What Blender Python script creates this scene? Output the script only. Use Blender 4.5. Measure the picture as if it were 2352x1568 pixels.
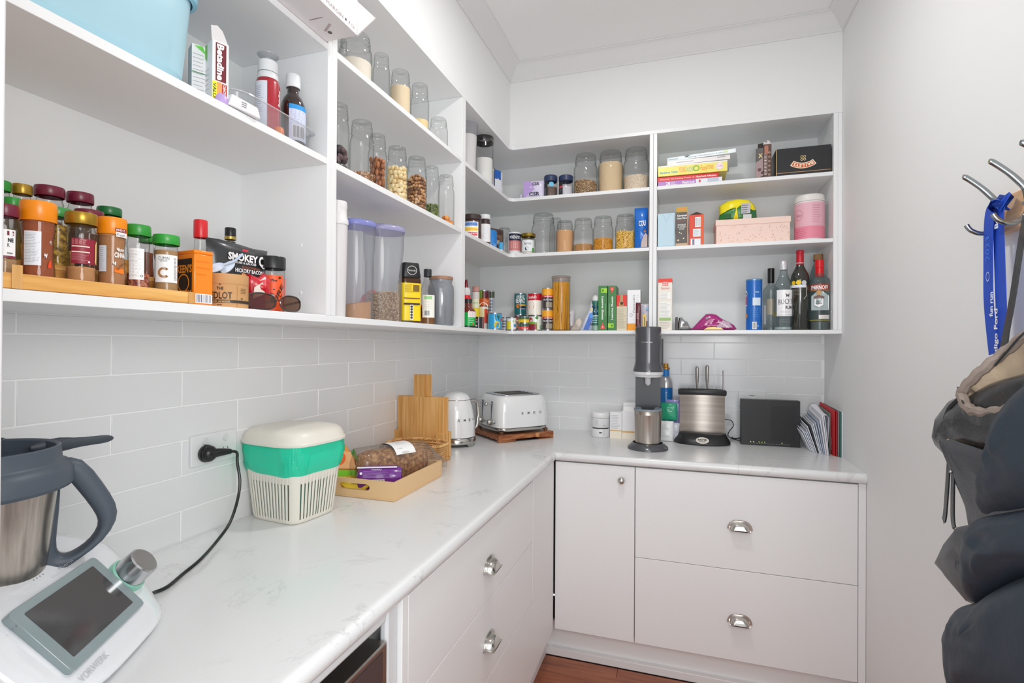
import bpy, bmesh, math, random
from mathutils import Vector, Matrix, noise
S = bpy.context.scene
for o in list(bpy.data.objects): bpy.data.objects.remove(o)
COL = S.collection
sin, cos, pi = math.sin, math.cos, math.pi
# ---------------------------------------------------------------- camera
FPX, YAW, PITCH, ROLL = 1193.09, math.radians(18.0093), math.radians(.2976), math.radians(.3376)
CAM = Vector((1.1084, -2.7943, 1.3736))
_F = Vector((-sin(YAW)*cos(PITCH), cos(YAW)*cos(PITCH), sin(PITCH)))
_R = Vector((cos(YAW), sin(YAW), 0)); _U = _R.cross(_F)
R2 = _R*cos(ROLL) + _U*sin(ROLL); U2 = -_R*sin(ROLL) + _U*cos(ROLL)
cd = bpy.data.cameras.new('camera'); cam = bpy.data.objects.new('camera', cd); COL.objects.link(cam)
cd.sensor_width = 36; cd.lens = FPX/2352*36; cd.clip_start = .02; cd.clip_end = 60
cam.matrix_world = Matrix(((R2.x, U2.x, -_F.x, CAM.x), (R2.y, U2.y, -_F.y, CAM.y), (R2.z, U2.z, -_F.z, CAM.z), (0, 0, 0, 1)))
S.camera = cam
# ---------------------------------------------------------------- world, lamps, exposure
w = bpy.data.worlds.new('world'); S.world = w; w.use_nodes = True
w.node_tree.nodes['Background'].inputs[0].default_value = (.93, .965, 1, 1)
w.node_tree.nodes['Background'].inputs[1].default_value = 1.0
def area(name, loc, rot, size, power, color=(1, .985, .96), shape='DISK', size_y=None):
    l = bpy.data.lights.new(name, 'AREA'); l.shape = shape; l.size = size; l.energy = power; l.color = color
    if size_y: l.size_y = size_y
    o = bpy.data.objects.new(name, l); COL.objects.link(o); o.location = loc; o.rotation_euler = rot
    return o
LAMP = (.95, -1.35, 2.745)
area('ceiling_lamp_light', (LAMP[0], LAMP[1], LAMP[2]-.03), (0, 0, 0), .16, 9.5)
area('rear_fill', (1.15, -3.5, 1.6), (math.radians(88), 0, math.radians(8)), 1.5, 24, (.96, .98, 1), 'RECTANGLE', 1.9)  # broad unseen fill lamp added behind the camera to brighten the room
area('flash_fill', (1.5, -2.8, 1.62), (math.radians(91), 0, math.radians(50)), .55, 9, (1, .99, .97))  # soft fill added beside the camera as its flash, brightens the left shelves
S.view_settings.view_transform = 'Standard'; S.view_settings.look = 'None'
S.view_settings.gamma = 1; S.view_settings.use_curve_mapping = False
S.view_settings.exposure = -0.13
try:
    S.cycles.use_denoising = True; S.cycles.max_bounces = 12; S.cycles.diffuse_bounces = 8
    S.cycles.transparent_max_bounces = 24; S.cycles.transmission_bounces = 8; S.cycles.sample_clamp_indirect = 4
    S.cycles.caustics_reflective = False; S.cycles.caustics_refractive = False
except Exception: pass
# ---------------------------------------------------------------- where a picture ray meets a real plane
def ray(u, v): return _F + R2*((u-1176)/FPX) - U2*((v-784)/FPX)
def onp(u, v, ax, val):
    d = ray(u, v); return CAM + d*((val-CAM[ax])/d[ax])
def onx(u, v, x): return onp(u, v, 0, x)
def ony(u, v, y): return onp(u, v, 1, y)
def onz(u, v, z): return onp(u, v, 2, z)
def zat(u, v, D):
    d = ray(u, v); return CAM.z + d.z*D/math.hypot(d.x, d.y)
def facecam(x, y): return math.atan2(CAM.x-x, -(CAM.y-y))
# ---------------------------------------------------------------- materials
def lin(h, k=1.0):
    h = h.lstrip('#'); out = []
    for i in (0, 2, 4):
        c = int(h[i:i+2], 16)/255
        out.append(min(.93, k*(c/12.92 if c <= .04045 else ((c+.055)/1.055)**2.4)))
    return (*out, 1)
MC = {}
def mat(h, rough=.45, metal=0, k=1.1, bump=0, bscale=60, coat=0, spec=.5):
    key = ('p', h, rough, metal, k, bump, bscale, coat, spec)
    if key in MC: return MC[key]
    m = bpy.data.materials.new('paint_'+h.lstrip('#')); m.use_nodes = True
    nt = m.node_tree; b = nt.nodes['Principled BSDF']
    b.inputs['Base Color'].default_value = lin(h, k); b.inputs['Roughness'].default_value = rough
    b.inputs['Metallic'].default_value = metal; b.inputs['Specular IOR Level'].default_value = spec
    if coat: b.inputs['Coat Weight'].default_value = coat; b.inputs['Coat Roughness'].default_value = .08
    if bump:
        n = nt.nodes.new('ShaderNodeTexNoise'); n.inputs['Scale'].default_value = bscale; n.inputs['Detail'].default_value = 4
        bp = nt.nodes.new('ShaderNodeBump'); bp.inputs['Strength'].default_value = bump; bp.inputs['Distance'].default_value = .004
        tc = nt.nodes.new('ShaderNodeTexCoord')
        nt.links.new(tc.outputs['Object'], n.inputs['Vector']); nt.links.new(n.outputs[0], bp.inputs['Height']); nt.links.new(bp.outputs[0], b.inputs['Normal'])
    MC[key] = m; return m
def ramp_mat(name, stops, scale=40, rough=.6, tex='noise', stretch=(1, 1, 1), bump=.3, detail=5, metal=0, coat=0, dist=.003, rand=0, k=1.1):
    """procedural colour from a noise/voronoi/wave texture in object space"""
    key = ('r', name)
    if key in MC: return MC[key]
    m = bpy.data.materials.new(name); m.use_nodes = True; nt = m.node_tree; b = nt.nodes['Principled BSDF']
    b.inputs['Roughness'].default_value = rough; b.inputs['Metallic'].default_value = metal
    if coat: b.inputs['Coat Weight'].default_value = coat
    tc = nt.nodes.new('ShaderNodeTexCoord'); mp = nt.nodes.new('ShaderNodeMapping'); mp.inputs['Scale'].default_value = stretch
    nt.links.new(tc.outputs['Object'], mp.inputs[0])
    src = mp.outputs[0]
    if rand:
        oi = nt.nodes.new('ShaderNodeObjectInfo'); va = nt.nodes.new('ShaderNodeVectorMath'); va.operation = 'ADD'
        mm = nt.nodes.new('ShaderNodeMath'); mm.operation = 'MULTIPLY'; mm.inputs[1].default_value = rand
        nt.links.new(oi.outputs['Random'], mm.inputs[0]); nt.links.new(src, va.inputs[0]); nt.links.new(mm.outputs[0], va.inputs[1]); src = va.outputs[0]
    if tex == 'voronoi':
        t = nt.nodes.new('ShaderNodeTexVoronoi'); t.inputs['Scale'].default_value = scale; fac = t.outputs['Distance']
        cr_in = nt.nodes.new('ShaderNodeSeparateColor'); nt.links.new(t.outputs['Color'], cr_in.inputs[0]); cfac = cr_in.outputs[0]
    else:
        t = nt.nodes.new('ShaderNodeTexNoise'); t.inputs['Scale'].default_value = scale; t.inputs['Detail'].default_value = detail
        fac = t.outputs[0]; cfac = fac
    nt.links.new(src, t.inputs['Vector'])
    cr = nt.nodes.new('ShaderNodeValToRGB'); e = cr.color_ramp.elements
    while len(e) < len(stops): e.new(.5)
    for i, (p, c) in enumerate(stops): e[i].position = p; e[i].color = lin(c, k)
    nt.links.new(cfac, cr.inputs[0]); nt.links.new(cr.outputs[0], b.inputs['Base Color'])
    if bump:
        bp = nt.nodes.new('ShaderNodeBump'); bp.inputs['Strength'].default_value = bump; bp.inputs['Distance'].default_value = dist
        if tex == 'voronoi': bp.invert = True
        nt.links.new(fac, bp.inputs['Height']); nt.links.new(bp.outputs[0], b.inputs['Normal'])
    MC[key] = m; return m
def glass(h='#f2f8f4', edge='#9fb0a6', rough=.03, refl=1.0, body=0.0, key=None):
    """thin-walled clear glass or plastic: transparent, darker where the wall is seen edge-on, with a Fresnel reflection"""
    k = ('g', h, edge, rough, refl, body)
    if k in MC: return MC[k]
    m = bpy.data.materials.new('clear_'+h.lstrip('#')); m.use_nodes = True; nt = m.node_tree; nt.nodes.clear()
    out = nt.nodes.new('ShaderNodeOutputMaterial'); tr = nt.nodes.new('ShaderNodeBsdfTransparent'); gl = nt.nodes.new('ShaderNodeBsdfGlossy')
    gl.inputs['Roughness'].default_value = rough
    lw = nt.nodes.new('ShaderNodeLayerWeight'); lw.inputs['Blend'].default_value = .35
    cr = nt.nodes.new('ShaderNodeValToRGB'); cr.color_ramp.elements[0].position = .35; cr.color_ramp.elements[0].color = lin(h, 1)
    cr.color_ramp.elements[1].position = 1; cr.color_ramp.elements[1].color = lin(edge, 1)
    nt.links.new(lw.outputs['Facing'], cr.inputs[0]); nt.links.new(cr.outputs[0], tr.inputs[0])
    mx = nt.nodes.new('ShaderNodeMixShader'); mul = nt.nodes.new('ShaderNodeMath'); mul.operation = 'MULTIPLY'; mul.inputs[1].default_value = refl
    pw = nt.nodes.new('ShaderNodeMath'); pw.operation = 'POWER'; pw.inputs[1].default_value = 4; lw2 = nt.nodes.new('ShaderNodeLayerWeight'); lw2.inputs['Blend'].default_value = .5
    mm = nt.nodes.new('ShaderNodeMath'); mm.operation = 'MULTIPLY_ADD'; mm.inputs[1].default_value = .6; mm.inputs[2].default_value = .035
    nt.links.new(lw2.outputs['Facing'], pw.inputs[0]); nt.links.new(pw.outputs[0], mm.inputs[0]); nt.links.new(mm.outputs[0], mul.inputs[0]); nt.links.new(mul.outputs[0], mx.inputs[0])
    last = tr.outputs[0]
    if body:
        df = nt.nodes.new('ShaderNodeBsdfDiffuse'); df.inputs[0].default_value = lin(h, 1)
        m2 = nt.nodes.new('ShaderNodeMixShader'); m2.inputs[0].default_value = body
        nt.links.new(tr.outputs[0], m2.inputs[1]); nt.links.new(df.outputs[0], m2.inputs[2]); last = m2.outputs[0]
    nt.links.new(last, mx.inputs[1]); nt.links.new(gl.outputs[0], mx.inputs[2]); nt.links.new(mx.outputs[0], out.inputs[0])
    MC[k] = m; return m
WHITE = mat('#e9e9e9', .38, k=1.0); BOARD = mat('#ebeced', .32, k=1.0); WALL = mat('#e7e8e8', .6, k=1.02); CEIL = mat('#ebebeb', .8, k=1.03)
TILE = mat('#e6e7e8', .16, k=.99); GROUT = mat('#f6f6f6', .8, k=1); CHROME = mat('#c9c6c0', .16, 1, k=1); STEEL = mat('#b5aea6', .3, 1, k=1)
BLACK = mat('#17181b', .35, k=1); DGREY = mat('#3a3b3f', .4, k=1); PAPER = mat('#f0f0f0', .6, k=.95)
JG = glass('#f7faf8', '#9fada6', .02, 1.0)
CLEARP = glass('#f0f1f4', '#b4b7c0', .08, .8, .10)
BAMBOO = ramp_mat('bamboo', [(.3, '#b98647'), (.5, '#cf9d5c'), (.7, '#dcb076')], 6, .45, stretch=(14, 14, .6), bump=.03, rand=7)
BAMBOOX = ramp_mat('bamboo_lengthways', [(.3, '#c08540'), (.5, '#d9a257'), (.7, '#e6b972')], 6, .45, stretch=(.8, 14, 14), bump=.03, rand=7)
# ---------------------------------------------------------------- geometry
class G:
    def __init__(s, m=None): s.v = []; s.f = []; s.mi = []; s.ms = []; s.cur = 0; s.X = Matrix(); s.use(m or WHITE)
    def use(s, m):
        if m not in s.ms: s.ms.append(m)
        s.cur = s.ms.index(m); return s
    def at(s, loc=(0, 0, 0), rz=0, rx=0, ry=0, sc=1):
        s.X = Matrix.Translation(loc) @ Matrix.Rotation(rz, 4, 'Z') @ Matrix.Rotation(ry, 4, 'Y') @ Matrix.Rotation(rx, 4, 'X') @ Matrix.Scale(sc, 4); return s
    def add(s, vs, fs):
        n = len(s.v); s.v += [tuple(s.X @ Vector(p)) for p in vs]
        for f in fs: s.f.append(tuple(i+n for i in f)); s.mi.append(s.cur)
        return s
    def box(s, x0, x1, y0, y1, z0, z1):
        return s.add([(x, y, z) for z in (z0, z1) for y in (y0, y1) for x in (x0, x1)], [(0, 2, 3, 1), (4, 5, 7, 6), (0, 1, 5, 4), (2, 6, 7, 3), (0, 4, 6, 2), (1, 3, 7, 5)])
    def lathe(s, pr, n=28, cx=0, cy=0, sx=1, sy=1, a0=0, a1=2*pi, pw=1):
        full = abs(a1-a0-2*pi) < 1e-6; m = n if full else n+1; vs = []
        for r, z in pr:
            for i in range(m):
                a = a0+(a1-a0)*i/n; c, d = cos(a), sin(a)
                if pw != 1: c = math.copysign(abs(c)**pw, c); d = math.copysign(abs(d)**pw, d)
                vs.append((cx+r*sx*c, cy+r*sy*d, z))
        fs = []
        for j in range(len(pr)-1):
            for i in range(n):
                k = (i+1) % m if full else i+1
                fs.append((j*m+i, j*m+k, (j+1)*m+k, (j+1)*m+i))
        return s.add(vs, fs)
    def loft(s, rings, cap=True, closed=True):
        n = len(rings[0]); vs = [p for r in rings for p in r]; fs = []
        for j in range(len(rings)-1):
            for i in range(n if closed else n-1):
                k = (i+1) % n; fs.append((j*n+i, j*n+k, (j+1)*n+k, (j+1)*n+i))
        if cap: fs.append(tuple(range(n-1, -1, -1))); fs.append(tuple((len(rings)-1)*n+i for i in range(n)))
        return s.add(vs, fs)
    def tube(s, pts, r, n=8, cap=True, flat=None, up=None):
        pts = [Vector(p) for p in pts]; rings = []; u = None
        for i, p in enumerate(pts):
            t = (pts[min(i+1, len(pts)-1)]-pts[max(i-1, 0)]).normalized()
            if u is None:
                u = Vector(up) if up else (Vector((0, 0, 1)) if abs(t.z) < .9 else Vector((1, 0, 0)))
            u = (u-t*u.dot(t)).normalized(); w_ = t.cross(u)
            rr = r[i] if isinstance(r, (list, tuple)) else r; f = flat or 1
            rings.append([tuple(p+u*(rr*cos(2*pi*k/n))+w_*(rr*f*sin(2*pi*k/n))) for k in range(n)])
        return s.loft(rings, cap)
    def ball(s, c, r, n=12, m=7, sc=(1, 1, 1)):
        vs = []; fs = []
        for j in range(1, m):
            for i in range(n):
                a, b = 2*pi*i/n, pi*j/m; vs.append((c[0]+r*sc[0]*sin(b)*cos(a), c[1]+r*sc[1]*sin(b)*sin(a), c[2]+r*sc[2]*cos(b)))
        t = len(vs); vs += [(c[0], c[1], c[2]+r*sc[2]), (c[0], c[1], c[2]-r*sc[2])]
        for j in range(m-2):
            for i in range(n): fs.append((j*n+i, (j+1)*n+i, (j+1)*n+(i+1) % n, j*n+(i+1) % n))
        for i in range(n): fs.append((t, i, (i+1) % n)); fs.append((t+1, (m-2)*n+(i+1) % n, (m-2)*n+i))
        return s.add(vs, fs)
    def prism(s, pts, a, b, ax='y'):
        """closed outline pts (p, q) drawn out between a and b along an axis"""
        def P(p, q, t): return {'y': (p, t, q), 'x': (t, p, q), 'z': (p, q, t)}[ax]
        n = len(pts); vs = [P(p, q, a) for p, q in pts]+[P(p, q, b) for p, q in pts]
        fs = [tuple(range(n)), tuple(range(2*n-1, n-1, -1))]+[(i, i+n, (i+1) % n+n, (i+1) % n) for i in range(n)]
        return s.add(vs, fs)
    def pillow(s, out, d, n=6, back=1.0, crumple=0, seed=0, p=.5, ax='y'):
        """an outline of (a, z) filled out to a soft bag of thickness d either side of y = 0"""
        cx = sum(q[0] for q in out)/len(out); cz = sum(q[1] for q in out)/len(out)
        def P(t, sg):
            r = []
            for a, z in out:
                x_, z_ = cx+(a-cx)*t, cz+(z-cz)*t; y = sg*d*(1-t**2.2)**p
                if crumple: y += crumple*noise.noise(Vector((x_*45+seed, sg*3, z_*45)))*(1-t*.5)
                r.append((x_, y, z_) if ax == 'y' else ((y, x_, z_) if ax == 'x' else (x_, z_, y)))
            return r
        rings = [P(.04, -1)]+[P((i/n)**.8, -1) for i in range(1, n+1)]+[P(((n-i)/n)**.8, back) for i in range(1, n)]+[P(.04, back)]
        if n >= 8: rings[0] = P(.06, -1)
        return s.loft(rings)
    def done(s, name, parent=None, kind=None, label=None, cat=None, group=None, bevel=0, seg=2, smooth=True, loc=None, rot=0, solid=0, sub=0, ang=38):
        me = bpy.data.meshes.new(name); me.from_pydata(s.v, [], s.f)
        for m in s.ms: me.materials.append(m)
        me.polygons.foreach_set('material_index', s.mi)
        bm = bmesh.new(); bm.from_mesh(me); bmesh.ops.recalc_face_normals(bm, faces=bm.faces[:]); bm.to_mesh(me); bm.free()
        if smooth:
            me.polygons.foreach_set('use_smooth', [True]*len(me.polygons)); me.set_sharp_from_angle(angle=math.radians(ang))
        me.update(); o = bpy.data.objects.new(name, me); COL.objects.link(o)
        if solid: q = o.modifiers.new('shell', 'SOLIDIFY'); q.thickness = solid; q.offset = -1
        if sub: q = o.modifiers.new('soft', 'SUBSURF'); q.levels = sub; q.render_levels = sub
        if bevel: q = o.modifiers.new('edge', 'BEVEL'); q.width = bevel; q.segments = seg; q.limit_method = 'ANGLE'; q.angle_limit = math.radians(40)
        if parent: o.parent = parent
        if loc is not None: o.location = loc
        if rot: o.rotation_euler = (0, 0, rot)
        for a, b in (('kind', kind), ('label', label), ('category', cat), ('group', group)):
            if b: o[a] = b
        return o
def E(name, label, cat, loc, rot=0, group=None, rx=0, ry=0):
    o = bpy.data.objects.new(name, None); COL.objects.link(o); o.empty_display_size = .03
    o.location = loc; o.rotation_euler = (rx, ry, rot); o['label'] = label; o['category'] = cat
    if group: o['group'] = group
    return o
# ---------------------------------------------------------------- lettering and flat print
TX = {}
def text_geo(t, bold=0):
    if (t, bold) not in TX:
        c = bpy.data.curves.new('t', 'FONT'); c.body = t; c.size = 1; c.resolution_u = 2; c.offset = bold
        o = bpy.data.objects.new('t', c); me = bpy.data.meshes.new_from_object(o)
        vs = [(q.co.x, q.co.y) for q in me.vertices]; fs = [tuple(p.vertices) for p in me.polygons]
        bpy.data.objects.remove(o); bpy.data.curves.remove(c); bpy.data.meshes.remove(me)
        xs = [q[0] for q in vs] or [0]; ys = [q[1] for q in vs] or [0]
        mx, my = (min(xs)+max(xs))/2, .36
        TX[(t, bold)] = ([(x-mx, y-my) for x, y in vs], fs, max(xs)-min(xs))
    return TX[(t, bold)]
def cylmap(r, a0=0, tilt=0):
    def m(a, z, l):
        t = a/r+a0; return ((r+l)*sin(t), -(r+l)*cos(t), z)
    m.curved = True; return m
def flatmap(y=0, x0=0):
    def m(a, z, l): return (a+x0, y-l, z)
    m.curved = False; return m
def sidemap(x, sgn=1):
    """print on a side face at local x, a runs back (+y)"""
    def m(a, z, l): return (x+sgn*l, a*sgn, z)
    m.curved = False; return m
class Dec:
    def __init__(s, mp, lift=.0004, rough=.45): s.mp = mp; s.g = G(WHITE); s.g.ms = []; s.l = lift; s.rough = rough; s.rnd = random.Random(5)
    def _m(s, h): s.g.use(mat(h, s.rough)); s.l += .00012
    def rect(s, a0, a1, z0, z1, h):
        s._m(h); n = max(1, int(abs(a1-a0)/.004)) if s.mp.curved else 1; vs = []
        for i in range(n+1):
            a = a0+(a1-a0)*i/n; vs += [s.mp(a, z0, s.l), s.mp(a, z1, s.l)]
        s.g.add(vs, [(2*i, 2*i+2, 2*i+3, 2*i+1) for i in range(n)]); return s
    def poly(s, pts, h):
        s._m(h); s.g.add([s.mp(a, z, s.l) for a, z in pts], [tuple(range(len(pts)))]); return s
    def disc(s, a, z, r, h, ra=1, n=20, hole=0):
        s._m(h)
        if hole:
            vs = []; fs = []
            for i in range(n):
                t = 2*pi*i/n; vs += [s.mp(a+r*cos(t)*ra, z+r*sin(t), s.l), s.mp(a+hole*cos(t)*ra, z+hole*sin(t), s.l)]
            for i in range(n): k = (i+1) % n; fs.append((2*i, 2*k, 2*k+1, 2*i+1))
            s.g.add(vs, fs)
        else: s.g.add([s.mp(a+r*cos(2*pi*i/n)*ra, z+r*sin(2*pi*i/n), s.l) for i in range(n)], [tuple(range(n))])
        return s
    def text(s, t, a, z, size, h, rot=0, bold=0, wide=1, slant=0):
        vs, fs, wd = text_geo(t, bold); s._m(h); c, d = cos(rot), sin(rot)
        P = []
        for x, y in vs:
            x = (x+slant*y)*size*wide; y *= size; P.append(s.mp(a+x*c-y*d, z+x*d+y*c, s.l))
        s.g.add(P, fs); return s
    def fit(s, t, a, z, width, h, height=None, rot=0, bold=0, slant=0):
        wd = text_geo(t, bold)[2]; size = height/.72 if height else width/wd
        return s.text(t, a, z, size, h, rot, bold, width/(wd*size), slant)
    def lines(s, a0, a1, z0, z1, n, h, th=.3):
        s._m(h); dz = (z1-z0)/n
        for i in range(n):
            z = z1-dz*(i+.5); e = a1-(a1-a0)*s.rnd.uniform(0, .35); k = 3 if s.mp.curved else 1; vs = []
            for j in range(k+1):
                a = a0+(e-a0)*j/k; vs += [s.mp(a, z-dz*th/2, s.l), s.mp(a, z+dz*th/2, s.l)]
            s.g.add(vs, [(2*j, 2*j+2, 2*j+3, 2*j+1) for j in range(k)])
        return s
    def bars(s, a0, a1, z0, z1, h='#30303a', bg='#f4f4f6'):
        s.rect(a0, a1, z0, z1, bg); s._m(h); a = a0+(a1-a0)*.08; e = a1-(a1-a0)*.08
        while a < e:
            w_ = (a1-a0)*s.rnd.choice((.015, .03, .045)); s.g.add([s.mp(a, z0+(z1-z0)*.08, s.l), s.mp(a+w_, z0+(z1-z0)*.08, s.l), s.mp(a+w_, z1-(z1-z0)*.08, s.l), s.mp(a, z1-(z1-z0)*.08, s.l)], [(0, 1, 2, 3)])
            a += w_+(a1-a0)*s.rnd.choice((.02, .035, .05))
        return s
    def done(s, parent, name='printed_label', label=None):
        return s.g.done(name, parent, label=label, smooth=s.mp.curved, ang=180)
# ================================================================ the room
XR, SD, SB = 1.7556, .2743, .279            # right wall, shelf depth left and back
ZS = [1.4256, 1.8158, 2.0994, 2.3799]; TH = .0168
Z0, Z1, Z2 = ZS[0]+TH, ZS[1]+TH, ZS[2]+TH
ZC = .9079; CEILZ = 2.7745; CORN = 2.7066
YF = -2.54; YB0 = -5.0
def struct(name, g, parent=None, **k): return g.done(name, parent, kind=None if parent else 'structure', **k)
# floor with separate boards
FW = ramp_mat('red_timber', [(.25, '#7a4630'), (.5, '#97593f'), (.75, '#ab6c4c')], 3.2, .32, stretch=(1.2, 16, 16), bump=.04, rand=9, k=1.0)
fl = struct('floor', G(mat('#4a2c20', .7)).box(0, XR, -2.9, 0, -.03, -.006), smooth=False)
rnd = random.Random(3)
bw = .088; y = -2.9; i = 0
while y < -.55:
    x = .5-(i % 3)*.37
    while x < XR:
        x0, x1 = max(x, .5), min(x+1.1, XR)
        if x1-x0 > .02: G(FW).box(x0+.0006, x1-.0006, y+.0006, min(y+bw, -.55)-.0006, -.006, 0).done('floor_board', fl, bevel=.0008, seg=1, smooth=False)
        x += 1.1
    y += bw; i += 1
# walls
struct('wall_left', G(WALL).box(-.12, -.009, -2.66, .12, 0, CEILZ), smooth=False); WL = bpy.data.objects['wall_left']
struct('wall_back', G(WALL).box(-.12, XR+.12, .009, .12, 0, CEILZ), smooth=False); WB = bpy.data.objects['wall_back']
struct('wall_right', G(WALL).box(XR, XR+.12, -3.6, .12, 0, CEILZ), smooth=False)
struct('ceiling', G(CEIL).box(-.12, XR+.12, -3.6, .12, CEILZ, CEILZ+.1), smooth=False)
struct('wall_front', G(WALL).box(-.12, .585, YF-.12, YF-.001, 0, CEILZ).box(.585, XR, YF-.12, YF-.001, 2.35, CEILZ), smooth=False)
# door jamb seen as the narrow upright strip at the left edge of the view
struct('trim_1', G(mat('#d4d4d6', .35)).box(.5855, .606, YF-.125, YF+.0001, 0, 2.34).box(.53, .599, YF+.0002, YF+.013, 0, 2.41), bevel=.004)
# tile splashback: grout bed plus single tiles
struct('trim_2', G(GROUT).box(-.0088, -.0012, YF, .0088, ZC-.03, ZS[0]+.05), smooth=False, label=None); GL = bpy.data.objects['trim_2']
struct('trim_3', G(GROUT).box(-.001, XR-.0005, .0012, .0088, ZC-.03, ZS[0]+.05), smooth=False); GB = bpy.data.objects['trim_3']
TP, TW = .0815, .3195
rows = [.8975+TP*k for k in range(7)]
gap = .0013
tr = random.Random(8)
for k, z in enumerate(rows):
    z0, z1 = max(z, ZC+.0005)+gap, min(z+TP, ZS[0]-.0015)-gap
    if z1-z0 < .01: continue
    off = -2.036 if k % 2 == 1 else -2.197+0.0005
    y = off-2*TW
    while y < 0:
        y0, y1 = max(y, YF)+gap, min(y+TW, -.0005)-gap
        if y1-y0 > .01:
            d = tr.uniform(-.0004, .0004)
            G(TILE).box(-.003, d, y0, y1, z0, z1).done('tile', GL, bevel=.0016, seg=2)
        y += TW
    x = (.16 if k % 2 == 0 else .318)-2*.3165
    while x < XR:
        x0, x1 = max(x, .0008)+gap, min(x+.3165, XR-.001)-gap
        if x1-x0 > .01:
            d = tr.uniform(-.0004, .0004)
            G(TILE).box(x0, x1, d, .003, z0, z1).done('tile', GB, bevel=.0016, seg=2)
        x += .3165
# bulkhead above the shelves (flush with their fronts, rounded inner corner) and cornice
def lcorner(r0, n=6):
    """inner corner arc of the L shaped front line"""
    c = Vector((SD+r0, -SB-r0)); return [(c.x-r0*cos(a), c.y+r0*sin(a)) for a in [pi/2*i/n for i in range(n+1)]]
def lshape(r0, y0=YF+.0005, x1=XR-.0005, bx=.0005, by=-.0005):
    return [(bx, y0), (SD, y0)]+lcorner(r0)+[(x1, -SB), (x1, by), (bx, by)]
g = G(WALL); g.prism(lshape(.004), ZS[3]+.0004, CEILZ-.0005, 'z'); struct('wall_bulkhead', g, ang=30)
def cornice(pts_line, nrm):
    pass
cg = G(mat('#ececec', .6, k=.9))
prof = [(0, -.0678), (.004, -.0678), (.006, -.060), (.014, -.052), (.030, -.030), (.046, -.014), (.056, -.008), (.061, -.006), (.0675, -.0045), (.0675, 0), (0, 0)]
def sweep(path, prof, inward):
    rings = []
    for (p, n) in zip(path, inward): rings.append([(p[0]+n[0]*a, p[1]+n[1]*a, CEILZ-.0006+b) for a, b in prof])
    cg.loft(rings)
sweep([(SD+.0005, YF), (SD+.0005, -SB-.0005), (XR-.0005, -SB-.0005), (XR-.0005, YF)], prof, [(1, 0), (1, -1), (-1, -1), (-1, 0)])
struct('trim_4', cg, ang=25)
# ceiling light fitting
lt = E('downlight', 'round white recessed ceiling light above the pantry floor', 'ceiling light', (LAMP[0], LAMP[1], CEILZ))
G(mat('#f4f4f4', .4)).lathe([(.11, 0), (.11, -.006), (.095, -.012), (.085, -.008), (.085, 0)], 32).done('trim_ring', lt)
em = bpy.data.materials.new('lit_diffuser'); em.use_nodes = True; em.node_tree.nodes['Principled BSDF'].inputs['Emission Color'].default_value = (1, .98, .94, 1); em.node_tree.nodes['Principled BSDF'].inputs['Emission Strength'].default_value = 6
G(em).lathe([(0, -.004), (.085, -.004), (.085, -.002)], 32).done('diffuser', lt)
# ================================================================ shelving
def shelf(z, y0=YF+.0005, y1=None, name='shelf', full=True, th=TH): pass
sh = E('shelf_unit', 'white melamine open shelving wrapping the left and back walls above the tiles', 'shelves', (0, 0, ZS[0]))
def P(g, name='shelf_board', **k):
    for i, p in enumerate(g.v): g.v[i] = (p[0], p[1], p[2]-ZS[0])
    return g.done(name, sh, **k)
P(G(BOARD).prism(lshape(.03), ZS[0], ZS[0]+TH, 'z'), bevel=.0008, seg=1)
D1, D2 = (-1.7157, -1.6789), (-.885, -.8516)
E3, E4 = (.9656, .9991), (1.7223, XR-.001)
e = .0006
for z in (ZS[1], ZS[2]):
    P(G(BOARD).box(.0005, SD-.0008, YF+.001, D1[0]-e, z, z+TH), bevel=.0008, seg=1)
    P(G(BOARD).box(.0005, SD-.0008, D1[1]+e, D2[0]-e, z, z+TH), bevel=.0008, seg=1)
    L = [(.0005, D2[1]+e), (SD-.0008, D2[1]+e)]+lcorner(.035)+[(E3[0]-e, -SB+.0008), (E3[0]-e, -.0005), (.0005, -.0005)]
    P(G(BOARD).prism(L, z, z+TH, 'z'), bevel=.0008, seg=1)
    P(G(BOARD).box(E3[1]+e, E4[0]-e, -SB+.0008, -.0005, z, z+TH), bevel=.0008, seg=1)
P(G(BOARD).prism(lshape(.03), ZS[3]-.0162, ZS[3]+.0002, 'z'), 'top_panel')
ZT = ZS[3]-.0165
for a, b in (D1, D2):
    m_ = (a+b)/2
    for q in ((a, m_-.0004), (m_+.0004, b)): P(G(BOARD).box(.0005, SD, q[0], q[1], Z0+.0003, ZT), 'upright_panel', bevel=.0008, seg=1)
m_ = (E3[0]+E3[1])/2
for q in ((E3[0], m_-.0004), (m_+.0004, E3[1])): P(G(BOARD).box(q[0], q[1], -SB, -.0005, Z0+.0003, ZT), 'upright_panel', bevel=.0008, seg=1)
P(G(BOARD).box(E4[0], E4[0]+.0168, -SB, -.0005, Z0+.0003, ZT), 'upright_panel', bevel=.0008, seg=1)
P(G(BOARD).box(E4[0]+.0172, XR-.0006, -SB+.001, -SB+.018, Z0+.0003, ZT), 'filler_strip', bevel=.0008, seg=1)
bk = mat('#e6e8e8', .5, k=1)
P(G(bk).box(.0004, .0034, YF+.001, -.004, Z0+.0004, ZT), 'back_panel'); P(G(bk).box(.0036, XR-.02, -.0036, -.0006, Z0+.0004, ZT), 'back_panel')
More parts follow.
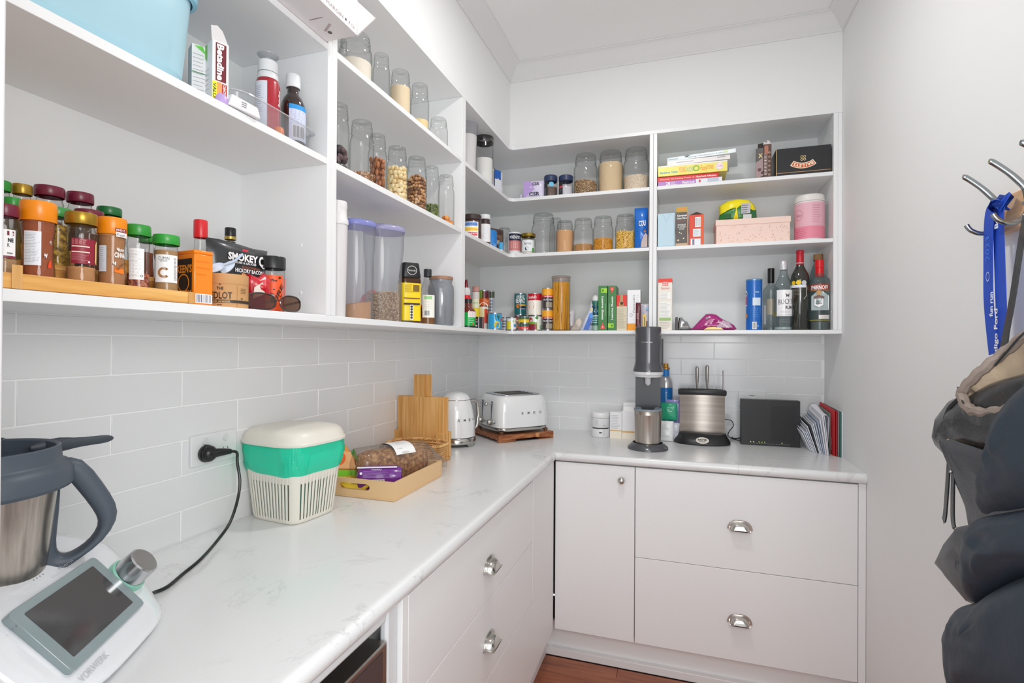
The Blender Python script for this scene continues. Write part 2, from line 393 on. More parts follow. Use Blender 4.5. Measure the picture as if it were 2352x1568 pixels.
# small screw cover caps under the top panel, on shelf undersides and panels
cap = G(mat('#f6f6f6', .3, k=1))
for x, y in ((.42, -.16), (.80, -.16), (1.10, -.2), (1.60, -.2)): cap.at((x, y, ZS[3]-.0163)).lathe([(0, -.0012), (.0035, -.0010), (.005, 0)], 12)
for z in (1.50, 1.62): cap.at((SD*.72, D1[0], z), rx=pi/2).lathe([(0, .0012), (.0035, .001), (.005, 0)], 12)
cap.at((E4[0], -.25, 2.29), ry=-pi/2).lathe([(0, .0012), (.0035, .001), (.005, 0)], 12); cap.at((E4[0], -.25, 1.52), ry=-pi/2).lathe([(0, .0012), (.0035, .001), (.005, 0)], 12)
P(cap, 'screw_caps', kind='stuff')
# ================================================================ benchtop and cabinets
STONE = bpy.data.materials.new('veined_white_laminate'); STONE.use_nodes = True
nt = STONE.node_tree; b = nt.nodes['Principled BSDF']; b.inputs['Roughness'].default_value = .22
tc = nt.nodes.new('ShaderNodeTexCoord'); n1 = nt.nodes.new('ShaderNodeTexNoise'); n1.inputs['Scale'].default_value = 3.2; n1.inputs['Detail'].default_value = 9; n1.inputs['Roughness'].default_value = .68; n1.inputs['Distortion'].default_value = 1.6
mp = nt.nodes.new('ShaderNodeMapping'); mp.inputs['Scale'].default_value = (1.3, .9, 1); nt.links.new(tc.outputs['Object'], mp.inputs[0]); nt.links.new(mp.outputs[0], n1.inputs['Vector'])
sb = nt.nodes.new('ShaderNodeMath'); sb.operation = 'SUBTRACT'; sb.inputs[1].default_value = .5; ab = nt.nodes.new('ShaderNodeMath'); ab.operation = 'ABSOLUTE'
nt.links.new(n1.outputs[0], sb.inputs[0]); nt.links.new(sb.outputs[0], ab.inputs[0])
cr = nt.nodes.new('ShaderNodeValToRGB'); cr.color_ramp.elements[0].position = 0; cr.color_ramp.elements[0].color = (.50, .50, .50, 1); cr.color_ramp.elements[1].position = .016; cr.color_ramp.elements[1].color = (.76, .765, .77, 1)
nt.links.new(ab.outputs[0], cr.inputs[0])
n2 = nt.nodes.new('ShaderNodeTexNoise'); n2.inputs['Scale'].default_value = 5; n2.inputs['Detail'].default_value = 3; nt.links.new(tc.outputs['Object'], n2.inputs['Vector'])
c2 = nt.nodes.new('ShaderNodeValToRGB'); c2.color_ramp.elements[0].position = .50; c2.color_ramp.elements[0].color = (0, 0, 0, 1); c2.color_ramp.elements[1].position = .66; c2.color_ramp.elements[1].color = (.75, .75, .75, 1); nt.links.new(n2.outputs[0], c2.inputs[0])
mx = nt.nodes.new('ShaderNodeMixRGB'); mx.inputs[1].default_value = (.755, .76, .765, 1); nt.links.new(c2.outputs[0], mx.inputs[0]); nt.links.new(cr.outputs[0], mx.inputs[2]); nt.links.new(mx.outputs[0], b.inputs['Base Color'])
# rounded front edge worktop: sweep of a bullnose profile along the L
wt = G(STONE); BT = .0368; R = BT/2
def edgeprof(): return [(-.02, ZC-BT)]+[(-R*.75+R*.75*sin(a), ZC-R-R*cos(a)) for a in [pi*i/8 for i in range(9)]]+[(-.02, ZC)]
path = [(.6, YF+.0006), (.6, -.6), (XR-.0006, -.6)]; nn = [(1, 0), (1, -1), (0, -1)]
wt.loft([[(p[0]+n[0]*a, p[1]+n[1]*a, z) for a, z in edgeprof()] for p, n in zip(path, nn)])
wt.prism([(.0005, YF+.0006), (.581, YF+.0006), (.581, -.581), (XR-.0006, -.581), (XR-.0006, -.0005), (.0005, -.0005)], ZC-BT, ZC-.00002, 'z')
wo = wt.done('worktop', label='white veined laminate benchtop running along the left and back walls', cat='benchtop', ang=30)
def cup_pull(parent, x, y, z, rz):
    """cup shaped pull: flange plate plus domed cup open below; local -y points out of the drawer"""
    g = G(CHROME); g.at((x, y, z), rz=rz); W2, H2 = .046, .021
    def arc(wd, ht, zz0, n=12): return [(-wd, zz0)]+[(-wd+ht-ht*cos(pi/2*i/n), zz0+ht*sin(pi/2*i/n)) for i in range(1, n)]+[(wd-ht+ht*sin(pi/2*i/n), zz0+ht*cos(pi/2*i/n)) for i in range(0, n)]+[(wd, zz0)]
    fl_ = arc(W2, .036, -.018)
    g.prism(fl_, -.0025, 0)
    g.at((x, y, z), rz=rz).prism(arc(W2-.004, .031, -.017), -.005, -.002)
    rings = []
    for dep, wd, ht in ((-.005, .036, .030), (-.012, .0355, .029), (-.019, .033, .0265), (-.024, .029, .022), (-.027, .026, .012), (-.0285, .025, .004)):
        rings.append([(a, dep, q) for a, q in arc(wd, ht if ht < wd else wd*.9, -.019)])
    n = len(rings[0]); g.loft(rings, cap=False, closed=False)
    g.at((x, y, z), rz=rz).add([(rings[-1][i][0], rings[-1][i][1], rings[-1][i][2]) for i in range(n)], [tuple(range(n))])
    g.box(-.036, .036, -.0285, -.004, -.0192, -.0165)
    return g.done('cup_handle', parent, ang=50)
CB = ZC-BT-.0015; CZ = .1435
def front(g, x0, x1, y0, y1, z0, z1): return g.box(x0, x1, y0, y1, z0, z1)
# back run: drawer unit, single door
dark = mat('#2b2b2b', .8, k=1)
du = E('drawer_unit', 'white base unit of two wide drawers with cup handles under the back bench', 'cabinet', (1.33, -.3, 0))
G(WHITE).box(-.397, .398, -.265, .29, CZ, CB).box(-.397, .398, .1, .29, .0, CZ).done('carcass', du, smooth=False)
for z0, z1 in ((.4975, CB-.003), (CZ, .4955)):
    d = G(WHITE).box(-.398, .398, -.2885, -.2695, z0, z1).done('drawer_front', du, bevel=.0012)
    cup_pull(d, 0, -.2885, .675 if z0 > .4 else .31, 0)
G(WHITE).box(.4005, XR-1.33-.001, -.285, -.26, .0, CB).done('end_panel', du, bevel=.001)
cu = E('cupboard', 'narrow white single door cupboard with a round knob in the corner', 'cabinet', (.768, -.3, 0))
G(WHITE).box(-.1745, .162, -.265, .29, CZ, CB).done('carcass', cu, smooth=False)
d = G(WHITE).box(-.1745, .1605, -.2885, -.2695, CZ, CB-.003).done('door', cu, bevel=.0012)
G(CHROME).at((.108, -.2885, .81), rx=pi/2).lathe([(0, .026), (.007, .0255), (.0125, .022), (.0145, .017), (.012, .011), (.007, .008), (.006, .003), (.011, .002), (.011, 0)], 24).done('knob', d)
# left run: three drawer unit, microwave bay
lu = E('drawer_unit', 'white base unit of three drawers with cup handles under the left bench', 'cabinet', (.3, -1.395, 0))
G(WHITE).box(-.29, .268, -.464, .464, CZ, CB).done('carcass', lu, smooth=False)
for z0, z1, hz in ((.644, CB-.003, .749), (.419, .642, .532), (CZ, .417, None)):
    d = G(WHITE).box(.2695, .2885, -.464, .4635, z0, z1).done('drawer_front', lu, bevel=.0008)
    if hz: cup_pull(d, .2885, 0, hz, pi/2)
G(WHITE).box(-.29, .2885, -.4885, -.4665, 0, CB).done('end_panel', lu, bevel=.001)
G(WHITE).box(.25, .2885, .4655, .7945, CZ, CB).done('corner_filler', lu, bevel=.0008)
mb = E('microwave_bay', 'open white bench bay with a frame around the microwave', 'cabinet', (.3, -2.21, 0))
G(WHITE).box(-.29, .25, -.325, .323, .36, .378).box(-.29, -.275, -.325, .323, .378, CB).box(-.29, .28, -.3285, -.312, 0, CB).done('carcass', mb, bevel=.001)
G(mat('#e6e8ea', .3, k=.9)).box(.262, .28, .285, .3235, .0, CB).box(.262, .28, -.311, .284, .845, CB).done('face_frame', mb, bevel=.006, seg=3)
# kick boards and skirting
kb = G(WHITE).box(.5, .5185, YF+.001, -.5192, .0005, CZ-.001).box(.5, XR-.001, -.5188, -.5005, .0005, CZ-.001)
kb.box(.5188, .545, YF+.001, -.5455, .0004, .034).box(.5188, XR-.001, -.5452, -.5190, .0004, .034)
kb.done('baseboard_cabinets', kind='structure', bevel=.003, seg=2)
# ================================================================ placing helpers
def cyl(side, u1, u2, vt, zb, m=.02, plane=None):
    """centre, radius, height of an upright round thing whose sides show at u1, u2 and whose top shows at vt"""
    v0 = 784-(zb+.05-CAM.z)*400
    um = (u1+u2)/2; r = .03
    def ang(u): d = ray(u, vt); return math.atan2(d.y, d.x)
    a1, a2 = ang(u1), ang(u2); am, ah = (a1+a2)/2, abs(a1-a2)/2
    for _ in range(6):
        if side == 'L': X = (plane if plane is not None else SD-m-r); D = (X-CAM.x)/cos(am)
        else: Y = (plane if plane is not None else -(SB-m-r)); D = (Y-CAM.y)/sin(am)
        r = D*sin(ah)
    x, y = CAM.x+D*cos(am), CAM.y+D*sin(am)
    top = zat(um, vt, D-r if vt < 784 else D+r)
    return x, y, r, top-zb
def barcode(d, *a): d.bars(*a)
# ---------------------------------------------------------------- microwave
t = E('microwave', 'stainless steel microwave set in the open bay under the left bench', 'microwave', (.36, -2.19, .3785))
zt = .8115-.3785
G(STEEL).box(-.2, .175, -.262, .262, .012, zt).done('casing', t, bevel=.003)
dr = G(STEEL).box(.178, .222, -.262, .262, .012, zt-.001).done('door', t, bevel=.003)
G(BLACK).box(.2222, .2236, -.16, .215, .05, zt-.075).done('window', dr, bevel=.0005)
G(mat('#4a3f40', .15, k=1)).box(.2222, .2232, -.245, .245, zt-.068, zt-.012).done('control_panel', dr)
g = G(CHROME)
for yy in (-.03, .03): g.at((.2232, yy, zt-.04), ry=pi/2).lathe([(.011, 0), (.011, .014), (.009, .017), (0, .017)], 20)
g.done('knob', dr)
g = G(BLACK)
for xx in (-.17, .15):
    for yy in (-.22, .22): g.lathe([(0, 0), (.012, 0), (.012, .012)], 12, xx, yy)
g.done('feet', t)
# ---------------------------------------------------------------- cooking machine with jug
SLATE = mat('#4b545f', .45, k=1.0); SLATE2 = mat('#3b424c', .5, k=1)
GW = mat('#eceef2', .1, k=.95, coat=.5)
TH0 = math.radians(118.8)
t = E('cooking_machine', 'white cooking machine with a tilted screen, steel jug and slate grey handle', 'food processor', (.158, -2.334, ZC), TH0)
def sup(a, p): c = cos(a); return math.copysign(abs(c)**p, c)
g = G(GW); rings = []
HP = [(.13, .145), (.08, .155), (0, .15), (-.06, .140), (-.10, .122), (-.185, .033), (-.20, .026), (-.23, .018)]
def HB(f):
    for (a, ha), (b_, hb) in zip(HP, HP[1:]):
        if b_ <= f <= a: return hb+(ha-hb)*(f-b_)/(a-b_)
    return HP[0][1] if f > .1 else HP[-1][1]
N = 64; YC, HX, HY = -.045, .158, .168
for tt, hf in ((.90, 0), (.97, .12), (1, .4), (1, .62), (.975, .83), (.93, .95), (.86, 1), (.7, 1), (.45, 1), (.2, 1), (.02, 1)):
    ring = []
    for i in range(N):
        a = 2*pi*i/N; ex = .62 if sin(a) > 0 else .52
        x, y = HX*tt*sup(a, ex), YC+HY*tt*math.copysign(abs(sin(a))**.62, sin(a))
        ring.append((x, y, .006+(HB(y)-.006)*hf))
    rings.append(ring)
g.loft(rings).done('base', t, ang=60)
tilt = .826
def scr(x, y, l): # screen frame coordinates: x right, y up the slope
    fy, fz = -.184, .038
    return (x, fy+y*cos(tilt)+(-l)*sin(tilt), fz+.003+y*sin(tilt)+l*cos(tilt))
def rrect(w, h, r, n=5, cx=0, cy=0):
    o = []
    for (sx, sy, a0) in ((1, 1, 0), (-1, 1, pi/2), (-1, -1, pi), (1, -1, 3*pi/2)):
        for i in range(n+1): a = a0+pi/2*i/n; o.append((cx+sx*(w-r)+r*cos(a), cy+sy*(h-r)+r*sin(a)))
    return o
def slab(pts, l0, l1, m, F=scr):
    return G(m).loft([[F(x, y, l0) for x, y in pts], [F(x, y, l1) for x, y in pts]])
sc_ = slab(rrect(.091, .055, .008, cx=-.011, cy=.054), -.012, .004, mat('#8b9a9d', .12, k=1, coat=.6)).done('screen_frame', t, bevel=.001)
slab(rrect(.073, .042, .002, cx=-.012, cy=.055), .0041, .0046, mat('#3d3d3f', .08, k=1, coat=1)).done('screen', sc_)
kg = G(mat('#c9cacc', .2, 1, k=1)); kg.X = Matrix.Translation(scr(.108, .052, 0)) @ Matrix.Rotation(tilt, 4, 'X')
kb_ = kg.lathe([(0, .034), (.022, .034), (.0245, .032), (.025, .008), (.0255, .004)], 36).done('selector_knob', t)
kr = G(mat('#8fc9b4', .2, k=1)); kr.X = kg.X; kr.lathe([(.0258, .004), (.029, .002), (.030, -.006), (.0255, -.006)], 36).done('knob_ring', kb_)
d = Dec(lambda a, z, l: scr(a, z, l)); d.mp.curved = False
d.fit('thermomix', .045, .123, .06, '#8d8f94', .006); d.fit('VORWERK', -.07, -.014, .06, '#b6b8bd', .010)
for i in range(4): d.disc(-.03+i*.006, .128, .0012, '#777a80')
for i in range(3): d.disc(-.108+i*.006, .09, .0012, '#777a80')
d.done(t, 'printed_marks')
# jug
g = G(ramp_mat('brushed_jug_steel', [(.3, '#a39a92'), (.7, '#d2c9c0')], 3, .28, stretch=(40, 40, .5), bump=.01, metal=1, k=1))
jz = .085
g.lathe([(0, jz), (.068, jz), (.077, jz+.006), (.086, jz+.07), (.096, .262), (.092, .262), (.082, jz+.07), (.06, jz+.012), (0, jz+.01)], 48).done('jug', t)
G(SLATE2).lathe([(.0755, jz-.004), (.080, jz-.004), (.078, jz+.004), (.0755, jz+.006)], 40).done('jug_foot', t)
d = Dec(cylmap(.0835, .62)); d.poly([(-.011, .128), (.011, .128), (0, .147)], '#8d7f72'); d.poly([(-.0085, .1295), (.0085, .1295), (0, .1448)], '#cfc6bd'); d.done(t, 'warning_mark')
lid = G(SLATE).lathe([(.0965, .252), (.111, .252), (.1145, .257), (.113, .275), (.107, .285), (.102, .287), (.099, .291), (.0975, .310), (.095, .312), (.0915, .309), (.0895, .292), (.06, .286), (0, .284)], 56).done('jug_lid', t)
G(SLATE).lathe([(.0, .289), (.03, .289), (.032, .318), (.034, .324), (.036, .324), (.034, .318), (.033, .286)], 36).done('measuring_cup', lid)
G(SLATE2).at((.101, .03, .272), rz=.5).box(-.012, .016, -.018, .018, 0, .02).done('lid_tab', lid, bevel=.005)
# handle: a closed loop in a plane through the jug axis
h_a = math.radians(62)-TH0; hx, hy = cos(h_a), sin(h_a); TMC = Vector((.158, -2.334, ZC)); HN = Vector((-sin(math.radians(62)), cos(math.radians(62)), 0))
def vp(u, v):
    d_ = ray(u, v); q_ = CAM+d_*((TMC-CAM).dot(HN)/d_.dot(HN)); return ((q_-TMC).dot(Vector((cos(math.radians(62)), sin(math.radians(62)), 0))), q_.z-ZC)
def hp(r_, z): return (hx*r_, hy*r_, z)
outer = [vp(*q) for q in ((88, 1078), (135, 1052), (190, 1042), (240, 1110), (270, 1155), (272, 1188), (240, 1238), (185, 1277), (130, 1315), (75, 1342), (45, 1335), (65, 1200))]
inner = [vp(*q) for q in ((140, 1108), (150, 1094), (160, 1105), (195, 1146), (224, 1185), (226, 1208), (208, 1238), (178, 1262), (150, 1273), (133, 1266), (128, 1245), (138, 1170))]
hg = G(SLATE); rr = []; 
import itertools
def hr(i): # cross-section ring between inner and outer outline point i
    (a, b_), (c_, d_) = outer[i], inner[i]; mx_, mz_ = (a+c_)/2, (b_+d_)/2; ex_, ez_ = (a-c_)/2, (b_-d_)/2; hw = .0165; out = []
    for k in range(12):
        q = 2*pi*k/12; ca = math.copysign(abs(cos(q))**.7, cos(q)); sa = math.copysign(abs(sin(q))**.7, sin(q))
        r_, z_ = mx_+ex_*ca, mz_+ez_*ca; out.append((hx*r_-hy*hw*sa, hy*r_+hx*hw*sa, z_))
    return out
rs = [hr(i) for i in range(12)]; hg.loft(rs+[rs[0]], cap=False); hg.done('handle', t, ang=75, sub=1)
# spatula lying over the lid
sp = E('spatula', 'long slate grey spatula lying across the jug lid pointing right', 'spatula', (.12, -2.27, ZC+.2925))
p0, p1 = Vector((.0, .0, .012)), Vector((.05, .137, .012))
gg = G(SLATE2); q0 = onp(100, 1030, 2, ZC+.300); 
tip = onz(262, 1005, ZC+.300); base_ = Vector((.150, -2.262, ZC+.300))
dv = tip-base_; L_ = dv.length
pts = [base_+dv*s-sp.location for s in (0, .15, .35, .5, .75, .93, 1)]
gg.tube(pts, [.004, .010, .014, .0085, .0075, .0075, .002], 10, flat=.55, up=(0, 0, 1))
gg.done('spatula_body', sp, sub=1)
# ---------------------------------------------------------------- power cord, plug, outlets
def outlet(name, label, loc, rz, w2, h2, blank=False, slots=((-.03, 0), (.03, 0))):
    t = E(name, label, 'power outlet', loc, rz)
    G(mat('#eeeff0', .25, k=.93)).prism(rrect(w2, h2, .005), -.0075, 0).done('cover_plate', t, bevel=.002)
    if not blank:
        g = G(mat('#e2e3e4', .3, k=.93))
        for sx, _ in slots: g.at((sx, -.0076, .021), rx=pi/2).lathe([(0, .003), (.0075, .003), (.009, .001), (.009, 0)], 20)
        g.done('switches', t)
        g = G(mat('#6c6c6c', .6, k=1))
        for sx, _ in slots:
            g.at((sx-.007, -.0078, -.006), ry=.5).box(-.001, .001, -.0002, 0, -.004, .004); g.at((sx+.007, -.0078, -.006), ry=-.5).box(-.001, .001, -.0002, 0, -.004, .004); g.at((sx, -.0078, -.018)).box(-.001, .001, -.0002, 0, -.004, .004)
        g.done('pin_slots', t)
    else:
        G(mat('#8a8a8a', .6, k=1)).box(-.012, .012, -.0079, -.0074, .012, .016).done('port_slot', t)
        G(mat('#f4f4f4', .4, k=.95)).box(-.016, .016, -.0078, -.0074, -.006, .012).done('port_frame', t)
    return t
outlet('power_outlet', 'white double power point on the left tiles beside the compost bin', (.0006, -1.792, 1.1125), pi/2, .0665, .037)
outlet('wall_socket', 'white wall plate on the back tiles behind the black router', (1.441, -.0006, 1.114), 0, .06, .037, True)
CORD = mat('#191a1c', .3, k=1)
g = G(CORD); pb = Vector((.0085, -1.822, 1.1040))
TMI = (Matrix.Translation(TMC) @ Matrix.Rotation(TH0, 4, 'Z')).inverted() @ Matrix.Translation(pb)
g.at(ry=pi/2).lathe([(0, 0), (.0195, 0), (.021, .003), (.021, .008), (.0185, .009), (.0185, .011), (.020, .013), (.0195, .017), (.015, .024), (.009, .028), (0, .03)], 28)
g.at().tube([(.018, 0, 0), (.026, .012, .001), (.03, .03, .0), (.031, .046, -.002)], [.0115, .0105, .0085, .0065], 12)
PLG = g
W = [(.031, .046, -.002)]
cp = [onx(545, 1062, .045), onx(551, 1105, .055), onx(545, 1150, .065), onx(528, 1200, .08), onx(500, 1240, .10), onz(462, 1283, ZC+.012), onz(420, 1318, ZC+.0055), onz(385, 1347, ZC+.0055), onz(355, 1360, ZC+.008), onp(338, 1366, 2, ZC+.020)]
pts = [Vector((.031, .046, -.002)), Vector((.035, .062, -.008))]+[p-pb for p in cp]
def smooth(pts, n=4):
    out = []
    P_ = [pts[0]]+list(pts)+[pts[-1]]
    for i in range(1, len(P_)-2):
        a, b_, c_, d_ = P_[i-1:i+3]
        for k in range(n):
            t_ = k/n; out.append(.5*((2*b_)+(c_-a)*t_+(2*a-5*b_+4*c_-d_)*t_*t_+(-a+3*b_-3*c_+d_)*t_**3))
    return out+[pts[-1]]
q = G(CORD).tube(smooth(pts), .0036, 8).done('power_cord', bpy.data.objects['cooking_machine']); q.matrix_parent_inverse = TMI
PLG.done('plug', q, ang=50)
# ---------------------------------------------------------------- compost bin with green bag
CREAM = mat('#e3dfd3', .35, k=1)
t = E('compost_bin', 'cream slotted kitchen compost bin with a green liner bag', 'bin', (.107, -1.628, ZC), math.radians(-7))
def rr_ring(hx, hy, z, n=120, p=.42, cx=0, cy=0): return [(cx+hx*sup(2*pi*i/n, p), cy+hy*math.copysign(abs(sin(2*pi*i/n))**p, sin(2*pi*i/n)), z) for i in range(n)]
def bs(z): k = z/.2; return (.084+.022*k, .076+.018*k)
def uni(hx, hy, z, n, p):
    f = rr_ring(hx, hy, z, 720, p); L = [0]
    for i in range(720): a_, b__ = f[i], f[(i+1) % 720]; L.append(L[-1]+math.hypot(a_[0]-b__[0], a_[1]-b__[1]))
    out = []; j = 0
    for i in range(n):
        q_ = L[-1]*i/n
        while L[j+1] < q_: j += 1
        k_ = (q_-L[j])/(L[j+1]-L[j]); a_, b__ = f[j], f[(j+1) % 720]; out.append((a_[0]+(b__[0]-a_[0])*k_, a_[1]+(b__[1]-a_[1])*k_, z))
    return out
zs = [0, .004, .012, .016, .03, .06, .09, .103, .106, .13, .16, .19, .198]
N = 176; rings = []
for z in zs:
    a, b_ = bs(z); sc0 = .94 if z == 0 else (.985 if z == .004 else 1); rings.append(uni(a*sc0, b_*sc0, z, N, .36))
g = G(CREAM); vs = [p for r in rings for p in r]; fs = []
for j in range(len(zs)-1):
    for i in range(N):
        k = (i+1) % N; x, y, z = rings[j][i]
        # slots on the four flat sides
        slot = False
        if .012 <= zs[j] and zs[j+1] <= .106:
            a, b_ = bs(zs[j]); x2, y2, _ = rings[j][k]; mxx, myy = (x+x2)/2, (y+y2)/2
            lo = .103 if zs[j] >= .103 else 0
            if abs(mxx) < a*.80 and abs(myy) > b_*.96: slot = (i % 3 == 0)
            elif abs(myy) < b_*.78 and abs(mxx) > a*.96: slot = (i % 3 == 0)
        if not slot: fs.append((j*N+i, j*N+k, (j+1)*N+k, (j+1)*N+i))
fs.append(tuple(range(N-1, -1, -1)))
g.add(vs, fs); g.done('bin_body', t, solid=.0022, ang=50)
# slot spacing comes from the ring points: print nothing, only geometry
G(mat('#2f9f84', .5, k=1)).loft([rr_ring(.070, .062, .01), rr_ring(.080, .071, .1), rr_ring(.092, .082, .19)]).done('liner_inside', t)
g = G(mat('#22c79f', .32, k=1.05)); rings = []; n = 150
for z, e_, nz in ((.128, .0012, 0), (.136, .0035, 1), (.15, .0045, 1), (.165, .005, 1), (.18, .0045, 1), (.194, .003, .6), (.202, .002, .3)):
    a, b_ = bs(z); ring = []
    for i in range(n):
        th = 2*pi*i/n; x = (a+e_)*sup(th, .38); y = (b_+e_)*math.copysign(abs(sin(th))**.38, sin(th))
        zz = z
        if z < .15: zz = z+.012*noise.noise(Vector((th*1.3, 3, 1)))+(-.012*max(0, -cos(th+.6)))*(1 if z < .14 else .5)
        w_ = nz*(.0055*noise.noise(Vector((th*9+z*60, z*22, 5)))+.003*noise.noise(Vector((th*25+z*90, z*10, 8))))
        k = 1+w_/.1; ring.append((x*k, y*k, zz))
    rings.append(ring)
g.loft(rings, cap=False).tube([(-.098, -.05, .128), (-.110, -.055, .118), (-.113, -.05, .105), (-.106, -.048, .098), (-.098, -.05, .108)], .006, 8)
g.done('liner_bag', t, ang=70)
g = G(CREAM)
def lr(sx, z): return rr_ring(.116*sx, .104*sx, z, 72, .55)
g.loft([lr(.97, .201), lr(1.02, .203), lr(1.03, .209), lr(1.0, .213), lr(.985, .220), lr(.93, .232), lr(.85, .239), lr(.7, .243), lr(.3, .245), lr(.02, .245)]).done('bin_lid', t, ang=50)
# ---------------------------------------------------------------- wooden tray with handle hole
PLY = mat('#dcb88a', .55, k=1.05)
t = E('serving_tray', 'pale wooden tray with a cut-out handle holding bread and snacks', 'tray', (.171, -1.289, ZC))
tx, ty, hh = .140, .158, .056
g = G(PLY); g.box(-tx, tx, -ty, ty, .0005, .006).done('tray_base', t, bevel=.001)
def side(sg):
    g = G(PLY); h0, h1 = -.045, .045; zc = .034; r = .0095
    out = [(-tx, .0062), (tx, .0062), (tx, hh), (-tx, hh)]
    hole = [(h1-.0+r*cos(a), zc+r*sin(a)) for a in [(-pi/2)+pi*i/8 for i in range(9)]]+[(h0+r*cos(a), zc+r*sin(a)) for a in [(pi/2)+pi*i/8 for i in range(9)]]
    # bridge the outline to the hole with four pieces
    R_ = [p for p in hole if p[0] > 0]; L_ = [p for p in hole if p[0] <= 0]
    y0, y1 = (sg*ty-sg*.009, sg*ty)
    g.prism([(0, .0062), (tx, .0062), (tx, hh), (0, hh), (0, zc+r)]+[p for p in R_[::-1]]+[(0, zc-r)], y0, y1)
    g.prism([(0, hh), (-tx, hh), (-tx, .0062), (0, .0062), (0, zc-r)]+[p for p in L_[::-1]]+[(0, zc+r)], y0, y1)
    return g.done('tray_side', t, smooth=False)
side(-1); side(1)
G(PLY).box(tx-.009, tx, -ty+.0092, ty-.0092, .0062, hh).done('tray_side', t, bevel=.0008); G(PLY).box(-tx, -tx+.009, -ty+.0092, ty-.0092, .0062, hh).done('tray_side', t, bevel=.0008)
TB = ZC+.0065
# banana seen through the hole
YEL = ramp_mat('banana_skin', [(.38, '#d9bd3a'), (.6, '#f0d84a')], 9, .45, bump=.02)
bn = E('banana', 'ripe yellow banana lying inside the tray behind its handle hole', 'banana', (.15, -1.415, TB+.017))
g = G(YEL); pts = [Vector((-.055+.11*i/8, .006*sin(pi*i/8), .012-.016*sin(pi*i/8))) for i in range(9)]
g.tube(pts, [.004, .011, .0145, .016, .0165, .016, .014, .010, .005], 7).done('banana_fruit', bn, ang=30)
G(mat('#5a3a24', .7)).tube([(.054, 0, .012), (.062, -.001, .0145)], [.0052, .0045], 7).done('stem_end', bn)
g = G(mat('#7a4a2a', .6)); 
eg = E('passionfruit', 'brown and tan cut fruit beside the banana in the tray', 'fruit', (.085, -1.415, TB+.015))
G(ramp_mat('fruit_cut', [(.4, '#c9a06a'), (.5, '#7b3f22'), (.6, '#d8b98a')], 30, .5)).ball((0, 0, 0), .015, 16, 10, (1.2, 1, 1)).done('fruit_body', eg)
# bread loaf in clear bag
CR = ramp_mat('seeded_crust', [(.30, '#6e4524'), (.45, '#94633a'), (.6, '#b88a58'), (.72, '#d3b184')], 90, .75, bump=.8, dist=.004, detail=8)
CBG = glass('#f2f1ef', '#c9c2ba', .12, 1.3, .05)
lp = onp(912, 1030, 2, ZC+.085)
t = E('bread_loaf', 'seeded brown loaf of bread in a clear bag with a white label on top', 'bread', (.180, -1.245, TB+.004), math.radians(62))
g = G(CR); rings = []
NL = 22
for i in range(NL+1):
    s_ = i/NL; x = -.132+.264*s_; k = (1-(2*s_-1)**6)**.5*(.96+.04*sin(s_*34)); k = max(k, .05)
    n2_ = []
    for q in range(28):
        a = 2*pi*q/28; cy_, cz_ = sup(a, .72), math.copysign(abs(sin(a))**.75, sin(a))
        w_ = 1+.035*noise.noise(Vector((x*30, a*2, 4)))+(.02*sin(s_*2*pi*13) if s_ > .45 else 0)
        n2_.append((x, .058*cy_*k*w_, .052+.052*cz_*k*w_*(1.05 if cz_ > 0 else .98)))
    rings.append(n2_)
g.loft(rings).done('loaf', t, ang=50)
g = G(CBG); rings = []
for i in range(27):
    s_ = i/26; x = -.15+.37*s_
    k = .95 if s_ < .05 else (1.09 if s_ < .72 else max(.30, 1.09-(s_-.72)*3.3)); k *= (.35 if s_ == 0 else 1)
    rg = []
    for q in range(40):
        a = 2*pi*q/40; w_ = 1+.06*noise.noise(Vector((x*60, a*4, 9)))+.05*noise.noise(Vector((x*25, a*9, 2)))
        cz_ = math.copysign(abs(sin(a))**.75, sin(a)); rg.append((x, .061*sup(a, .7)*k*w_, max(.001, .054*(1 if s_ < .72 else max(.3, 1-(s_-.72)*2.4))+.056*cz_*k*w_)))
    rings.append(rg)
g.loft(rings).done('clear_bag', t, ang=70)
def lab(a, z, l): # label strip draped across the loaf top: a along the length, z round the girth
    th = pi/2+z/.060; return (a, (.0665+l)*sup(th, .8), .056+(.0615+l)*math.copysign(abs(sin(th))**.8, sin(th)))
lab.curved = True
d = Dec(lab, .001, .35)
n = 16; vs = []; fs = []
d._m('#f3f3f6')
for i in range(n+1):
    z = -.085+.15*i/n
    vs += [lab(-.02, z, .001), lab(.055, z, .001)]
d.g.add(vs, [(2*i, 2*i+1, 2*i+3, 2*i+2) for i in range(n)])
d.lines(.0, .045, -.03, .02, 8, '#c9cbd2', .2); d.bars(.018, .045, -.078, -.06); d.disc(.0, -.068, .004, '#666a72')
d.done(t, 'bag_label')
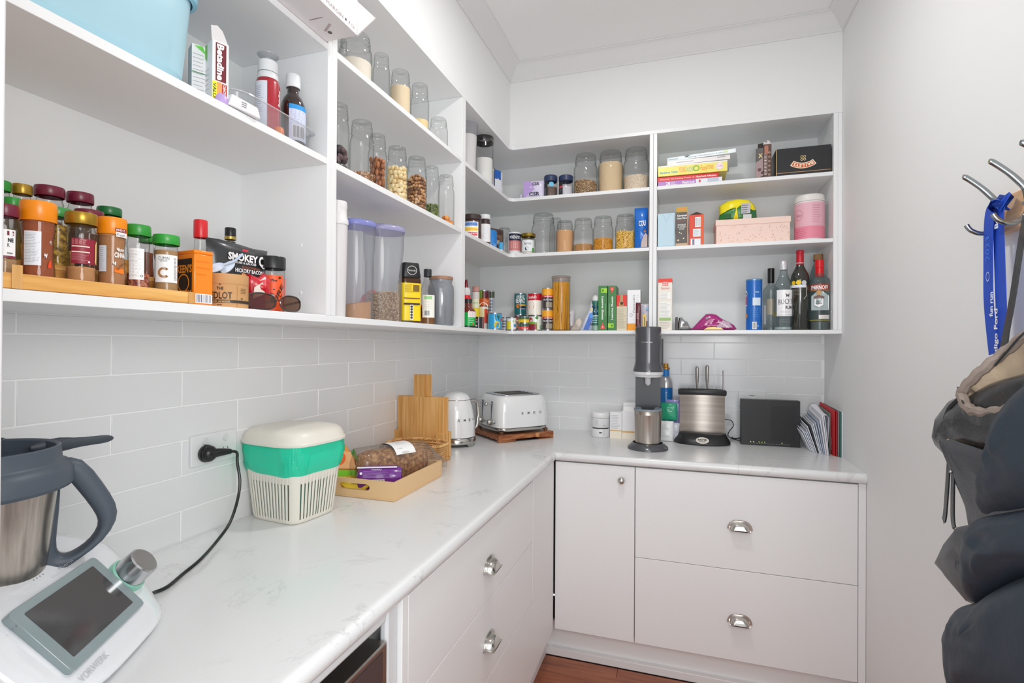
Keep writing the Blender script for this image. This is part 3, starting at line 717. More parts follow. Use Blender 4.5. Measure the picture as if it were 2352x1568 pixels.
# purple corn cake pack
PUR = mat('#6b2a86', .22, k=1.1, coat=.6)
t = E('snack_pack', 'purple bag of round corn cakes lying in the front of the tray', 'snack pack', (.218, -1.372, TB+.002), math.radians(25))
g = G(PUR)
rings = []
for i in range(15):
    s_ = i/14; x = -.075+.14*s_; k = .25 if i == 0 else (.93 if i == 1 else (1 if i < 12 else (.97, .9, .8)[i-12]))
    rings.append([(x, .037*cos(2*pi*q/24)*k*(1+.06*noise.noise(Vector((x*40, q*.5, 1)))), .038+.037*math.copysign(abs(sin(2*pi*q/24))**.8, sin(2*pi*q/24))*k*(1+.07*noise.noise(Vector((x*50, q*.6, 7))))) for q in range(24)])
g.loft(rings).done('wrapper', t, ang=60)
pm = lambda a, z, l: (a, -(.0392+l)*cos(z/.039), .038+(.0392+l)*sin(z/.039)); pm.curved = True
d = Dec(pm, .0012, .25); d.rect(-.07, .05, .040, .046, '#e9e3f2'); d.bars(-.028, .015, -.016, .004); d.lines(-.05, .03, .008, .03, 6, '#b58fca', .18); d.disc(-.056, .022, .004, '#e9e3f2'); d.fit('healthy', -.01, .034, .03, '#e9e3f2', .005)
d.done(t, 'side_print')
em_ = lambda a, z, l: (.0655+l, a, z+.038); em_.curved = False
d = Dec(em_, .001, .3); d.disc(0, 0, .029, '#8d1f3d', n=28); d.rect(-.014, -.002, -.02, .026, '#e8a03a'); d.poly([(-.02, .018), (-.006, .03), (.004, .022), (-.004, .012)], '#59b03c'); d.disc(.012, .012, .009, '#d9574a')
d.fit('CORN', .006, .006, .024, '#f2e6d8', .007, rot=-1.1, bold=.02); d.fit('THINS', -.002, -.006, .038, '#f2e6d8', .010, rot=-1.1, bold=.02); d.done(t, 'end_print')
# tall orange and green snack bag leaning behind
t = E('snack_bag', 'tall orange and green printed snack bag standing at the back of the tray', 'snack bag', (.075, -1.385, TB+.002), math.radians(60), rx=math.radians(-8))
out = [(-.055, 0), (.05, 0), (.06, .03), (.053, .085), (.03, .12), (.012, .155), (-.012, .185), (-.035, .19), (-.042, .175), (-.05, .12), (-.06, .06)]
g = G(mat('#e39a3c', .25, k=1.1, coat=.4)); g.pillow(out, .028, crumple=.012, seed=3, n=8).done('bag_body', t, ang=60)
d = Dec(flatmap(-.027), .002, .25); d.poly([(-.048, .004), (.044, .004), (.05, .03), (-.052, .042)], '#d8b23a'); d.poly([(-.054, .04), (.052, .028), (.052, .045), (-.052, .062)], '#7cc43a'); d.poly([(-.05, .066), (.046, .05), (.03, .105), (-.042, .125)], '#e8b07a'); d.disc(-.008, .09, .02, '#e36a33'); d.disc(-.02, .078, .012, '#f0c89c'); d.lines(-.045, .03, .008, .03, 6, '#8a4a24', .25); d.poly([(.03, .1), (.046, .08), (.05, .06), (.058, .07), (.04, .115)], '#3f7f2f'); d.rect(-.036, -.01, .168, .186, '#c9b8a8')
d.done(t, 'bag_print')
# ---------------------------------------------------------------- woven basket
t = E('wicker_basket', 'woven cane basket with tea bags beside the wooden tray', 'basket', (.155, -1.020, ZC))
WK = ramp_mat('cane', [(.3, '#a97a45'), (.5, '#cb9d62'), (.7, '#e0b981')], 40, .6, bump=.2)
g = G(WK)
NB = 44; rows_ = 9
for j in range(rows_):
    z = .006+j*.0088; k = j/rows_; a_, b_ = .082+.032*k, .058+.024*k
    for ph in (0, 1):
        pts = []
        for i in range(NB*2+1):
            th = 2*pi*i/(NB*2); wv = .0026*cos(th*NB/2+pi*(j+ph))
            pts.append(((a_+wv)*sup(th, .8), (b_+wv)*math.copysign(abs(sin(th))**.8, sin(th)), z+.0015*sin(th*NB/2+ph*pi)))
        g.tube(pts, .0026, 5)
g.done('woven_wall', t)
g = G(WK)
for i in range(22):
    th = 2*pi*i/22; g.tube([(.082*sup(th, .8), .058*math.copysign(abs(sin(th))**.8, sin(th)), .002), (.114*sup(th, .8), .082*math.copysign(abs(sin(th))**.8, sin(th)), .084)], .0022, 5)
g.done('cane_stakes', t)
g = G(WK)
for ph in (0, pi):
    pts = []
    for i in range(161):
        th = 2*pi*i/160; pts.append(((.115+.003*cos(th*26+ph))*sup(th, .8), (.083+.003*cos(th*26+ph))*math.copysign(abs(sin(th))**.8, sin(th)), .088+.003*sin(th*26+ph)))
    g.tube(pts, .0034, 6)
g.done('braided_rim', t)
G(WK).loft([rr_ring(.08, .056, .0005, 40, .8), rr_ring(.082, .058, .005, 40, .8)]).done('basket_base', t)
for k, (x, y, z, a) in enumerate(((.035, -.02, .050, .3), (.06, .012, .054, 1.1), (.01, .02, .046, 2.0))):
    q = E('tea_bag', ('white tea bag packet with a grey mark at the front of the cane basket', 'white tea bag packet leaning at the right inside the cane basket', 'white tea bag packet at the back of the cane basket')[k], 'tea bag', (.155+x, -1.02+y, ZC+z), a, 'tea bags in the cane basket', rx=.9)
    G(mat('#e9e6e2', .4, k=.95)).pillow([(-.022, -.017), (.022, -.017), (.022, .017), (-.022, .017)], .006, n=4, crumple=.003, seed=k).done('sachet', q)
    d = Dec(flatmap(-.0068)); d.rect(-.008, .008, -.007, .008, '#77777b'); d.done(q, 'printed_mark')
G(mat('#d9b07a', .6)).pillow([(-.07, -.04), (.07, -.04), (.075, 0), (.07, .04), (-.07, .04), (-.075, 0)], .018, ax='z', n=4, crumple=.01).done('biscuit_bag', loc=(.15, -1.02, ZC+.028), label='tan paper snack packet lying in the bottom of the cane basket', cat='snack packet')
# ---------------------------------------------------------------- chopping boards in a stand
t = E('board_stand', 'bamboo stand with upright side posts holding the chopping boards', 'board stand', (.112, -.905, ZC), math.radians(-4))
g = G(BAMBOO); g.box(-.115, .115, -.03, .035, .0005, .016).done('stand_base', t, bevel=.002)
for a in ((-.117, -.087, -.030, -.016), (.083, .117, -.032, -.016), (-.117, -.09, .019, .034), (.09, .117, .019, .034)):
    G(BAMBOO).box(a[0], a[1], a[2], a[3], .0165, .115).done('stand_post', t, bevel=.001)
def board(name, label, loc, w, h0, h1, hw, th=.014, x=0, n=6, seed=0):
    q = E(name, label, 'chopping board', loc, math.radians(-4), 'bamboo boards in the stand')
    rn = random.Random(seed); xs = [-w+2*w*i/n for i in range(n+1)]
    for i in range(n):
        a, b_ = xs[i], xs[i+1]
        G(BAMBOO).box(a+.0002, b_-.0002, -th/2, th/2, 0, h0).done('bamboo_strip', q, smooth=False)
    for i in range(2): G(BAMBOO).box(x-hw+hw*i+.0002, x+hw*(i+1)-hw+ -.0002, -th/2, th/2, h0+.0002, h1).done('bamboo_strip', q, smooth=False)
    return q
z_ = ZC+.0168
board('chopping_board', 'front bamboo chopping board with a square paddle handle', (.112, -.9125, z_), .105, .236, .325, .024, .0145, x=-.006)
board('chopping_board', 'rear bamboo chopping board, its edge showing right of the front one', (.121, -.8965, z_), .105, .236, .325, .024, .0125, x=.004, seed=4)
# ---------------------------------------------------------------- kettle
GLOSSW = mat('#eff0f1', .08, k=.96, coat=1)
x, y, r = .118, -.580, .090
KS = 1.06
t = E('kettle', 'white retro jug kettle with chrome base beside the chopping boards', 'kettle', (x, y, ZC), facecam(x, y)+.05)
G(CHROME).lathe([(0, .012), (.078, .012), (.086, .012), (.0875, .018), (.086, .030), (.082, .036), (0, .036)], 48).done('power_base', t)
g = G(CHROME)
for k in range(4):
    a = pi/4+k*pi/2; g.at((0, 0, 0), rz=a-pi/2).prism([(-.022, .0125), (.022, .0125), (.011, .0004), (-.011, .0004)], .074, .086)
g.done('feet', t, bevel=.001)
G(GLOSSW).lathe([(0, .037), (.080, .037), (.0845, .040), (.084, .06), (.081, .10), (.076, .14), (.069, .172), (.0605, .196)], 48).done('body', t)
G(mat('#bfc2c4', .15, 1, k=1)).lathe([(.0606, .196), (.0608, .1985)], 48).done('lid_seam', t)
G(GLOSSW).lathe([(.0605, .1985), (.060, .201), (.053, .214), (.040, .224), (.022, .2295), (0, .231)], 48).done('lid', t)
g = G(CHROME); g.at(rz=math.radians(-62)); g.prism([(-.028, .190), (.028, .190), (.0, .135)], -.088, -.055); g.done('spout', t, bevel=.003)
g = G(CHROME).at(rz=math.radians(118)); g.tube([(0, -.068, .185), (0, -.095, .188), (0, -.112, .175), (0, -.116, .12), (0, -.108, .07), (0, -.088, .055)], [.007, .009, .01, .01, .009, .007], 12).done('handle', t)
d = Dec(cylmap(.0795), .0008)
def smeg(d, z, dx, a0, hgt=.011):
    for i, c_ in enumerate('SMEG'): d.fit(c_, a0+i*dx, z, .0105, '#5c5c5e', hgt, bold=.01)
smeg(d, .115, .026, .008); d.done(t, 'maker_letters')
t.scale = (1.06, 1.06, 1.06)
# ---------------------------------------------------------------- toaster on a chopping block
th = math.radians(48); RB = ramp_mat('dark_red_timber', [(.3, '#6d3a20'), (.5, '#8f5330'), (.7, '#b47a4c')], 5, .35, stretch=(3, 18, 18), bump=.03, rand=5)
t = E('butcher_block', 'dark red timber chopping block with arched feet under the toaster', 'chopping board', (.298, -.492, ZC), th)
BWd, BL = .31, .285
for i in range(6):
    a, b_ = BL*i/6, BL*(i+1)/6
    G(RB).box(.0, BWd, a+.0003, b_-.0003, .012, .034).done('timber_strip', t, smooth=False)
for yy in (0, BL-.02):
    G(RB).prism([(0, .0004), (.085, .0004), (.1, .0115), (.21, .0115), (.225, .0004), (BWd, .0004), (BWd, .0118), (0, .0118)], yy, yy+.02).done('foot', t, bevel=.001)
g = G(mat('#c48a58', .4)); g.box(.205, .225, -.0003, .0, .0125, .0338).done('light_inlay', t, smooth=False)
c_, s_ = cos(th), sin(th)
def blk(lx, ly): return (.298+lx*c_-ly*s_, -.492+lx*s_+ly*c_)
tw, td = .148, .134
bx_, by_ = blk(.156, .142)
t = E('toaster', 'white four slice retro toaster with chrome levers on the timber block', 'toaster', (bx_, by_, ZC+.0345), th)
def tring(sx, z, inset=0, p=.40): return rr_ring((tw-inset)*sx, (td-inset)*sx, z, 96, p)
G(CHROME).loft([tring(.9, .013), tring(.985, .014), tring(1.0, .020), tring(.995, .027)]).done('chrome_base', t, ang=40)
g = G(CHROME)
for sx in (-1, 1):
    for sy in (-1, 1): g.at((sx*(tw-.022), sy*(td-.022), 0)).lathe([(.0, .0003), (.008, .0003), (.009, .004), (.014, .014)], 16)
g.done('feet', t)
G(GLOSSW).loft([tring(.97, .0272), tring(1.0, .030), tring(1.0, .045), tring(.985, .095), tring(.95, .14), tring(.90, .168), tring(.86, .177), tring(.80, .181)]).done('body', t, ang=50)
tp = G(mat('#b9bcc0', .25, 1, k=1)).loft([tring(.80, .1812), tring(.79, .1845), tring(.02, .1855)]).done('top_plate', t, ang=40)
g = G(BLACK)
for yy in (-.063, -.025, .014, .052): g.box(-.078, .078, yy-.0085, yy+.0085, .1852, .1862)
g.done('bread_slots', tp)
g = G(CHROME)
for yy in (-.063, -.025, .014, .052): g.at((0, yy, .1857)).tube([(-.075, 0, .001), (.075, 0, .001)], .0014, 6)
g.done('slot_wires', tp)
# lever side faces local -x
for k, yy in enumerate((-.048, .05)):
    lx = -tw*.985
    sl = G(mat('#55585c', .4)).box(lx-.003, lx+.006, yy-.0016, yy+.0016, .068, .152).done('lever_slot', t)
    lv = G(CHROME).tube([(lx, yy, .142), (lx-.026, yy, .142)], .0028, 8).ball((lx-.031, yy, .142), .0095, 18, 12).done('lever', t)
    g = G(CHROME).at((lx, yy, .052), ry=-pi/2); g.lathe([(.0185, 0), (.019, .004), (.016, .006), (.013, .008), (.0125, .020), (.011, .022), (0, .0225)], 30).done('dial', t)
    G(mat('#8a8d91', .3, .8)).at((lx, yy-.033, .052), ry=-pi/2).lathe([(.0058, 0), (.0058, .004), (.005, .0052), (0, .0055)], 18).done('button', t)
def tm(a, z, l): return (a, -(td*.992+l), z)
tm.curved = False
d = Dec(tm, .001); smeg(d, .098, .034, -.022); d.done(t, 'maker_letters')
# ---------------------------------------------------------------- small white things by the back wall
x, y, r, h = cyl('B', 1358, 1401, 943, ZC, plane=-.14)
t = E('tablet_tub', 'small white screw top tub standing at the back of the bench', 'tub', (x, y, ZC), facecam(x, y))
G(mat('#ececee', .35, k=.95)).lathe([(0, .0003), (r*.9, .0003), (r*.97, .004), (r*.97, h*.36), (r*.94, h*.38), (r*.97, h*.40), (r*.97, h*.78)], 32).done('tub_body', t)
G(mat('#f4f4f4', .3, k=.95)).lathe([(r*.98, h*.79), (r, h*.8), (r, h*.95), (r*.95, h), (0, h)], 32).done('lid', t)
d = Dec(cylmap(r*.975)); d.rect(-r, r, h*.36, h*.4, '#2f3032'); d.lines(-.028, -.005, h*.5, h*.72, 7, '#9a9aa0', .2); d.fit('Activ', .02, h*.5, .016, '#6f7076', .006); d.rect(-.006, .006, h*.18, h*.24, '#444448'); d.lines(.012, .03, h*.1, h*.3, 5, '#b0b0b6', .2); d.done(t)
def pbox(name, label, cat, u1, u2, vt, yf, depth, zb=ZC, col='#f0eff0', group=None, rz=0, dec=None, top=None):
    A, B_ = ony(u1, vt, yf), ony(u2, vt, yf); w_ = B_.x-A.x; h = zat((u1+u2)/2, vt, math.hypot((A.x+B_.x)/2-CAM.x, yf-CAM.y))-zb
    t = E(name, label, cat, ((A.x+B_.x)/2, yf, zb), rz, group)
    G(mat(col, .45, k=1)).box(-w_/2, w_/2, 0, depth, .0003, h).done('carton', t, bevel=.0007)
    if dec: d = Dec(flatmap(0)); dec(d, w_, h, t); d.done(t, 'front_print')
    return t, w_, h
def dA(d, w, h, t): d.rect(-w/2, w/2, h*.27, h*.31, '#dcae6c'); d.lines(-w*.4, w*.4, h*.35, h*.9, 9, '#a9a9b2', .2); d.rect(-w/2, w/2, 0, h*.27, '#efe3d2')
pbox('pill_box', 'left of two white medicine boxes with a gold stripe beside the tub', 'medicine box', 1401.5, 1428, 946, -.165, .05, dec=dA)
def dB(d, w, h, t):
    d.rect(-w/2, w/2, h*.22, h*.28, '#dcae6c'); d.rect(-w/2, w/2, 0, h*.22, '#efe3d2'); G(mat('#f4f4f4', .4, k=.95)).at((0, .002, h), rx=-.35).box(-w*.42, w*.42, -.0005, .0005, 0, .022).done('open_flap', t)
pbox('pill_box', 'right of two white medicine boxes with a gold stripe, its flap open', 'medicine box', 1428.7, 1461, 944, -.165, .05, dec=dB)
def dC(d, w, h, t): d.poly([(-w/2, h*.2), (w/2, h*.2), (w/2, h*.9)], '#c9596a'); d.lines(-w*.4, w*.3, h*.5, h*.9, 5, '#b9b3c0', .2)
pbox('pill_box', 'pink and white medicine box standing behind the gold striped boxes', 'medicine box', 1432, 1468, 925, -.10, .05, dec=dC)
# ---------------------------------------------------------------- drink carbonator
SG = mat('#4a4b50', .22, k=1, coat=.4); SGD = mat('#34353a', .3, k=1)
x, y = .968, -.375
t = E('soda_machine', 'tall dark grey drink carbonator with a silver collar and steel carafe holder', 'soda maker', (x, y, ZC), facecam(x, y))
rb = .089
G(SG).lathe([(0, .001), (rb, .001), (rb, .006), (rb*.97, .011), (rb*.80, .026), (rb*.74, .028), (rb*.72, .018), (0, .017)], 44).done('base_ring', t)
g = G(SGD); g.loft([[(.056*cos(pi*i/14), .045+.05*sin(pi*i/14), z) for i in range(15)] for z in (.005, .34)]).done('column', t, ang=50)
hz0 = .334
G(mat('#d9dadc', .15, k=1, coat=.6)).lathe([(.0, hz0-.012), (.060, hz0-.012), (.063, hz0-.002), (.066, hz0), (.066, hz0+.012), (0, hz0+.012)], 44, 0, .012).done('silver_collar', t)
G(SG).lathe([(.067, hz0+.012), (.0665, hz0+.02), (.060, hz0+.042), (.0575, hz0+.06), (.0575, hz0+.205), (.0565, hz0+.212), (.053, hz0+.214), (0, hz0+.212)], 44, 0, .012).done('head', t)
d = Dec(cylmap(.0578), .0005); d.mp = (lambda f: (lambda a, z, l: (lambda p: (p[0], p[1]+.012, p[2]))(f(a, z, l))))(d.mp); d.mp.curved = True
d.fit('soda', -.020, hz0+.145, .018, '#b9bbc2', .0055); d.fit('stream', .0045, hz0+.145, .028, '#f0f0f4', .0055, bold=.02); d.done(t, 'maker_letters')
G(mat('#c9cbcf', .2, k=1)).lathe([(.0, hz0-.052), (.008, hz0-.048), (.0125, hz0-.04), (.0125, hz0-.012)], 24, 0, -.014).done('carbonating_nozzle', t)
G(SGD).at((.0625, .03, hz0+.06)).box(-.003, .004, -.008, .008, -.04, .10).done('side_lever', t, bevel=.003)
tb = ramp_mat('brushed_cup_steel', [(.3, '#a89f97'), (.7, '#cfc6bd')], 3, .3, stretch=(30, 30, .4), bump=.01, metal=1, k=1)
t2 = E('steel_tumbler', 'brushed steel carafe with a grey rim standing on the soda maker base', 'tumbler', (x, y, ZC+.0185), facecam(x, y))
G(tb).lathe([(0, .001), (.053, .001), (.0560, .004), (.0600, .136), (.0602, .1365), (.0598, .138), (.0608, .154), (.0575, .153), (.054, .01), (0, .01)], 44).done('cup', t2)
G(mat('#7f8b94', .4, k=1)).lathe([(.0615, .153), (.0618, .160), (.0605, .1625), (.0545, .160), (.053, .150), (.0575, .1525)], 44).done('rim', t2)
G(mat('#7f8b94', .4, k=1)).at((0, .052, .158)).box(-.016, .016, -.004, .006, -.002, .007).done('pour_tab', t2, bevel=.002)
# gas cylinder behind
x, y, r, h = cyl('B', 1514, 1545, 834, ZC, plane=-.075)
t = E('gas_cylinder', 'blue and silver gas cylinder with a brass valve behind the soda maker', 'gas cylinder', (x, y, ZC), facecam(x, y))
G(mat('#1263a8', .3, k=1.05)).lathe([(0, .0005), (r*.95, .0005), (r, .005), (r, h*.68)], 28).done('cylinder_sleeve', t)
G(mat('#b9b9bd', .3, .8, k=1)).lathe([(r*.99, h*.68), (r*.96, h*.74), (r*.75, h*.80), (r*.5, h*.83), (0, h*.83)], 28).done('shoulder', t)
G(mat('#2277c4', .3)).lathe([(r*.52, h*.82), (r*.52, h*.925), (0, h*.925)], 24).done('neck_seal', t)
G(mat('#b98a3c', .25, .9, k=1)).lathe([(r*.6, h*.925), (r*.6, h*.945), (r*.38, h*.95), (r*.38, h), (0, h)], 16).done('brass_valve', t)
d = Dec(cylmap(r)); d.fit('sodastream', .004, h*.42, h*.42, '#bfe0f2', .010, rot=-pi/2); d.done(t, 'cylinder_lettering')
def pouch(name, label, cat, loc, rz, w, h, dp, col, dec=None, seed=0, rough=.35, crumple=.008, out=None, group=None, rx=0, coat=.3, n=7):
    t = E(name, label, cat, loc, rz, group, rx=rx)
    out = out or [(-w/2, 0), (0, -.0), (w/2, 0), (w/2*1.02, h*.3), (w/2, h*.75), (w/2, h), (0, h), (-w/2, h), (-w/2, h*.75), (-w/2*1.02, h*.3)]
    G(mat(col, rough, k=1.1, coat=coat)).pillow(out, dp/2, crumple=crumple, seed=seed, n=n, p=.6).done('pouch_body', t, ang=60)
    if dec: d = Dec(flatmap(-dp/2), .0015, rough); dec(d, w, h); d.done(t, 'pouch_print')
    return t
def dP(d, w, h): d.lines(-w*.1, w*.4, h*.7, h*.78, 1, '#9fd8c4', .3); d.fit('for', .008, h*.55, .02, '#d8f0e6', .006, bold=.02)
pouch('supplement_pouch', 'green pouch behind the steel tumbler', 'pouch', (1.055, -.150, ZC+.1), -.1, .075, .085, .03, '#1f9a72', dP, 2)
pouch('supplement_pouch', 'lilac pouch behind the green pouch', 'pouch', (1.075, -.11, ZC+.001), -.1, .078, .195, .03, '#8f86c4', None, 5)
def dW(d, w, h): d.lines(-w*.35, w*.2, h*.2, h*.85, 7, '#8aa79d', .14)
pouch('sachet_packet', 'white packet with fine green print below the green pouch', 'packet', (1.042, -.168, ZC+.001), -.05, .07, .098, .04, '#ecedef', dW, 4)
pouch('clear_bag', 'small clear plastic bag beside the white packet', 'bag', (1.088, -.158, ZC+.001), .2, .035, .09, .03, '#bcc0c8', None, 9, .15, .012)
# ---------------------------------------------------------------- knife block
x, y = 1.205, -.150
t = E('knife_block', 'oval stainless knife block with a black base and black top', 'knife block', (x, y, ZC))
BK = mat('#202123', .38, k=1)
def oval(a, b_, z, n=48, p=1, dy=0): return [(a*sup(2*pi*i/n, p), dy+b_*math.copysign(abs(sin(2*pi*i/n))**p, sin(2*pi*i/n)), z) for i in range(n)]
G(BK).loft([oval(.122, .080, .0005, p=.85), oval(.128, .084, .005, p=.85), oval(.127, .083, .012, p=.85), oval(.118, .072, .028, p=.8, dy=.004), oval(.108, .058, .048, p=.8, dy=.01), oval(.104, .05, .052, p=.8, dy=.012)]).done('base', t, ang=45)
def arcs(w_, d_, z, bow, n=20):
    """slab bowed forwards: front and back arcs"""
    f = [(w_*s, .012-d_-bow*(1-s*s)*-1, z) for s in [-1+2*i/n for i in range(n+1)]]
    b_ = [(w_*s, .012+d_+bow*(1-s*s)*1, z) for s in [1-2*i/n for i in range(n+1)]]
    return f+b_
G(ramp_mat('brushed_block_steel', [(.3, '#9d948b'), (.7, '#c9c0b8')], 1.2, .32, stretch=(.5, 2, 30), bump=0, metal=1, k=1)).loft([arcs(.101, .026, z, .022) for z in (.05, .235)]).done('steel_body', t, ang=45)
G(BK).loft([arcs(.1055, .031, .228, .022), arcs(.1085, .034, .236, .022), arcs(.1085, .034, .250, .022), arcs(.105, .030, .254, .022)]).loft([arcs(.103, .028, .2542, .022), arcs(.098, .024, .246, .022)], cap=False).done('rim', t, ang=45)
g = G(mat('#0c0d0e', .6, k=1)).loft([arcs(.099, .024, .2545, .022), arcs(.099, .024, .2548, .022)])
g.use(mat('#2a2b2d', .5, k=1))
for sx in (-.06, -.02, .03, .065): g.box(sx-.001, sx+.001, -.0, .05, .2550, .258)
g.done('knife_well', t)
g = G(CHROME); g.at((0, -.0745, .030), rx=-.62); d = Dec(lambda a, z, l: (a, -.0785+z*.65-l*.7, .0235+z*.85+l*.7), .0002, .3); d.mp.curved = False
d._m('#cfc8be'); d.g.add([d.mp(.029*cos(2*pi*i/28), .0155*sin(2*pi*i/28), .0018) for i in range(28)], [tuple(range(28))]); d.l = .002
d.fit('MASTER', 0, .003, .040, '#2a2a2a', .009, bold=.04); d.fit('KNIVES', 0, -.006, .026, '#2a2a2a', .004, bold=.03); d.done(t, 'oval_badge')
KN = mat('#a9a4a1', .22, 1, k=1)
for k, (u, vt, rad, kd) in enumerate(((1601, 841, .0082, 0), (1624, 838, .0082, 0), (1661, 850, .0036, 1))):
    p = ony(u, 885, -.138 if not kd else -.155); zt_ = zat(u, vt, math.hypot(p.x-CAM.x, p.y-CAM.y)); z0 = ZC+.243
    q = E('knife', ('steel handled knife at the left of the knife block', 'steel handled knife in the middle of the knife block', 'thin honing rod at the right of the knife block')[k], 'knife' if not kd else 'honing steel', (p.x, p.y, z0), 0, 'steel handled knives in the block' if not kd else None)
    H = zt_-z0
    if kd: G(KN).lathe([(0, 0), (rad, 0), (rad*.8, H*.7), (rad, H*.9), (rad, H-.002), (0, H)], 14).done('rod', q)
    else:
        G(KN).lathe([(0, 0), (rad*.28, 0), (rad*.35, .012), (rad*.9, H*.42), (rad, H*.6), (rad, H-.009), (rad*.8, H-.003), (0, H)], 18).done('handle', q)
# ---------------------------------------------------------------- router and cord
A, B_ = ony(1702, 917, -.128), ony(1838, 917, -.126); rw = B_.x-A.x; rh = zat(1770, 919, math.hypot(A.x+rw/2-CAM.x, -.127-CAM.y))-ZC
t = E('router', 'black upright internet router with a row of small green lights', 'router', (A.x+rw/2, -.127, ZC))
RM = ramp_mat('router_black', [(.3, '#19191b'), (.7, '#1f1f22')], 4, .42, bump=0, k=1)
G(RM).box(-rw/2, rw/2, 0, .05, .0005, rh).done('case', t, bevel=.0015)
g = G(mat('#141416', .5, k=1))
n_ = 34
for i in range(n_): g.box(0.003, rw/2-.018, -.0009, 0, .026+(rh-.05)*i/n_, .026+(rh-.05)*(i+.45)/n_)
g.done('front_grille', t, kind='stuff', smooth=False)
ge = bpy.data.materials.new('green_led'); ge.use_nodes = True; pb_ = ge.node_tree.nodes['Principled BSDF']; pb_.inputs['Emission Color'].default_value = (.7, .95, .2, 1); pb_.inputs['Emission Strength'].default_value = 1.2; pb_.inputs['Base Color'].default_value = (.5, .6, .1, 1)
g = G(ge)
for i in (0, 1, 3, 4, 5, 11): g.box(-rw*.33+i*rw*.048-.0013, -.0013+rw*.012-rw*.33+i*rw*.048, -.0011, 0, .015, .0175)
g.done('indicator_lights', t)
d = Dec(flatmap(0)); 
for i in range(14): d.rect(-rw*.335+i*rw*.048, -rw*.305+i*rw*.048, .009, .0105, '#8c8c90')
d.done(t, 'port_labels')
g = G(CORD); o_ = Vector((1.35, -.1, ZC))
pts = [ony(1663, 962, -.08), ony(1680, 966, -.08), ony(1684, 978, -.09), ony(1675, 990, -.09), ony(1672, 1000, -.095), onz(1680, 1006, ZC+.006), onz(1702, 1012, ZC+.006), onz(1716, 1010, ZC+.006)]
g.tube(smooth([p-o_ for p in pts]), .0022, 6)
g.tube(smooth([p-o_ for p in (onz(1677, 1001, ZC+.008), onz(1688, 1007, ZC+.012), onz(1700, 1004, ZC+.008), onz(1690, 1000, ZC+.006), onz(1706, 1009, ZC+.012))]), .0028, 6)
rt = bpy.data.objects['router']; q = g.done('power_cable', rt); q.location = o_-rt.location
# ---------------------------------------------------------------- stack of mail and folders in the corner
rn = random.Random(12)
def sheet(name, label, cat, x, y0, y1, h, th_, col, lean, group=None, yaw=0, dec=None, slope=0):
    """upright sheet standing on the bench: length along y, thickness along x, leaning over towards -x"""
    t = E(name, label, cat, (x, y0, ZC+.0006), yaw, group, ry=-lean)
    g = G(mat(col, .55, k=1)); L_ = y1-y0
    g.prism([(0, 0), (L_, 0), (L_, h+slope), (0, h)], 0, th_, 'x'); g.done('sheet', t, bevel=.0006)
    if dec:
        d = Dec(sidemap(-.0002, -1)); dec(d, L_, h); d.done(t, 'sheet_print')
    return t
def dL(d, L, h): d.lines(-L*.8, -L*.3, h*.1, h*.45, 6, '#8a8c94', .2)
x = 1.655
cols = ['#eceef4', '#e4e8f0', '#f1f1f4', '#dfe3ec', '#eceef2', '#3b3f44', '#e8ebf2', '#f0f1f5', '#cfd5de', '#b8c3d4', '#ecedf3', '#f3f3f6', '#e2e6ee']
desc = ['outermost white window envelope at the left of the leaning mail', 'second envelope from the left in the leaning mail, cool white', 'third envelope from the left in the leaning mail, bright white', 'fourth sheet from the left in the leaning mail, pale blue grey', 'fifth sheet from the left in the leaning mail, plain white', 'thin dark grey folder in the middle of the leaning mail', 'tall white letter just right of the dark folder in the mail', 'bright white letter, second right of the dark folder', 'grey paper sheet, third right of the dark folder', 'pale blue sheet, fourth right of the dark folder', 'white letter, fifth right of the dark folder', 'white letter, sixth right of the dark folder', 'white letter beside the red folder, seventh right of the dark folder']
for i, c_ in enumerate(cols):
    h = .085+.012*i*.6+rn.uniform(-.008, .01); y0 = -.205-.006*i+rn.uniform(-.008, .008)
    sheet('mail_sheet', desc[i], 'envelope' if i < 5 else 'paper', x+i*.0044, y0, -.075, h, .0026, c_, .42-.027*i, None, 0, dL if i in (0, 2) else None, .02)
# rolled magazine of white pages bent over the mail
t = E('bent_booklet', 'white booklet of pages bent over into a curl above the mail', 'booklet', (1.704, -.085, ZC+.09), 0)
g = G(mat('#eff0f6', .4, k=.95)); 
prof_ = [(-.006, 0), (-.010, .03), (-.016, .052), (-.020, .068), (-.014, .082), (0, .088), (.012, .082), (.016, .066), (.013, .03), (.009, -.04), (.008, -.075)]
pr2 = [(a*.66+.001, b_ if b_ < .05 else .05+(b_-.05)*.72) for a, b_ in prof_]
n = len(prof_); vs = []; 
for yy, k in ((-.165, 1), (-.06, 1.25), (.05, 1.5)):
    vs += [(a*k, yy, b_*(.9+.25*k)-(.02 if yy < 0 else .0)) for a, b_ in prof_]
fs = [(j*n+i, j*n+i+1, (j+1)*n+i+1, (j+1)*n+i) for j in range(2) for i in range(n-1)]
g.add(vs, fs).done('pages', t, solid=.0035, sub=1, ang=80)
def dR(d, L, h): d.fit('ENJO', -.035, .045, .05, '#f4d0d0', .012, rot=pi/2)
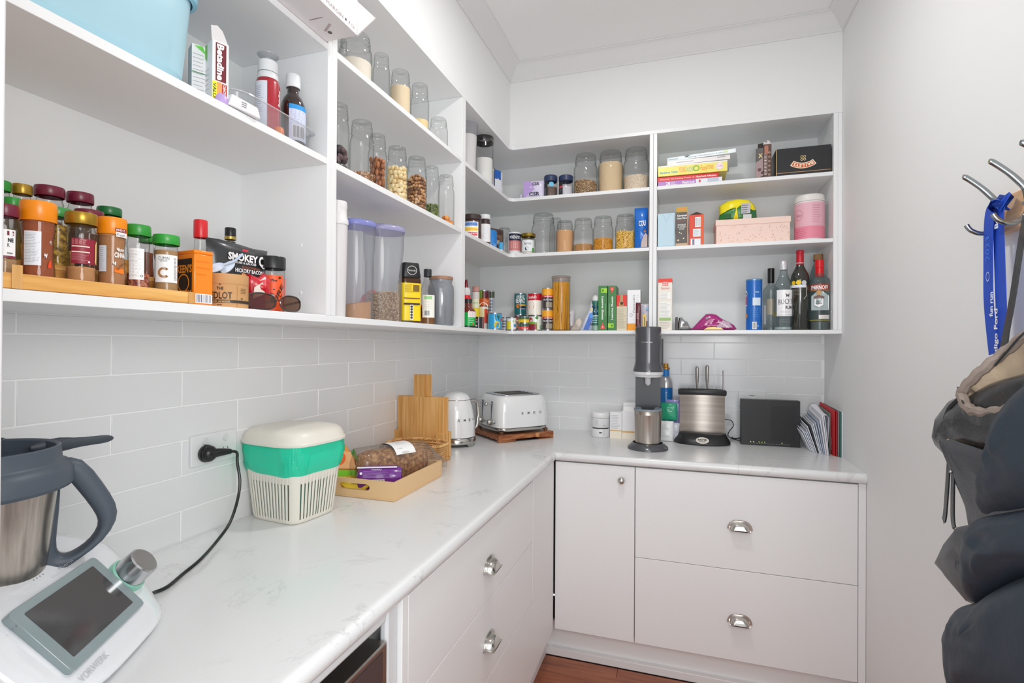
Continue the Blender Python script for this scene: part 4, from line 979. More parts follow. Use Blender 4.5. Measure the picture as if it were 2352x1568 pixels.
for k, (dx, h0, h1, th_, c_, nm, lb, yy) in enumerate(((.0, .175, .19, .004, '#6f8077', 'document_folder', 'grey green folder edge standing left of the red folder', -.235), (.0055, .19, .205, .005, '#c01722', 'document_folder', 'red folder with white writing standing near the corner', -.275), (.0125, .19, .20, .005, '#a50f1c', 'document_folder', 'darker red folder standing behind the red folder', -.285), (.019, .195, .2, .0035, '#8c8e90', 'document_folder', 'thin grey folder standing between the red and green folders', -.292), (.024, .19, .198, .0045, '#2f6a5a', 'document_folder', 'dark green folder standing second from the right wall', -.296), (.030, .19, .196, .004, '#e4e6ea', 'document_folder', 'white folder standing against the right wall', -.298))):
    sheet(nm, lb, 'folder', 1.7205+dx, yy, -.04, h0, th_, c_, 0, None, 0, dR if k == 1 else None, h1-h0)
# ================================================================ pantry goods
def scatter(g, r, h, z0, size, n_col, shape='nut', seed=0, dome=0, slope=0, jit=.5):
    """pieces packed against the wall and top of a round jar"""
    rn = random.Random(seed)
    def piece(c, nrm):
        g.use(rn.choice(n_col)); a = size/2
        if shape == 'rod':
            d_ = Vector((rn.uniform(-1, 1), rn.uniform(-1, 1), rn.uniform(-.9, .9))); d_ -= nrm*d_.dot(nrm)*.9; d_.normalize()
            g.tube([c-d_*a*1.6, c+d_*a*1.6], a*.36, 5)
        elif shape == 'grain':
            d_ = Vector((rn.uniform(-1, 1), rn.uniform(-1, 1), rn.uniform(-1, 1))).normalized(); u_ = d_.orthogonal().normalized(); w_ = d_.cross(u_)
            e1, e2, e3 = d_*a*1.1, u_*a*.6, w_*a*.6
            g.add([tuple(c+q) for q in (e1, e2, e3, -e2, -e3, -e1)], [(0, 1, 2), (0, 2, 3), (0, 3, 4), (0, 4, 1), (5, 2, 1), (5, 3, 2), (5, 4, 3), (5, 1, 4)])
        else:
            st = {'nut': (1, .95, .95), 'almond': (.62, .62, 1.15), 'walnut': (1, .7, .8)}[shape]
            X0 = g.X; g.X = X0 @ Matrix.Translation(c) @ Matrix.Rotation(rn.uniform(0, 6.28), 4, 'X') @ Matrix.Rotation(rn.uniform(0, 6.28), 4, 'Z')
            g.ball((0, 0, 0), a*rn.uniform(.85, 1.1), 8, 5, st); g.X = X0
    stp = size*(.82 if shape != 'rod' else .62)
    rows__ = max(1, int(h/stp))
    for j in range(rows__+1):
        z = z0+size*.4+(h-size*.4)*j/rows__
        nn_ = max(6, int(2*pi*r/stp))
        for i in range(nn_):
            th_ = 2*pi*(i+.5*(j % 2)+rn.uniform(-.2, .2))/nn_
            if z > z0+h+slope*cos(th_): continue
            nr = Vector((cos(th_), sin(th_), 0)); piece(nr*(r-size*.42)+Vector((0, 0, z+rn.uniform(-.2, .2)*size)), nr)
    k = r-size
    while k > 0:
        nn_ = max(1, int(2*pi*k/stp))
        for i in range(nn_):
            th_ = 2*pi*(i+rn.random())/nn_; nr = Vector((0, 0, 1))
            piece(Vector((k*cos(th_), k*sin(th_), z0+h+dome*(1-(k/r)**2)+slope*k/r*cos(th_)+rn.uniform(-.3, .3)*size)), nr)
        k -= stp
    return g
def fillmat(name, stops, scale, bump=.4, tex='noise', dist=.002, rough=.75): return ramp_mat(name, stops, scale, rough, tex, bump=bump, dist=dist)
FM = dict(
 dates=dict(k='walnut', s=.024, c=['#4b3a3a', '#3d3033', '#5c4344'], core='#3d3033'),
 mixed=dict(k='nut', s=.019, c=['#8d6a4c', '#a57a5e', '#b58f72'], core='#7c5a42'),
 almonds=dict(k='almond', s=.021, c=['#a9683c', '#bf7b4b', '#94592f'], core='#7e4a29'),
 macadamia=dict(k='nut', s=.018, c=['#e8cf98', '#f0dcae', '#dcc089'], core='#cbb07c'),
 walnuts=dict(k='walnut', s=.014, c=['#b98758', '#8f6440', '#d3a878', '#7b5538'], core='#7b5538'),
 pepitas=dict(k='grain', s=.0085, c=['#7f8f4e', '#98a862', '#66763c'], core='#66763c'),
 apricots=dict(k='walnut', s=.022, c=['#e08a1e', '#d9781a', '#ee9f3a'], core='#c96c14'),
 seeds=dict(k='grain', s=.0062, c=['#d9bd93', '#b08a62', '#7d6047', '#e4cda8'], core='#9d7f5d'),
 lentils=dict(k='grain', s=.007, c=['#e0a968', '#cf9a5e', '#e8b98a', '#b9b06a'], core='#c08c54'),
 pasta_s=dict(k='rod', s=.010, c=['#e2a437', '#d6962c'], core='#c98a26'),
 pasta_l=dict(k='rod', s=.017, c=['#efc96a', '#e5b955'], core='#cf9f42'),
 granola=dict(k='grain', s=.0065, c=['#b98a5e', '#d9b08a', '#8f6242', '#e8cdb5'], core='#9d7450'))
def contents(t, kind, r, h, seed=0, slope=0):
    if kind in FM:
        f = FM[kind]; g = G(mat(f['core'], .7)); s_ = f['s']
        if r > s_*1.1: g.lathe([(0, .004), (r-s_*.7, .004), (r-s_*.7, h-s_*.3), (0, h-s_*.2)], 16)
        scatter(g, r, max(.004, h-.004), .003, s_, [mat(c, .5) for c in f['c']], f['k'], seed, slope=slope, dome=.004)
        g.done('contents', t, kind='stuff', ang=60)
    else:
        m = kind if not isinstance(kind, str) else mat(kind, .8, bump=.25, bscale=300)
        n = 28; g = G(m); vs = [(0, .003), (r*.97, .003), (r, .006)]
        rings = [[(r*.97*cos(2*pi*i/n), r*.97*sin(2*pi*i/n), .003) for i in range(n)]]
        def tz(q, th_): return h+.10*r*(1-q*q)+slope*q*cos(th_)+.05*r*noise.noise(Vector((q*3*cos(th_)+seed, q*3*sin(th_), 1)))
        rings.append([(r*cos(2*pi*i/n), r*sin(2*pi*i/n), tz(1, 2*pi*i/n)) for i in range(n)])
        for q in (.75, .5, .25, .03): rings.append([(r*q*cos(2*pi*i/n), r*q*sin(2*pi*i/n), tz(q, 2*pi*i/n)) for i in range(n)])
        g.loft(rings).done('contents', t, ang=60)
def jar(side, u1, u2, vt, zb, label, fill=None, frac=.5, m=.02, plane=None, seed=0, group=None, slope=0, name='glass_jar', open_=False):
    x, y, r, h = cyl(side, u1, u2, vt, zb, m, plane)
    if side == 'L': y = min(y, -.02) 
    t = E(name, label, 'jar', (x, y, zb+.0004), facecam(x, y), group)
    G(JG).lathe([(0, .003), (r*.7, .002), (r*.93, .001), (r*.985, .004), (r, .010), (r, h*.60), (r*.985, h*.66), (r*.93, h*.715), (r*.86, h*.75), (r*.84, h*.765), (r*.85, h*.775), (r*.89, h*.78), (r*.89, h*.79), (r*.83, h*.797)], 36).done('jar_body', t, ang=35)
    G(JG).lathe([(r*.80, h*.802), (r*.89, h*.806), (r*.90, h*.822), (r*.895, h*.85), (r*.83, h*.858), (r*.82, h*.875), (r*.86, h*.884), (r*.865, h*.915), (r*.80, h*.925), (r*.79, h*.94), (r*.82, h*.95), (r*.825, h*.975), (r*.78, h*.995), (r*.6, h), (r*.25, h*.985), (0, h*.98)], 36).done('glass_lid', t, ang=35)
    if fill: contents(t, fill, r*.955, h*frac, seed, slope)
    return t
# --- bay two, top shelf
gj = 'glass lidded jars on the upper left shelf'
jar('L', 778, 856, 62, Z2, 'big glass jar of cream coloured flour beneath the white carton flap', '#eee3d4', .44, seed=1, group=gj)
jar('L', 856, 896, 117, Z2, 'empty glass jar, second from the left on the upper left shelf', None, group=gj)
jar('L', 896, 944, 154, Z2, 'glass jar nearly full of pale beige meal on the upper left shelf', '#e3cfae', .64, seed=2, group=gj)
jar('L', 943, 986, 186, Z2, 'glass jar with a little yellow semolina, fourth on the upper left shelf', '#ead3a0', .26, seed=3, group=gj)
jar('L', 986, 1029, 265, Z2, 'short empty glass jar at the right end of the upper left shelf', None, group=gj)
x, y, r, h = cyl('L', 772, 800, 100, Z2, plane=.12); jar('L', 768, 800, 85, Z2, 'glass jar of amber syrup hidden behind the cream flour jar', '#b98a4e', .5, plane=.10)
# --- bay two, middle shelf
gj = 'glass jars of nuts and fruit on the middle left shelf'
jar('L', 755, 803, 231, Z1, 'glass jar of dark dates cut off by the upright panel', 'dates', .33, seed=11, group=gj)
jar('L', 803, 860, 270, Z1, 'large glass jar of oat mix beside the date jar', 'granola', .16, seed=12, group=gj, m=.012)
jar('L', 845, 889, 303, Z1, 'glass jar of brown almonds on the middle left shelf', 'almonds', .56, seed=13, group=gj, m=.03)
jar('L', 888, 937, 331, Z1, 'glass jar of pale round macadamia nuts on the middle left shelf', 'macadamia', .60, seed=14, group=gj)
jar('L', 934, 981, 355, Z1, 'glass jar full of broken walnuts on the middle left shelf', 'walnuts', .64, seed=15, group=gj)
jar('L', 975, 1010, 378, Z1, 'glass jar with green pumpkin seeds in the bottom third', 'pepitas', .30, seed=16, group=gj, m=.035)
jar('L', 1006, 1044, 398, Z1, 'glass jar with a few orange dried apricots in the bottom', 'apricots', .13, seed=17, group=gj, m=.012)
# --- bay two, bottom shelf: plastic dispensers and sauces
def dispenser(u1, u2, vt, label, lidc, fill, frac, plane, seed, inner=None):
    x, y, r, h = cyl('L', u1, u2, vt, Z0, plane=plane); t = E('dry_food_dispenser', label, 'storage container', (x, y, Z0+.0004), facecam(x, y)+.25)
    def rg(k, z): return [(r*k*sup(2*pi*i/40, .8), r*.9*k*math.copysign(abs(sin(2*pi*i/40))**.8, sin(2*pi*i/40)), z) for i in range(40)]
    G(CLEARP).loft([rg(.86, .001), rg(.90, .006), rg(.90, h*.62), rg(.97, h*.72), rg(1.0, h*.94)], cap=False).add(rg(.86, .0012), [tuple(range(39, -1, -1))]).done('clear_body', t, ang=40)
    G(glass(lidc, '#8e93d6', .15, .8, .55)).loft([rg(1.02, h*.93), rg(1.06, h*.945), rg(1.06, h*.965), rg(.98, h*.985), rg(.7, h)]).done('lid', t, ang=40)
    contents(t, fill, r*.80, h*frac, seed, .006)
    return t, r, h
t, r, h = dispenser(782, 862, 498, 'tall clear dispenser with a blue lilac lid and brown flakes', '#aab0ee', '#c08a58', .16, .205, 21)
t, r, h = dispenser(835, 928, 510, 'tall clear dispenser with a lilac lid holding raw rice', '#c9c6ea', 'seeds', .30, .19, 22)
x, y, r, h = cyl('L', 830, 905, 600, Z0, plane=.10)
t = E('grain_bag', 'red printed bag seen through the clear dispensers', 'bag', (.085, y-.02, Z0+.0005), pi/2)
G(mat('#d8515a', .4)).pillow([(-.075, 0), (.08, 0), (.085, .05), (.06, .085), (.01, .12), (-.03, .10), (-.07, .05)], .03, crumple=.01).done('bag_body', t)
x, y, r, h = cyl('L', 752, 801, 458, Z0, plane=.232)
t = E('shaker_bottle', 'white plastic shaker bottle partly hidden by the upright panel', 'bottle', (x, y, Z0+.0004), facecam(x, y))
G(mat('#d9d6d6', .35, k=1)).lathe([(0, 0), (r*.74, 0), (r*.78, .004), (r*.93, h*.80)], 32).done('cup', t)
G(mat('#eceaea', .3, k=.95)).lathe([(r*.97, h*.80), (r, h*.81), (r, h*.84), (r*.86, h*.87), (r*.84, h*.94), (r*.90, h*.95), (r*.85, h), (0, h)], 32).done('lid', t)
# instant coffee style jar with yellow label
x, y, r, h = cyl('L', 913, 969, 601, Z0, plane=.222)
t = E('coffee_jar', 'square glass coffee jar with a black cap and yellow label', 'jar', (x, y, Z0+.0004), facecam(x, y)+.28)
def sq(k, z, n=40, p=.45): return [(r*k*sup(2*pi*i/n, p), r*.85*k*math.copysign(abs(sin(2*pi*i/n))**p, sin(2*pi*i/n)), z) for i in range(n)]
r *= .88
G(mat('#5a3418', .3, k=1, coat=.8)).loft([sq(.92, .001), sq(.97, .006), sq(.97, h*.66), sq(.9, h*.735)]).done('jar_body', t, ang=40)
G(mat('#1b1c1e', .4, k=1)).loft([sq(.93, h*.76), sq(.95, h*.77), sq(.82, h*.96), sq(.75, h)]).done('cap', t, ang=40)
G(glass('#d5c0a0', '#8f7a60', .05, 1)).loft([sq(.97, h*.66), sq(.98, h*.70), sq(.91, h*.76)], cap=False).done('glass_shoulder', t)
YLW = '#f6cf12'
g = G(mat(YLW, .35)).loft([sq(.985, h*.04), sq(.985, h*.66)], cap=False).done('yellow_label', t)
sqm = lambda a, z, l: (a, -(r*.85+l), z); sqm.curved = False
d = Dec(sqm, .0012); d.lines(-r*.7, r*.2, h*.50, h*.64, 8, '#8a6a10', .25); d.rect(r*.1, r*.7, h*.52, h*.63, '#7a5a10'); d.rect(-r*.8, r*.75, h*.40, h*.415, '#6a3a10'); d.rect(-r*.8, r*.75, h*.30, h*.33, '#3a2110'); d.rect(-r*.2, r*.1, h*.06, h*.30, '#f3efe6')
for i in range(5): d.disc(-r*.05, h*(.08+.045*i)+.002, r*.12, '#3b3b3b')
d.rect(-r*.8, r*.1, h*.01, h*.04, '#3a3a3c'); d.done(t, 'front_print')
sqs = lambda a, z, l: (r*.985+l, a, z); sqs.curved = False
d = Dec(sqs, .001); d.poly([(-r*.75, h*.26), (r*.7, h*.30), (r*.7, h*.10), (-r*.6, h*.08)], '#6b2f1a'); d.disc(-r*.4, h*.26, r*.32, '#c8372b'); d.lines(-r*.5, r*.5, h*.4, h*.6, 8, '#8a6a10', .2); d.done(t, 'side_print')
d = Dec(lambda a, z, l: (a, -(r*.79+l), z)); d.mp.curved = False; d.disc(.0, h*.87, r*.42, '#d9d9d9', 1.1, 24, r*.38); d.fit('fairtrade', 0, h*.87, r*.7, '#d9d9d9', r*.2); d.done(t, 'cap_logo')
x, y, r, h = cyl('L', 964, 1001, 616, Z0, plane=.21)
t = E('syrup_bottle', 'clear bottle with a black cap, white label and brown syrup', 'bottle', (x, y, Z0+.0004), facecam(x, y)+.2)
G(JG).lathe([(0, .001), (r*.92, .001), (r, .006), (r, h*.52), (r*.9, h*.62), (r*.5, h*.78), (r*.42, h*.86)], 28).done('bottle_body', t)
G(mat('#8a5a30', .2, k=1)).lathe([(0, .003), (r*.94, .003), (r*.94, h*.24), (0, h*.24)], 24).done('contents', t)
G(mat('#2c2e31', .35, k=1)).lathe([(r*.44, h*.86), (r*.50, h*.865), (r*.50, h*.99), (r*.45, h), (0, h)], 20).done('cap', t)
d = Dec(cylmap(r*1.01)); d.rect(-r*.85, r*.8, h*.13, h*.53, '#efece4'); d.rect(-r*.6, r*.4, h*.45, h*.51, '#9ccf8f'); d.lines(-r*.7, r*.6, h*.28, h*.43, 5, '#8a8a8a', .2); d.bars(-r*.6, r*.1, h*.16, h*.26); d.done(t)
x, y, r, h = cyl('L', 982, 1044, 632, Z0, plane=.222)
t = E('canister', 'smoky grey glass canister with a round wooden lid', 'canister', (x, y, Z0+.0004), facecam(x, y))
G(mat('#8b9097', .1, k=.85, coat=1, bump=.05, bscale=250)).lathe([(0, .001), (r*.93, .001), (r, .008), (r, h*.72), (r*.97, h*.80), (r*.86, h*.85), (r*.86, h*.93)], 40).done('glass_body', t)
G(ramp_mat('walnut_lid', [(.3, '#8a6650'), (.7, '#a9836a')], 20, .5, stretch=(1, 6, 1), bump=.02)).lathe([(r*.88, h*.93), (r*.89, h*.935), (r*.89, h*.99), (r*.85, h), (0, h)], 36).done('wooden_lid', t)
# white carton on the top shelf, overhanging the upright panel
t = E('open_carton', 'white cardboard carton with an open flap jutting past the top shelf front', 'carton', (.277, -1.722, Z2+.0006))
CT = mat('#ebe6e6', .45, k=.95)
g = G(CT); X1 = .085
g.box(X1-.0012, X1, -.24, 0, 0, .13).box(-.10, -.0988, -.24, 0, 0, .13).box(-.0988, X1-.0012, -.24, 0, 0, .0012).box(-.0988, X1-.0012, -.24, 0, .1288, .13).box(-.0988, X1-.0012, -.24, -.2388, .0012, .1288)
g.done('carton_body', t, smooth=False)
A_, B_, D_ = Vector((X1, .001, .001)), Vector((.055, .042, .026)), Vector((.068, .020, .100)); C_ = onp(862, 42, 1, -1.660)-Vector((.277, -1.722, Z2))
fl = G(CT); n_ = (B_-A_).cross(D_-A_).normalized()*.0012
def bez(n=6): return [C_+(B_-C_)*.0]
q = [A_, B_, C_.lerp(B_, .12), C_, C_.lerp(D_, .12), D_]
fl.loft([[tuple(p) for p in q], [tuple(p+n_) for p in q]]).done('side_flap', t, smooth=False)
def cf(a, z, l): return (X1+l, a, z)
cf.curved = False
d = Dec(cf); d.fit('MARGIN', -.085, .012, .06, '#9a9395', .009); d.disc(-.128, .012, .003, '#3a3a3c'); d.disc(-.045, .012, .003, '#3a3a3c'); d.fit('f', -.032, .012, .004, '#4a4a4c', .008); d.fit('CE', -.018, .012, .014, '#b5aeb0', .008); d.done(t, 'carton_print')
def cu_(a, z, l): return (a, z, -l)
cu_.curved = False
d = Dec(cu_, .0004); d.rect(.015, .05, -.085, -.083, '#8a6a70'); d.poly([(.02, -.04), (.05, -.06), (.053, -.055), (.024, -.036)], '#b09a9a'); d.disc(.03, -.03, .006, '#5a4a4a', .8); d.done(t, 'base_print')
# --- corner bay, top shelf
x, y, r, h = cyl('L', 1052, 1098, 243, Z2, plane=.19)
t = E('canister', 'tall frosted canister of white flour next to the upright panel', 'canister', (x, y, Z2+.0004), facecam(x, y))
G(CLEARP).lathe([(0, .001), (r*.80, .001), (r*.84, .006), (r*.93, h*.66), (r, h*.70), (r, h*.9)], 32).done('clear_body', t); G(mat('#e9e3df', .8)).lathe([(0, .004), (r*.78, .004), (r*.88, h*.62), (0, h*.64)], 28).done('contents', t)
G(mat('#d5d3dc', .3, k=.95)).lathe([(r*1.02, h*.88), (r*1.02, h*.95), (r*.93, h), (0, h)], 32).done('lid', t)
x, y, r, h = cyl('L', 1090, 1134, 306, Z2, plane=.205)
t = E('canister', 'clear jar of white sugar with a shiny black lid', 'canister', (x, y, Z2+.0004), facecam(x, y))
G(JG).lathe([(0, .001), (r*.93, .001), (r*.97, .006), (r*.97, h*.88)], 32).done('clear_body', t); G(mat('#efece8', .8)).lathe([(0, .004), (r*.92, .004), (r*.92, h*.56), (0, h*.575)], 28).done('contents', t)
G(mat('#2c2829', .12, k=1, coat=1)).lathe([(r*.98, h*.87), (r, h*.875), (r, h*.985), (r*.95, h), (0, h)], 36).done('lid', t)
def dU(d, w, h): d.rect(-w*.45, w*.1, h*.62, h*.92, '#2a62b8'); d.rect(-w*.45, w*.1, h*.1, h*.62, '#dfe4ee'); d.rect(-w*.48, -w*.42, h*.05, h*.95, '#2a3e78')
p = onx(1140, 360, .20)
pouch('flour_bag', 'white and blue paper bag behind the black lidded jar', 'bag', (.20, p.y, Z2+.001), 1.1, .08, .155, .05, '#e4e2e4', dU, 7)
# baking things on the back wall, top shelf
def csr(label, u1, u2, vt, yf, seed, rz=0.06, flip=0):
    A, B_ = ony(u1, vt, yf), ony(u2, vt, yf); w = B_.x-A.x; h = zat((u1+u2)/2, vt, math.hypot((A.x+B_.x)/2-CAM.x, yf-CAM.y))-Z2
    def dd(d, w, h): d.poly([(-w*.46, h*.1), (-w*.46, h*.92), (-w*.1, h*.92), (w*.05, h*.5), (-w*.38, h*.1)], '#b79bd6'); d.fit('CSR', w*.12, h*.78, w*.34, '#2c2c3c', h*.16, bold=.02); d.fit('CSR', w*.06, h*.22, w*.5, '#2c2c3c', h*.2, bold=.02)
    return pouch('sugar_packet', label, 'packet', ((A.x+B_.x)/2, yf, Z2+.001), rz, w, h, .035, '#d2cbe4', dd, seed)
csr('lilac and white sugar packet standing left of the blue lidded jars', 1203, 1250, 416, -.24, 1)
p = ony(1200, 447, -.22); pouch('sugar_packet', 'small lilac packet lying low at the left of the sugar packet', 'packet', (p.x, -.22, Z2+.001), .1, .035, .035, .02, '#cfc9dd', None, 6)
def spicejar(u1, u2, vt, label, fillc, dark):
    x, y, r, h = cyl('B', u1, u2, vt, Z2, .015); t = E('sprinkle_jar', label, 'jar', (x, y, Z2+.0004), facecam(x, y)+.1)
    G(JG).lathe([(0, .001), (r*.92, .001), (r*.96, .005), (r*.96, h*.66), (r*.86, h*.73), (r*.86, h*.78)], 28).done('jar_body', t)
    G(mat(fillc, .8, bump=.3, bscale=300)).lathe([(0, .003), (r*.9, .003), (r*.9, h*.45), (0, h*.46)], 24).done('contents', t)
    G(mat('#2d3b5e', .35, k=1)).lathe([(r*.9, h*.72), (r*.97, h*.75), (r*.97, h*.97), (r*.9, h), (0, h)], 32).done('lid', t)
    d = Dec(cylmap(r*.965)); d.rect(-r*1.3, -r*.55, h*.02, h*.66, '#2a2b30'); d.lines(-r*1.2, -r*.6, h*.1, h*.4, 5, '#9a9aa0', .2)
    if dark: d.disc(0, h*.55, r*.35, '#5fb4d8'); 
    else: d.rect(-r*1.25, -r*.6, h*.36, h*.48, '#c04a56')
    d.done(t); return t
spicejar(1249, 1281, 400, 'blue lidded jar of dark brown sprinkles on the upper corner shelf', '#6f5a54', True)
spicejar(1283, 1317, 400, 'blue lidded jar of white crystals beside the brown sprinkles', '#d6d4dc', False)
p = ony(1246, 415, -.10)
G(mat('#c9202c', .35)).lathe([(0, 0), (.016, 0), (.016, .115), (.0, .116)], 20).done('red_tube', loc=(p.x, -.10, Z2+.0005), label='red tube mostly hidden behind the lilac sugar packet', cat='tube')
gj = 'large glass jars on the upper back shelf'
jar('B', 1318, 1373, 347, Z2, 'large glass jar of mixed brown seeds on the upper back shelf', 'seeds', .34, .015, seed=31, group=gj, slope=-.008)
jar('B', 1374, 1432, 340, Z2, 'large glass jar full of tan flour on the upper back shelf', '#dcc29c', .70, .015, seed=32, group=gj)
jar('B', 1432, 1491, 333, Z2, 'large glass jar of pale oats against the upper back upright', ramp_mat('oats', [(.35, '#cdb69a'), (.6, '#e6d6c2')], 160, .8, bump=.5), .34, .015, seed=33, group=gj)
# --- corner bay, middle shelf
x, y, r, h = cyl('L', 1063, 1106, 490, Z1, plane=.225)
t = E('spread_jar', 'chocolate spread jar with a rainbow sprinkle label beside the upright', 'jar', (x, y, Z1+.0004), facecam(x, y)+.2)
G(mat('#4a302a', .2, k=1, coat=.6)).lathe([(0, .001), (r*.95, .001), (r, .006), (r, h*.72), (r*.9, h*.78)], 30).done('jar_body', t)
G(mat('#3d3230', .3, k=1)).lathe([(r*.92, h*.78), (r, h*.8), (r, h*.98), (r*.95, h), (0, h)], 30).done('lid', t)
d = Dec(cylmap(r*1.01)); d.rect(-r*1.3, r*.5, h*.04, h*.68, '#f1eef0'); d.rect(-r*1.2, r*.4, h*.50, h*.66, '#7fa3d8'); d.rect(-r*1.2, r*.4, h*.30, h*.46, '#f0d060'); d.rect(-r*1.2, r*.4, h*.12, h*.26, '#d8505a'); d.rect(-r*1.5, -r*1.25, h*.04, h*.68, '#1f6fb8')
for i in range(9): d.disc(-r*1.1+i*r*.17, h*.58, r*.06, '#2d4a8a'); d.disc(-r*1.1+i*r*.17, h*.2, r*.06, '#f4dede'); d.disc(-r*1.0+i*r*.17, h*.38, r*.05, '#e08a3c')
d.done(t)
x, y, r, h = cyl('L', 1097, 1114, 505, Z1, plane=.17)
G(mat('#3e2a22', .3, k=1)).lathe([(0, 0), (r, 0), (r, h*.8), (r*.8, h*.86), (r*.8, h), (0, h)], 20).use(mat('#d42a2a', .4)).lathe([(r*1.02, h*.35), (r*1.02, h*.68)], 20).use(mat('#b9a06a', .5)).lathe([(r*1.02, h*.08), (r*1.02, h*.2)], 20).done('sauce_jar', loc=(x, y, Z1+.0005), label='small dark jar with a red label between the two spread jars', cat='jar')
x, y, r, h = cyl('L', 1101, 1127, 491, Z1, plane=.215)
t = E('cocoa_jar', 'glass jar with white lid and white label with pink leaf print', 'jar', (x, y, Z1+.0004), facecam(x, y)+.15)
G(mat('#3c2a24', .15, k=1, coat=.8)).lathe([(0, .001), (r*.92, .001), (r, .006), (r, h*.70), (r*.85, h*.80), (r*.85, h*.86)], 28).done('jar_body', t)
G(mat('#eef0f2', .3, k=.95)).lathe([(r*.93, h*.86), (r*.95, h*.87), (r*.95, h*.98), (r*.9, h), (0, h)], 28).done('lid', t)
d = Dec(cylmap(r*1.01)); d.rect(-r*1.1, r*1.1, h*.16, h*.70, '#f0edf0'); d.lines(-r*.2, r*.8, h*.24, h*.66, 9, '#c3cbdc', .2); d.disc(-r*.7, h*.32, r*.3, '#d69aa4', 1, 14, r*.24); d.done(t)
p = onx(1139, 520, .17)
pouch('cocoa_bag', 'brown foil bag folded over, standing behind the blue packet', 'bag', (.17, p.y+.01, Z1+.001), 1.0, .085, .155, .05, '#5a4038', lambda d, w, h: (d.rect(-w*.3, w*.2, h*.55, h*.75, '#8a6a58'), d.disc(-w*.1, h*.5, w*.14, '#c7b49a')), 3, .3, .01)
p = onx(1134, 545, .235)
pouch('blue_packet', 'bright blue foil packet in front of the brown bag', 'packet', (.232, p.y-.004, Z1+.001), 1.15, .05, .10, .03, '#1c7fd0', lambda d, w, h: d.lines(-w*.3, w*.3, h*.1, h*.3, 3, '#a9d4f2', .3), 8, .25, .01)
x, y, r, h = cyl('B', 1144, 1174, 521, Z1, plane=-.19); jar('B', 1144, 1174, 521, Z1, 'small open glass jar in the corner beside the brown bag', None, plane=-.17)
x, y, r, h = cyl('L', 1145, 1156, 556, Z1, plane=.235)
G(mat('#49a9dc', .4)).lathe([(0, 0), (r, 0), (r, h*.3), (r, h), (0, h)], 18).use(mat('#eef2f6', .4)).lathe([(r*1.03, 0.001), (r*1.03, h*.35)], 18).done('small_blue_tin', loc=(x, y, Z1+.0005), label='tiny light blue and white tin at the corner of the middle shelf', cat='tin')
x, y, r, h = cyl('B', 1166, 1197, 532, Z1, .012)
t = E('baking_tin', 'white baking soda tub with navy and pink panels in the corner', 'tub', (x, y, Z1+.0004), facecam(x, y))
G(mat('#eceef1', .4, k=.95)).lathe([(0, 0), (r*.97, 0), (r*.97, h*.94)], 28).done('tub_body', t); G(mat('#f2f3f5', .3, k=.95)).lathe([(r, h*.93), (r, h*.99), (0, h)], 28).done('lid', t)
d = Dec(cylmap(r*.98)); d.rect(-r*.9, r*1.3, h*.62, h*.93, '#1c2743'); d.fit("M'KENZIE'S", r*.15, h*.77, r*1.7, '#eef0f4', h*.13, bold=.02); d.rect(-r*.9, r*1.3, h*.18, h*.62, '#c97f7c'); d.lines(-r*.4, r*.8, h*.28, h*.55, 3, '#f0e4e0', .5); d.poly([(-r*.9, h*.05), (-r*.9, h*.28), (r*.1, h*.12)], '#c4202c'); d.done(t)
x, y, r, h = cyl('B', 1196, 1231, 534, Z1, .012)
t = E('spread_jar', 'small glass jar with a gold lid and white cow label', 'jar', (x, y, Z1+.0004), facecam(x, y))
G(JG).lathe([(0, .001), (r*.9, .001), (r*.95, .005), (r*.95, h*.66), (r*.8, h*.78), (r*.8, h*.84)], 28).done('jar_body', t); G(mat('#e9e4d6', .5)).lathe([(0, .003), (r*.9, .003), (r*.9, h*.4), (0, h*.4)], 24).done('contents', t)
G(mat('#a78c3a', .25, .8, k=1)).lathe([(r*.9, h*.84), (r*.98, h*.86), (r*.97, h*.98), (r*.9, h), (0, h)], 28).done('gold_lid', t)
d = Dec(cylmap(r*.965)); d.rect(-r*.9, r*.9, h*.12, h*.66, '#e6eaec'); d.fit('farm', -r*.1, h*.5, r*.9, '#2a3436', h*.13, slant=.3); d.disc(-r*.2, h*.25, r*.25, '#3a4a5c'); d.disc(r*.3, h*.24, r*.3, '#f6f6f6'); d.rect(r*.5, r*.85, h*.1, h*.28, '#4fa54a'); d.done(t)
p = ony(1183, 583, -.262); t = E('paper_slip', 'white paper slip with a red edge lying at the shelf corner', 'paper', (p.x+.02, -.262, Z1+.0006), .35)
G(PAPER).box(-.04, .045, 0, .008, 0, .008).use(mat('#c9303a', .5)).box(-.02, .045, -.0006, 0, 0, .002).done('slip', t)
gj = 'glass jars on the middle back shelf'
jar('B', 1221, 1276, 486, Z1, 'large empty glass jar on the middle back shelf', None, 0, .012, group=gj)
jar('B', 1262, 1291, 498, Z1, 'empty glass jar hidden behind the large empty jar', None, 0, plane=-.10, group=gj)
jar('B', 1277, 1318, 504, Z1, 'glass jar full of orange tan sugar on the middle back shelf', '#dca878', .69, .012, seed=41, group=gj)
jar('B', 1317, 1363, 498, Z1, 'glass jar of mixed lentils a fifth full on the middle back shelf', 'lentils', .22, .012, seed=42, group=gj)
jar('B', 1362, 1409, 493, Z1, 'glass jar of small yellow pasta on the middle back shelf', 'pasta_s', .33, .012, seed=43, group=gj)
jar('B', 1413, 1460, 489, Z1, 'glass jar of pale penne pasta on the middle back shelf', 'pasta_l', .47, .012, seed=44, group=gj)
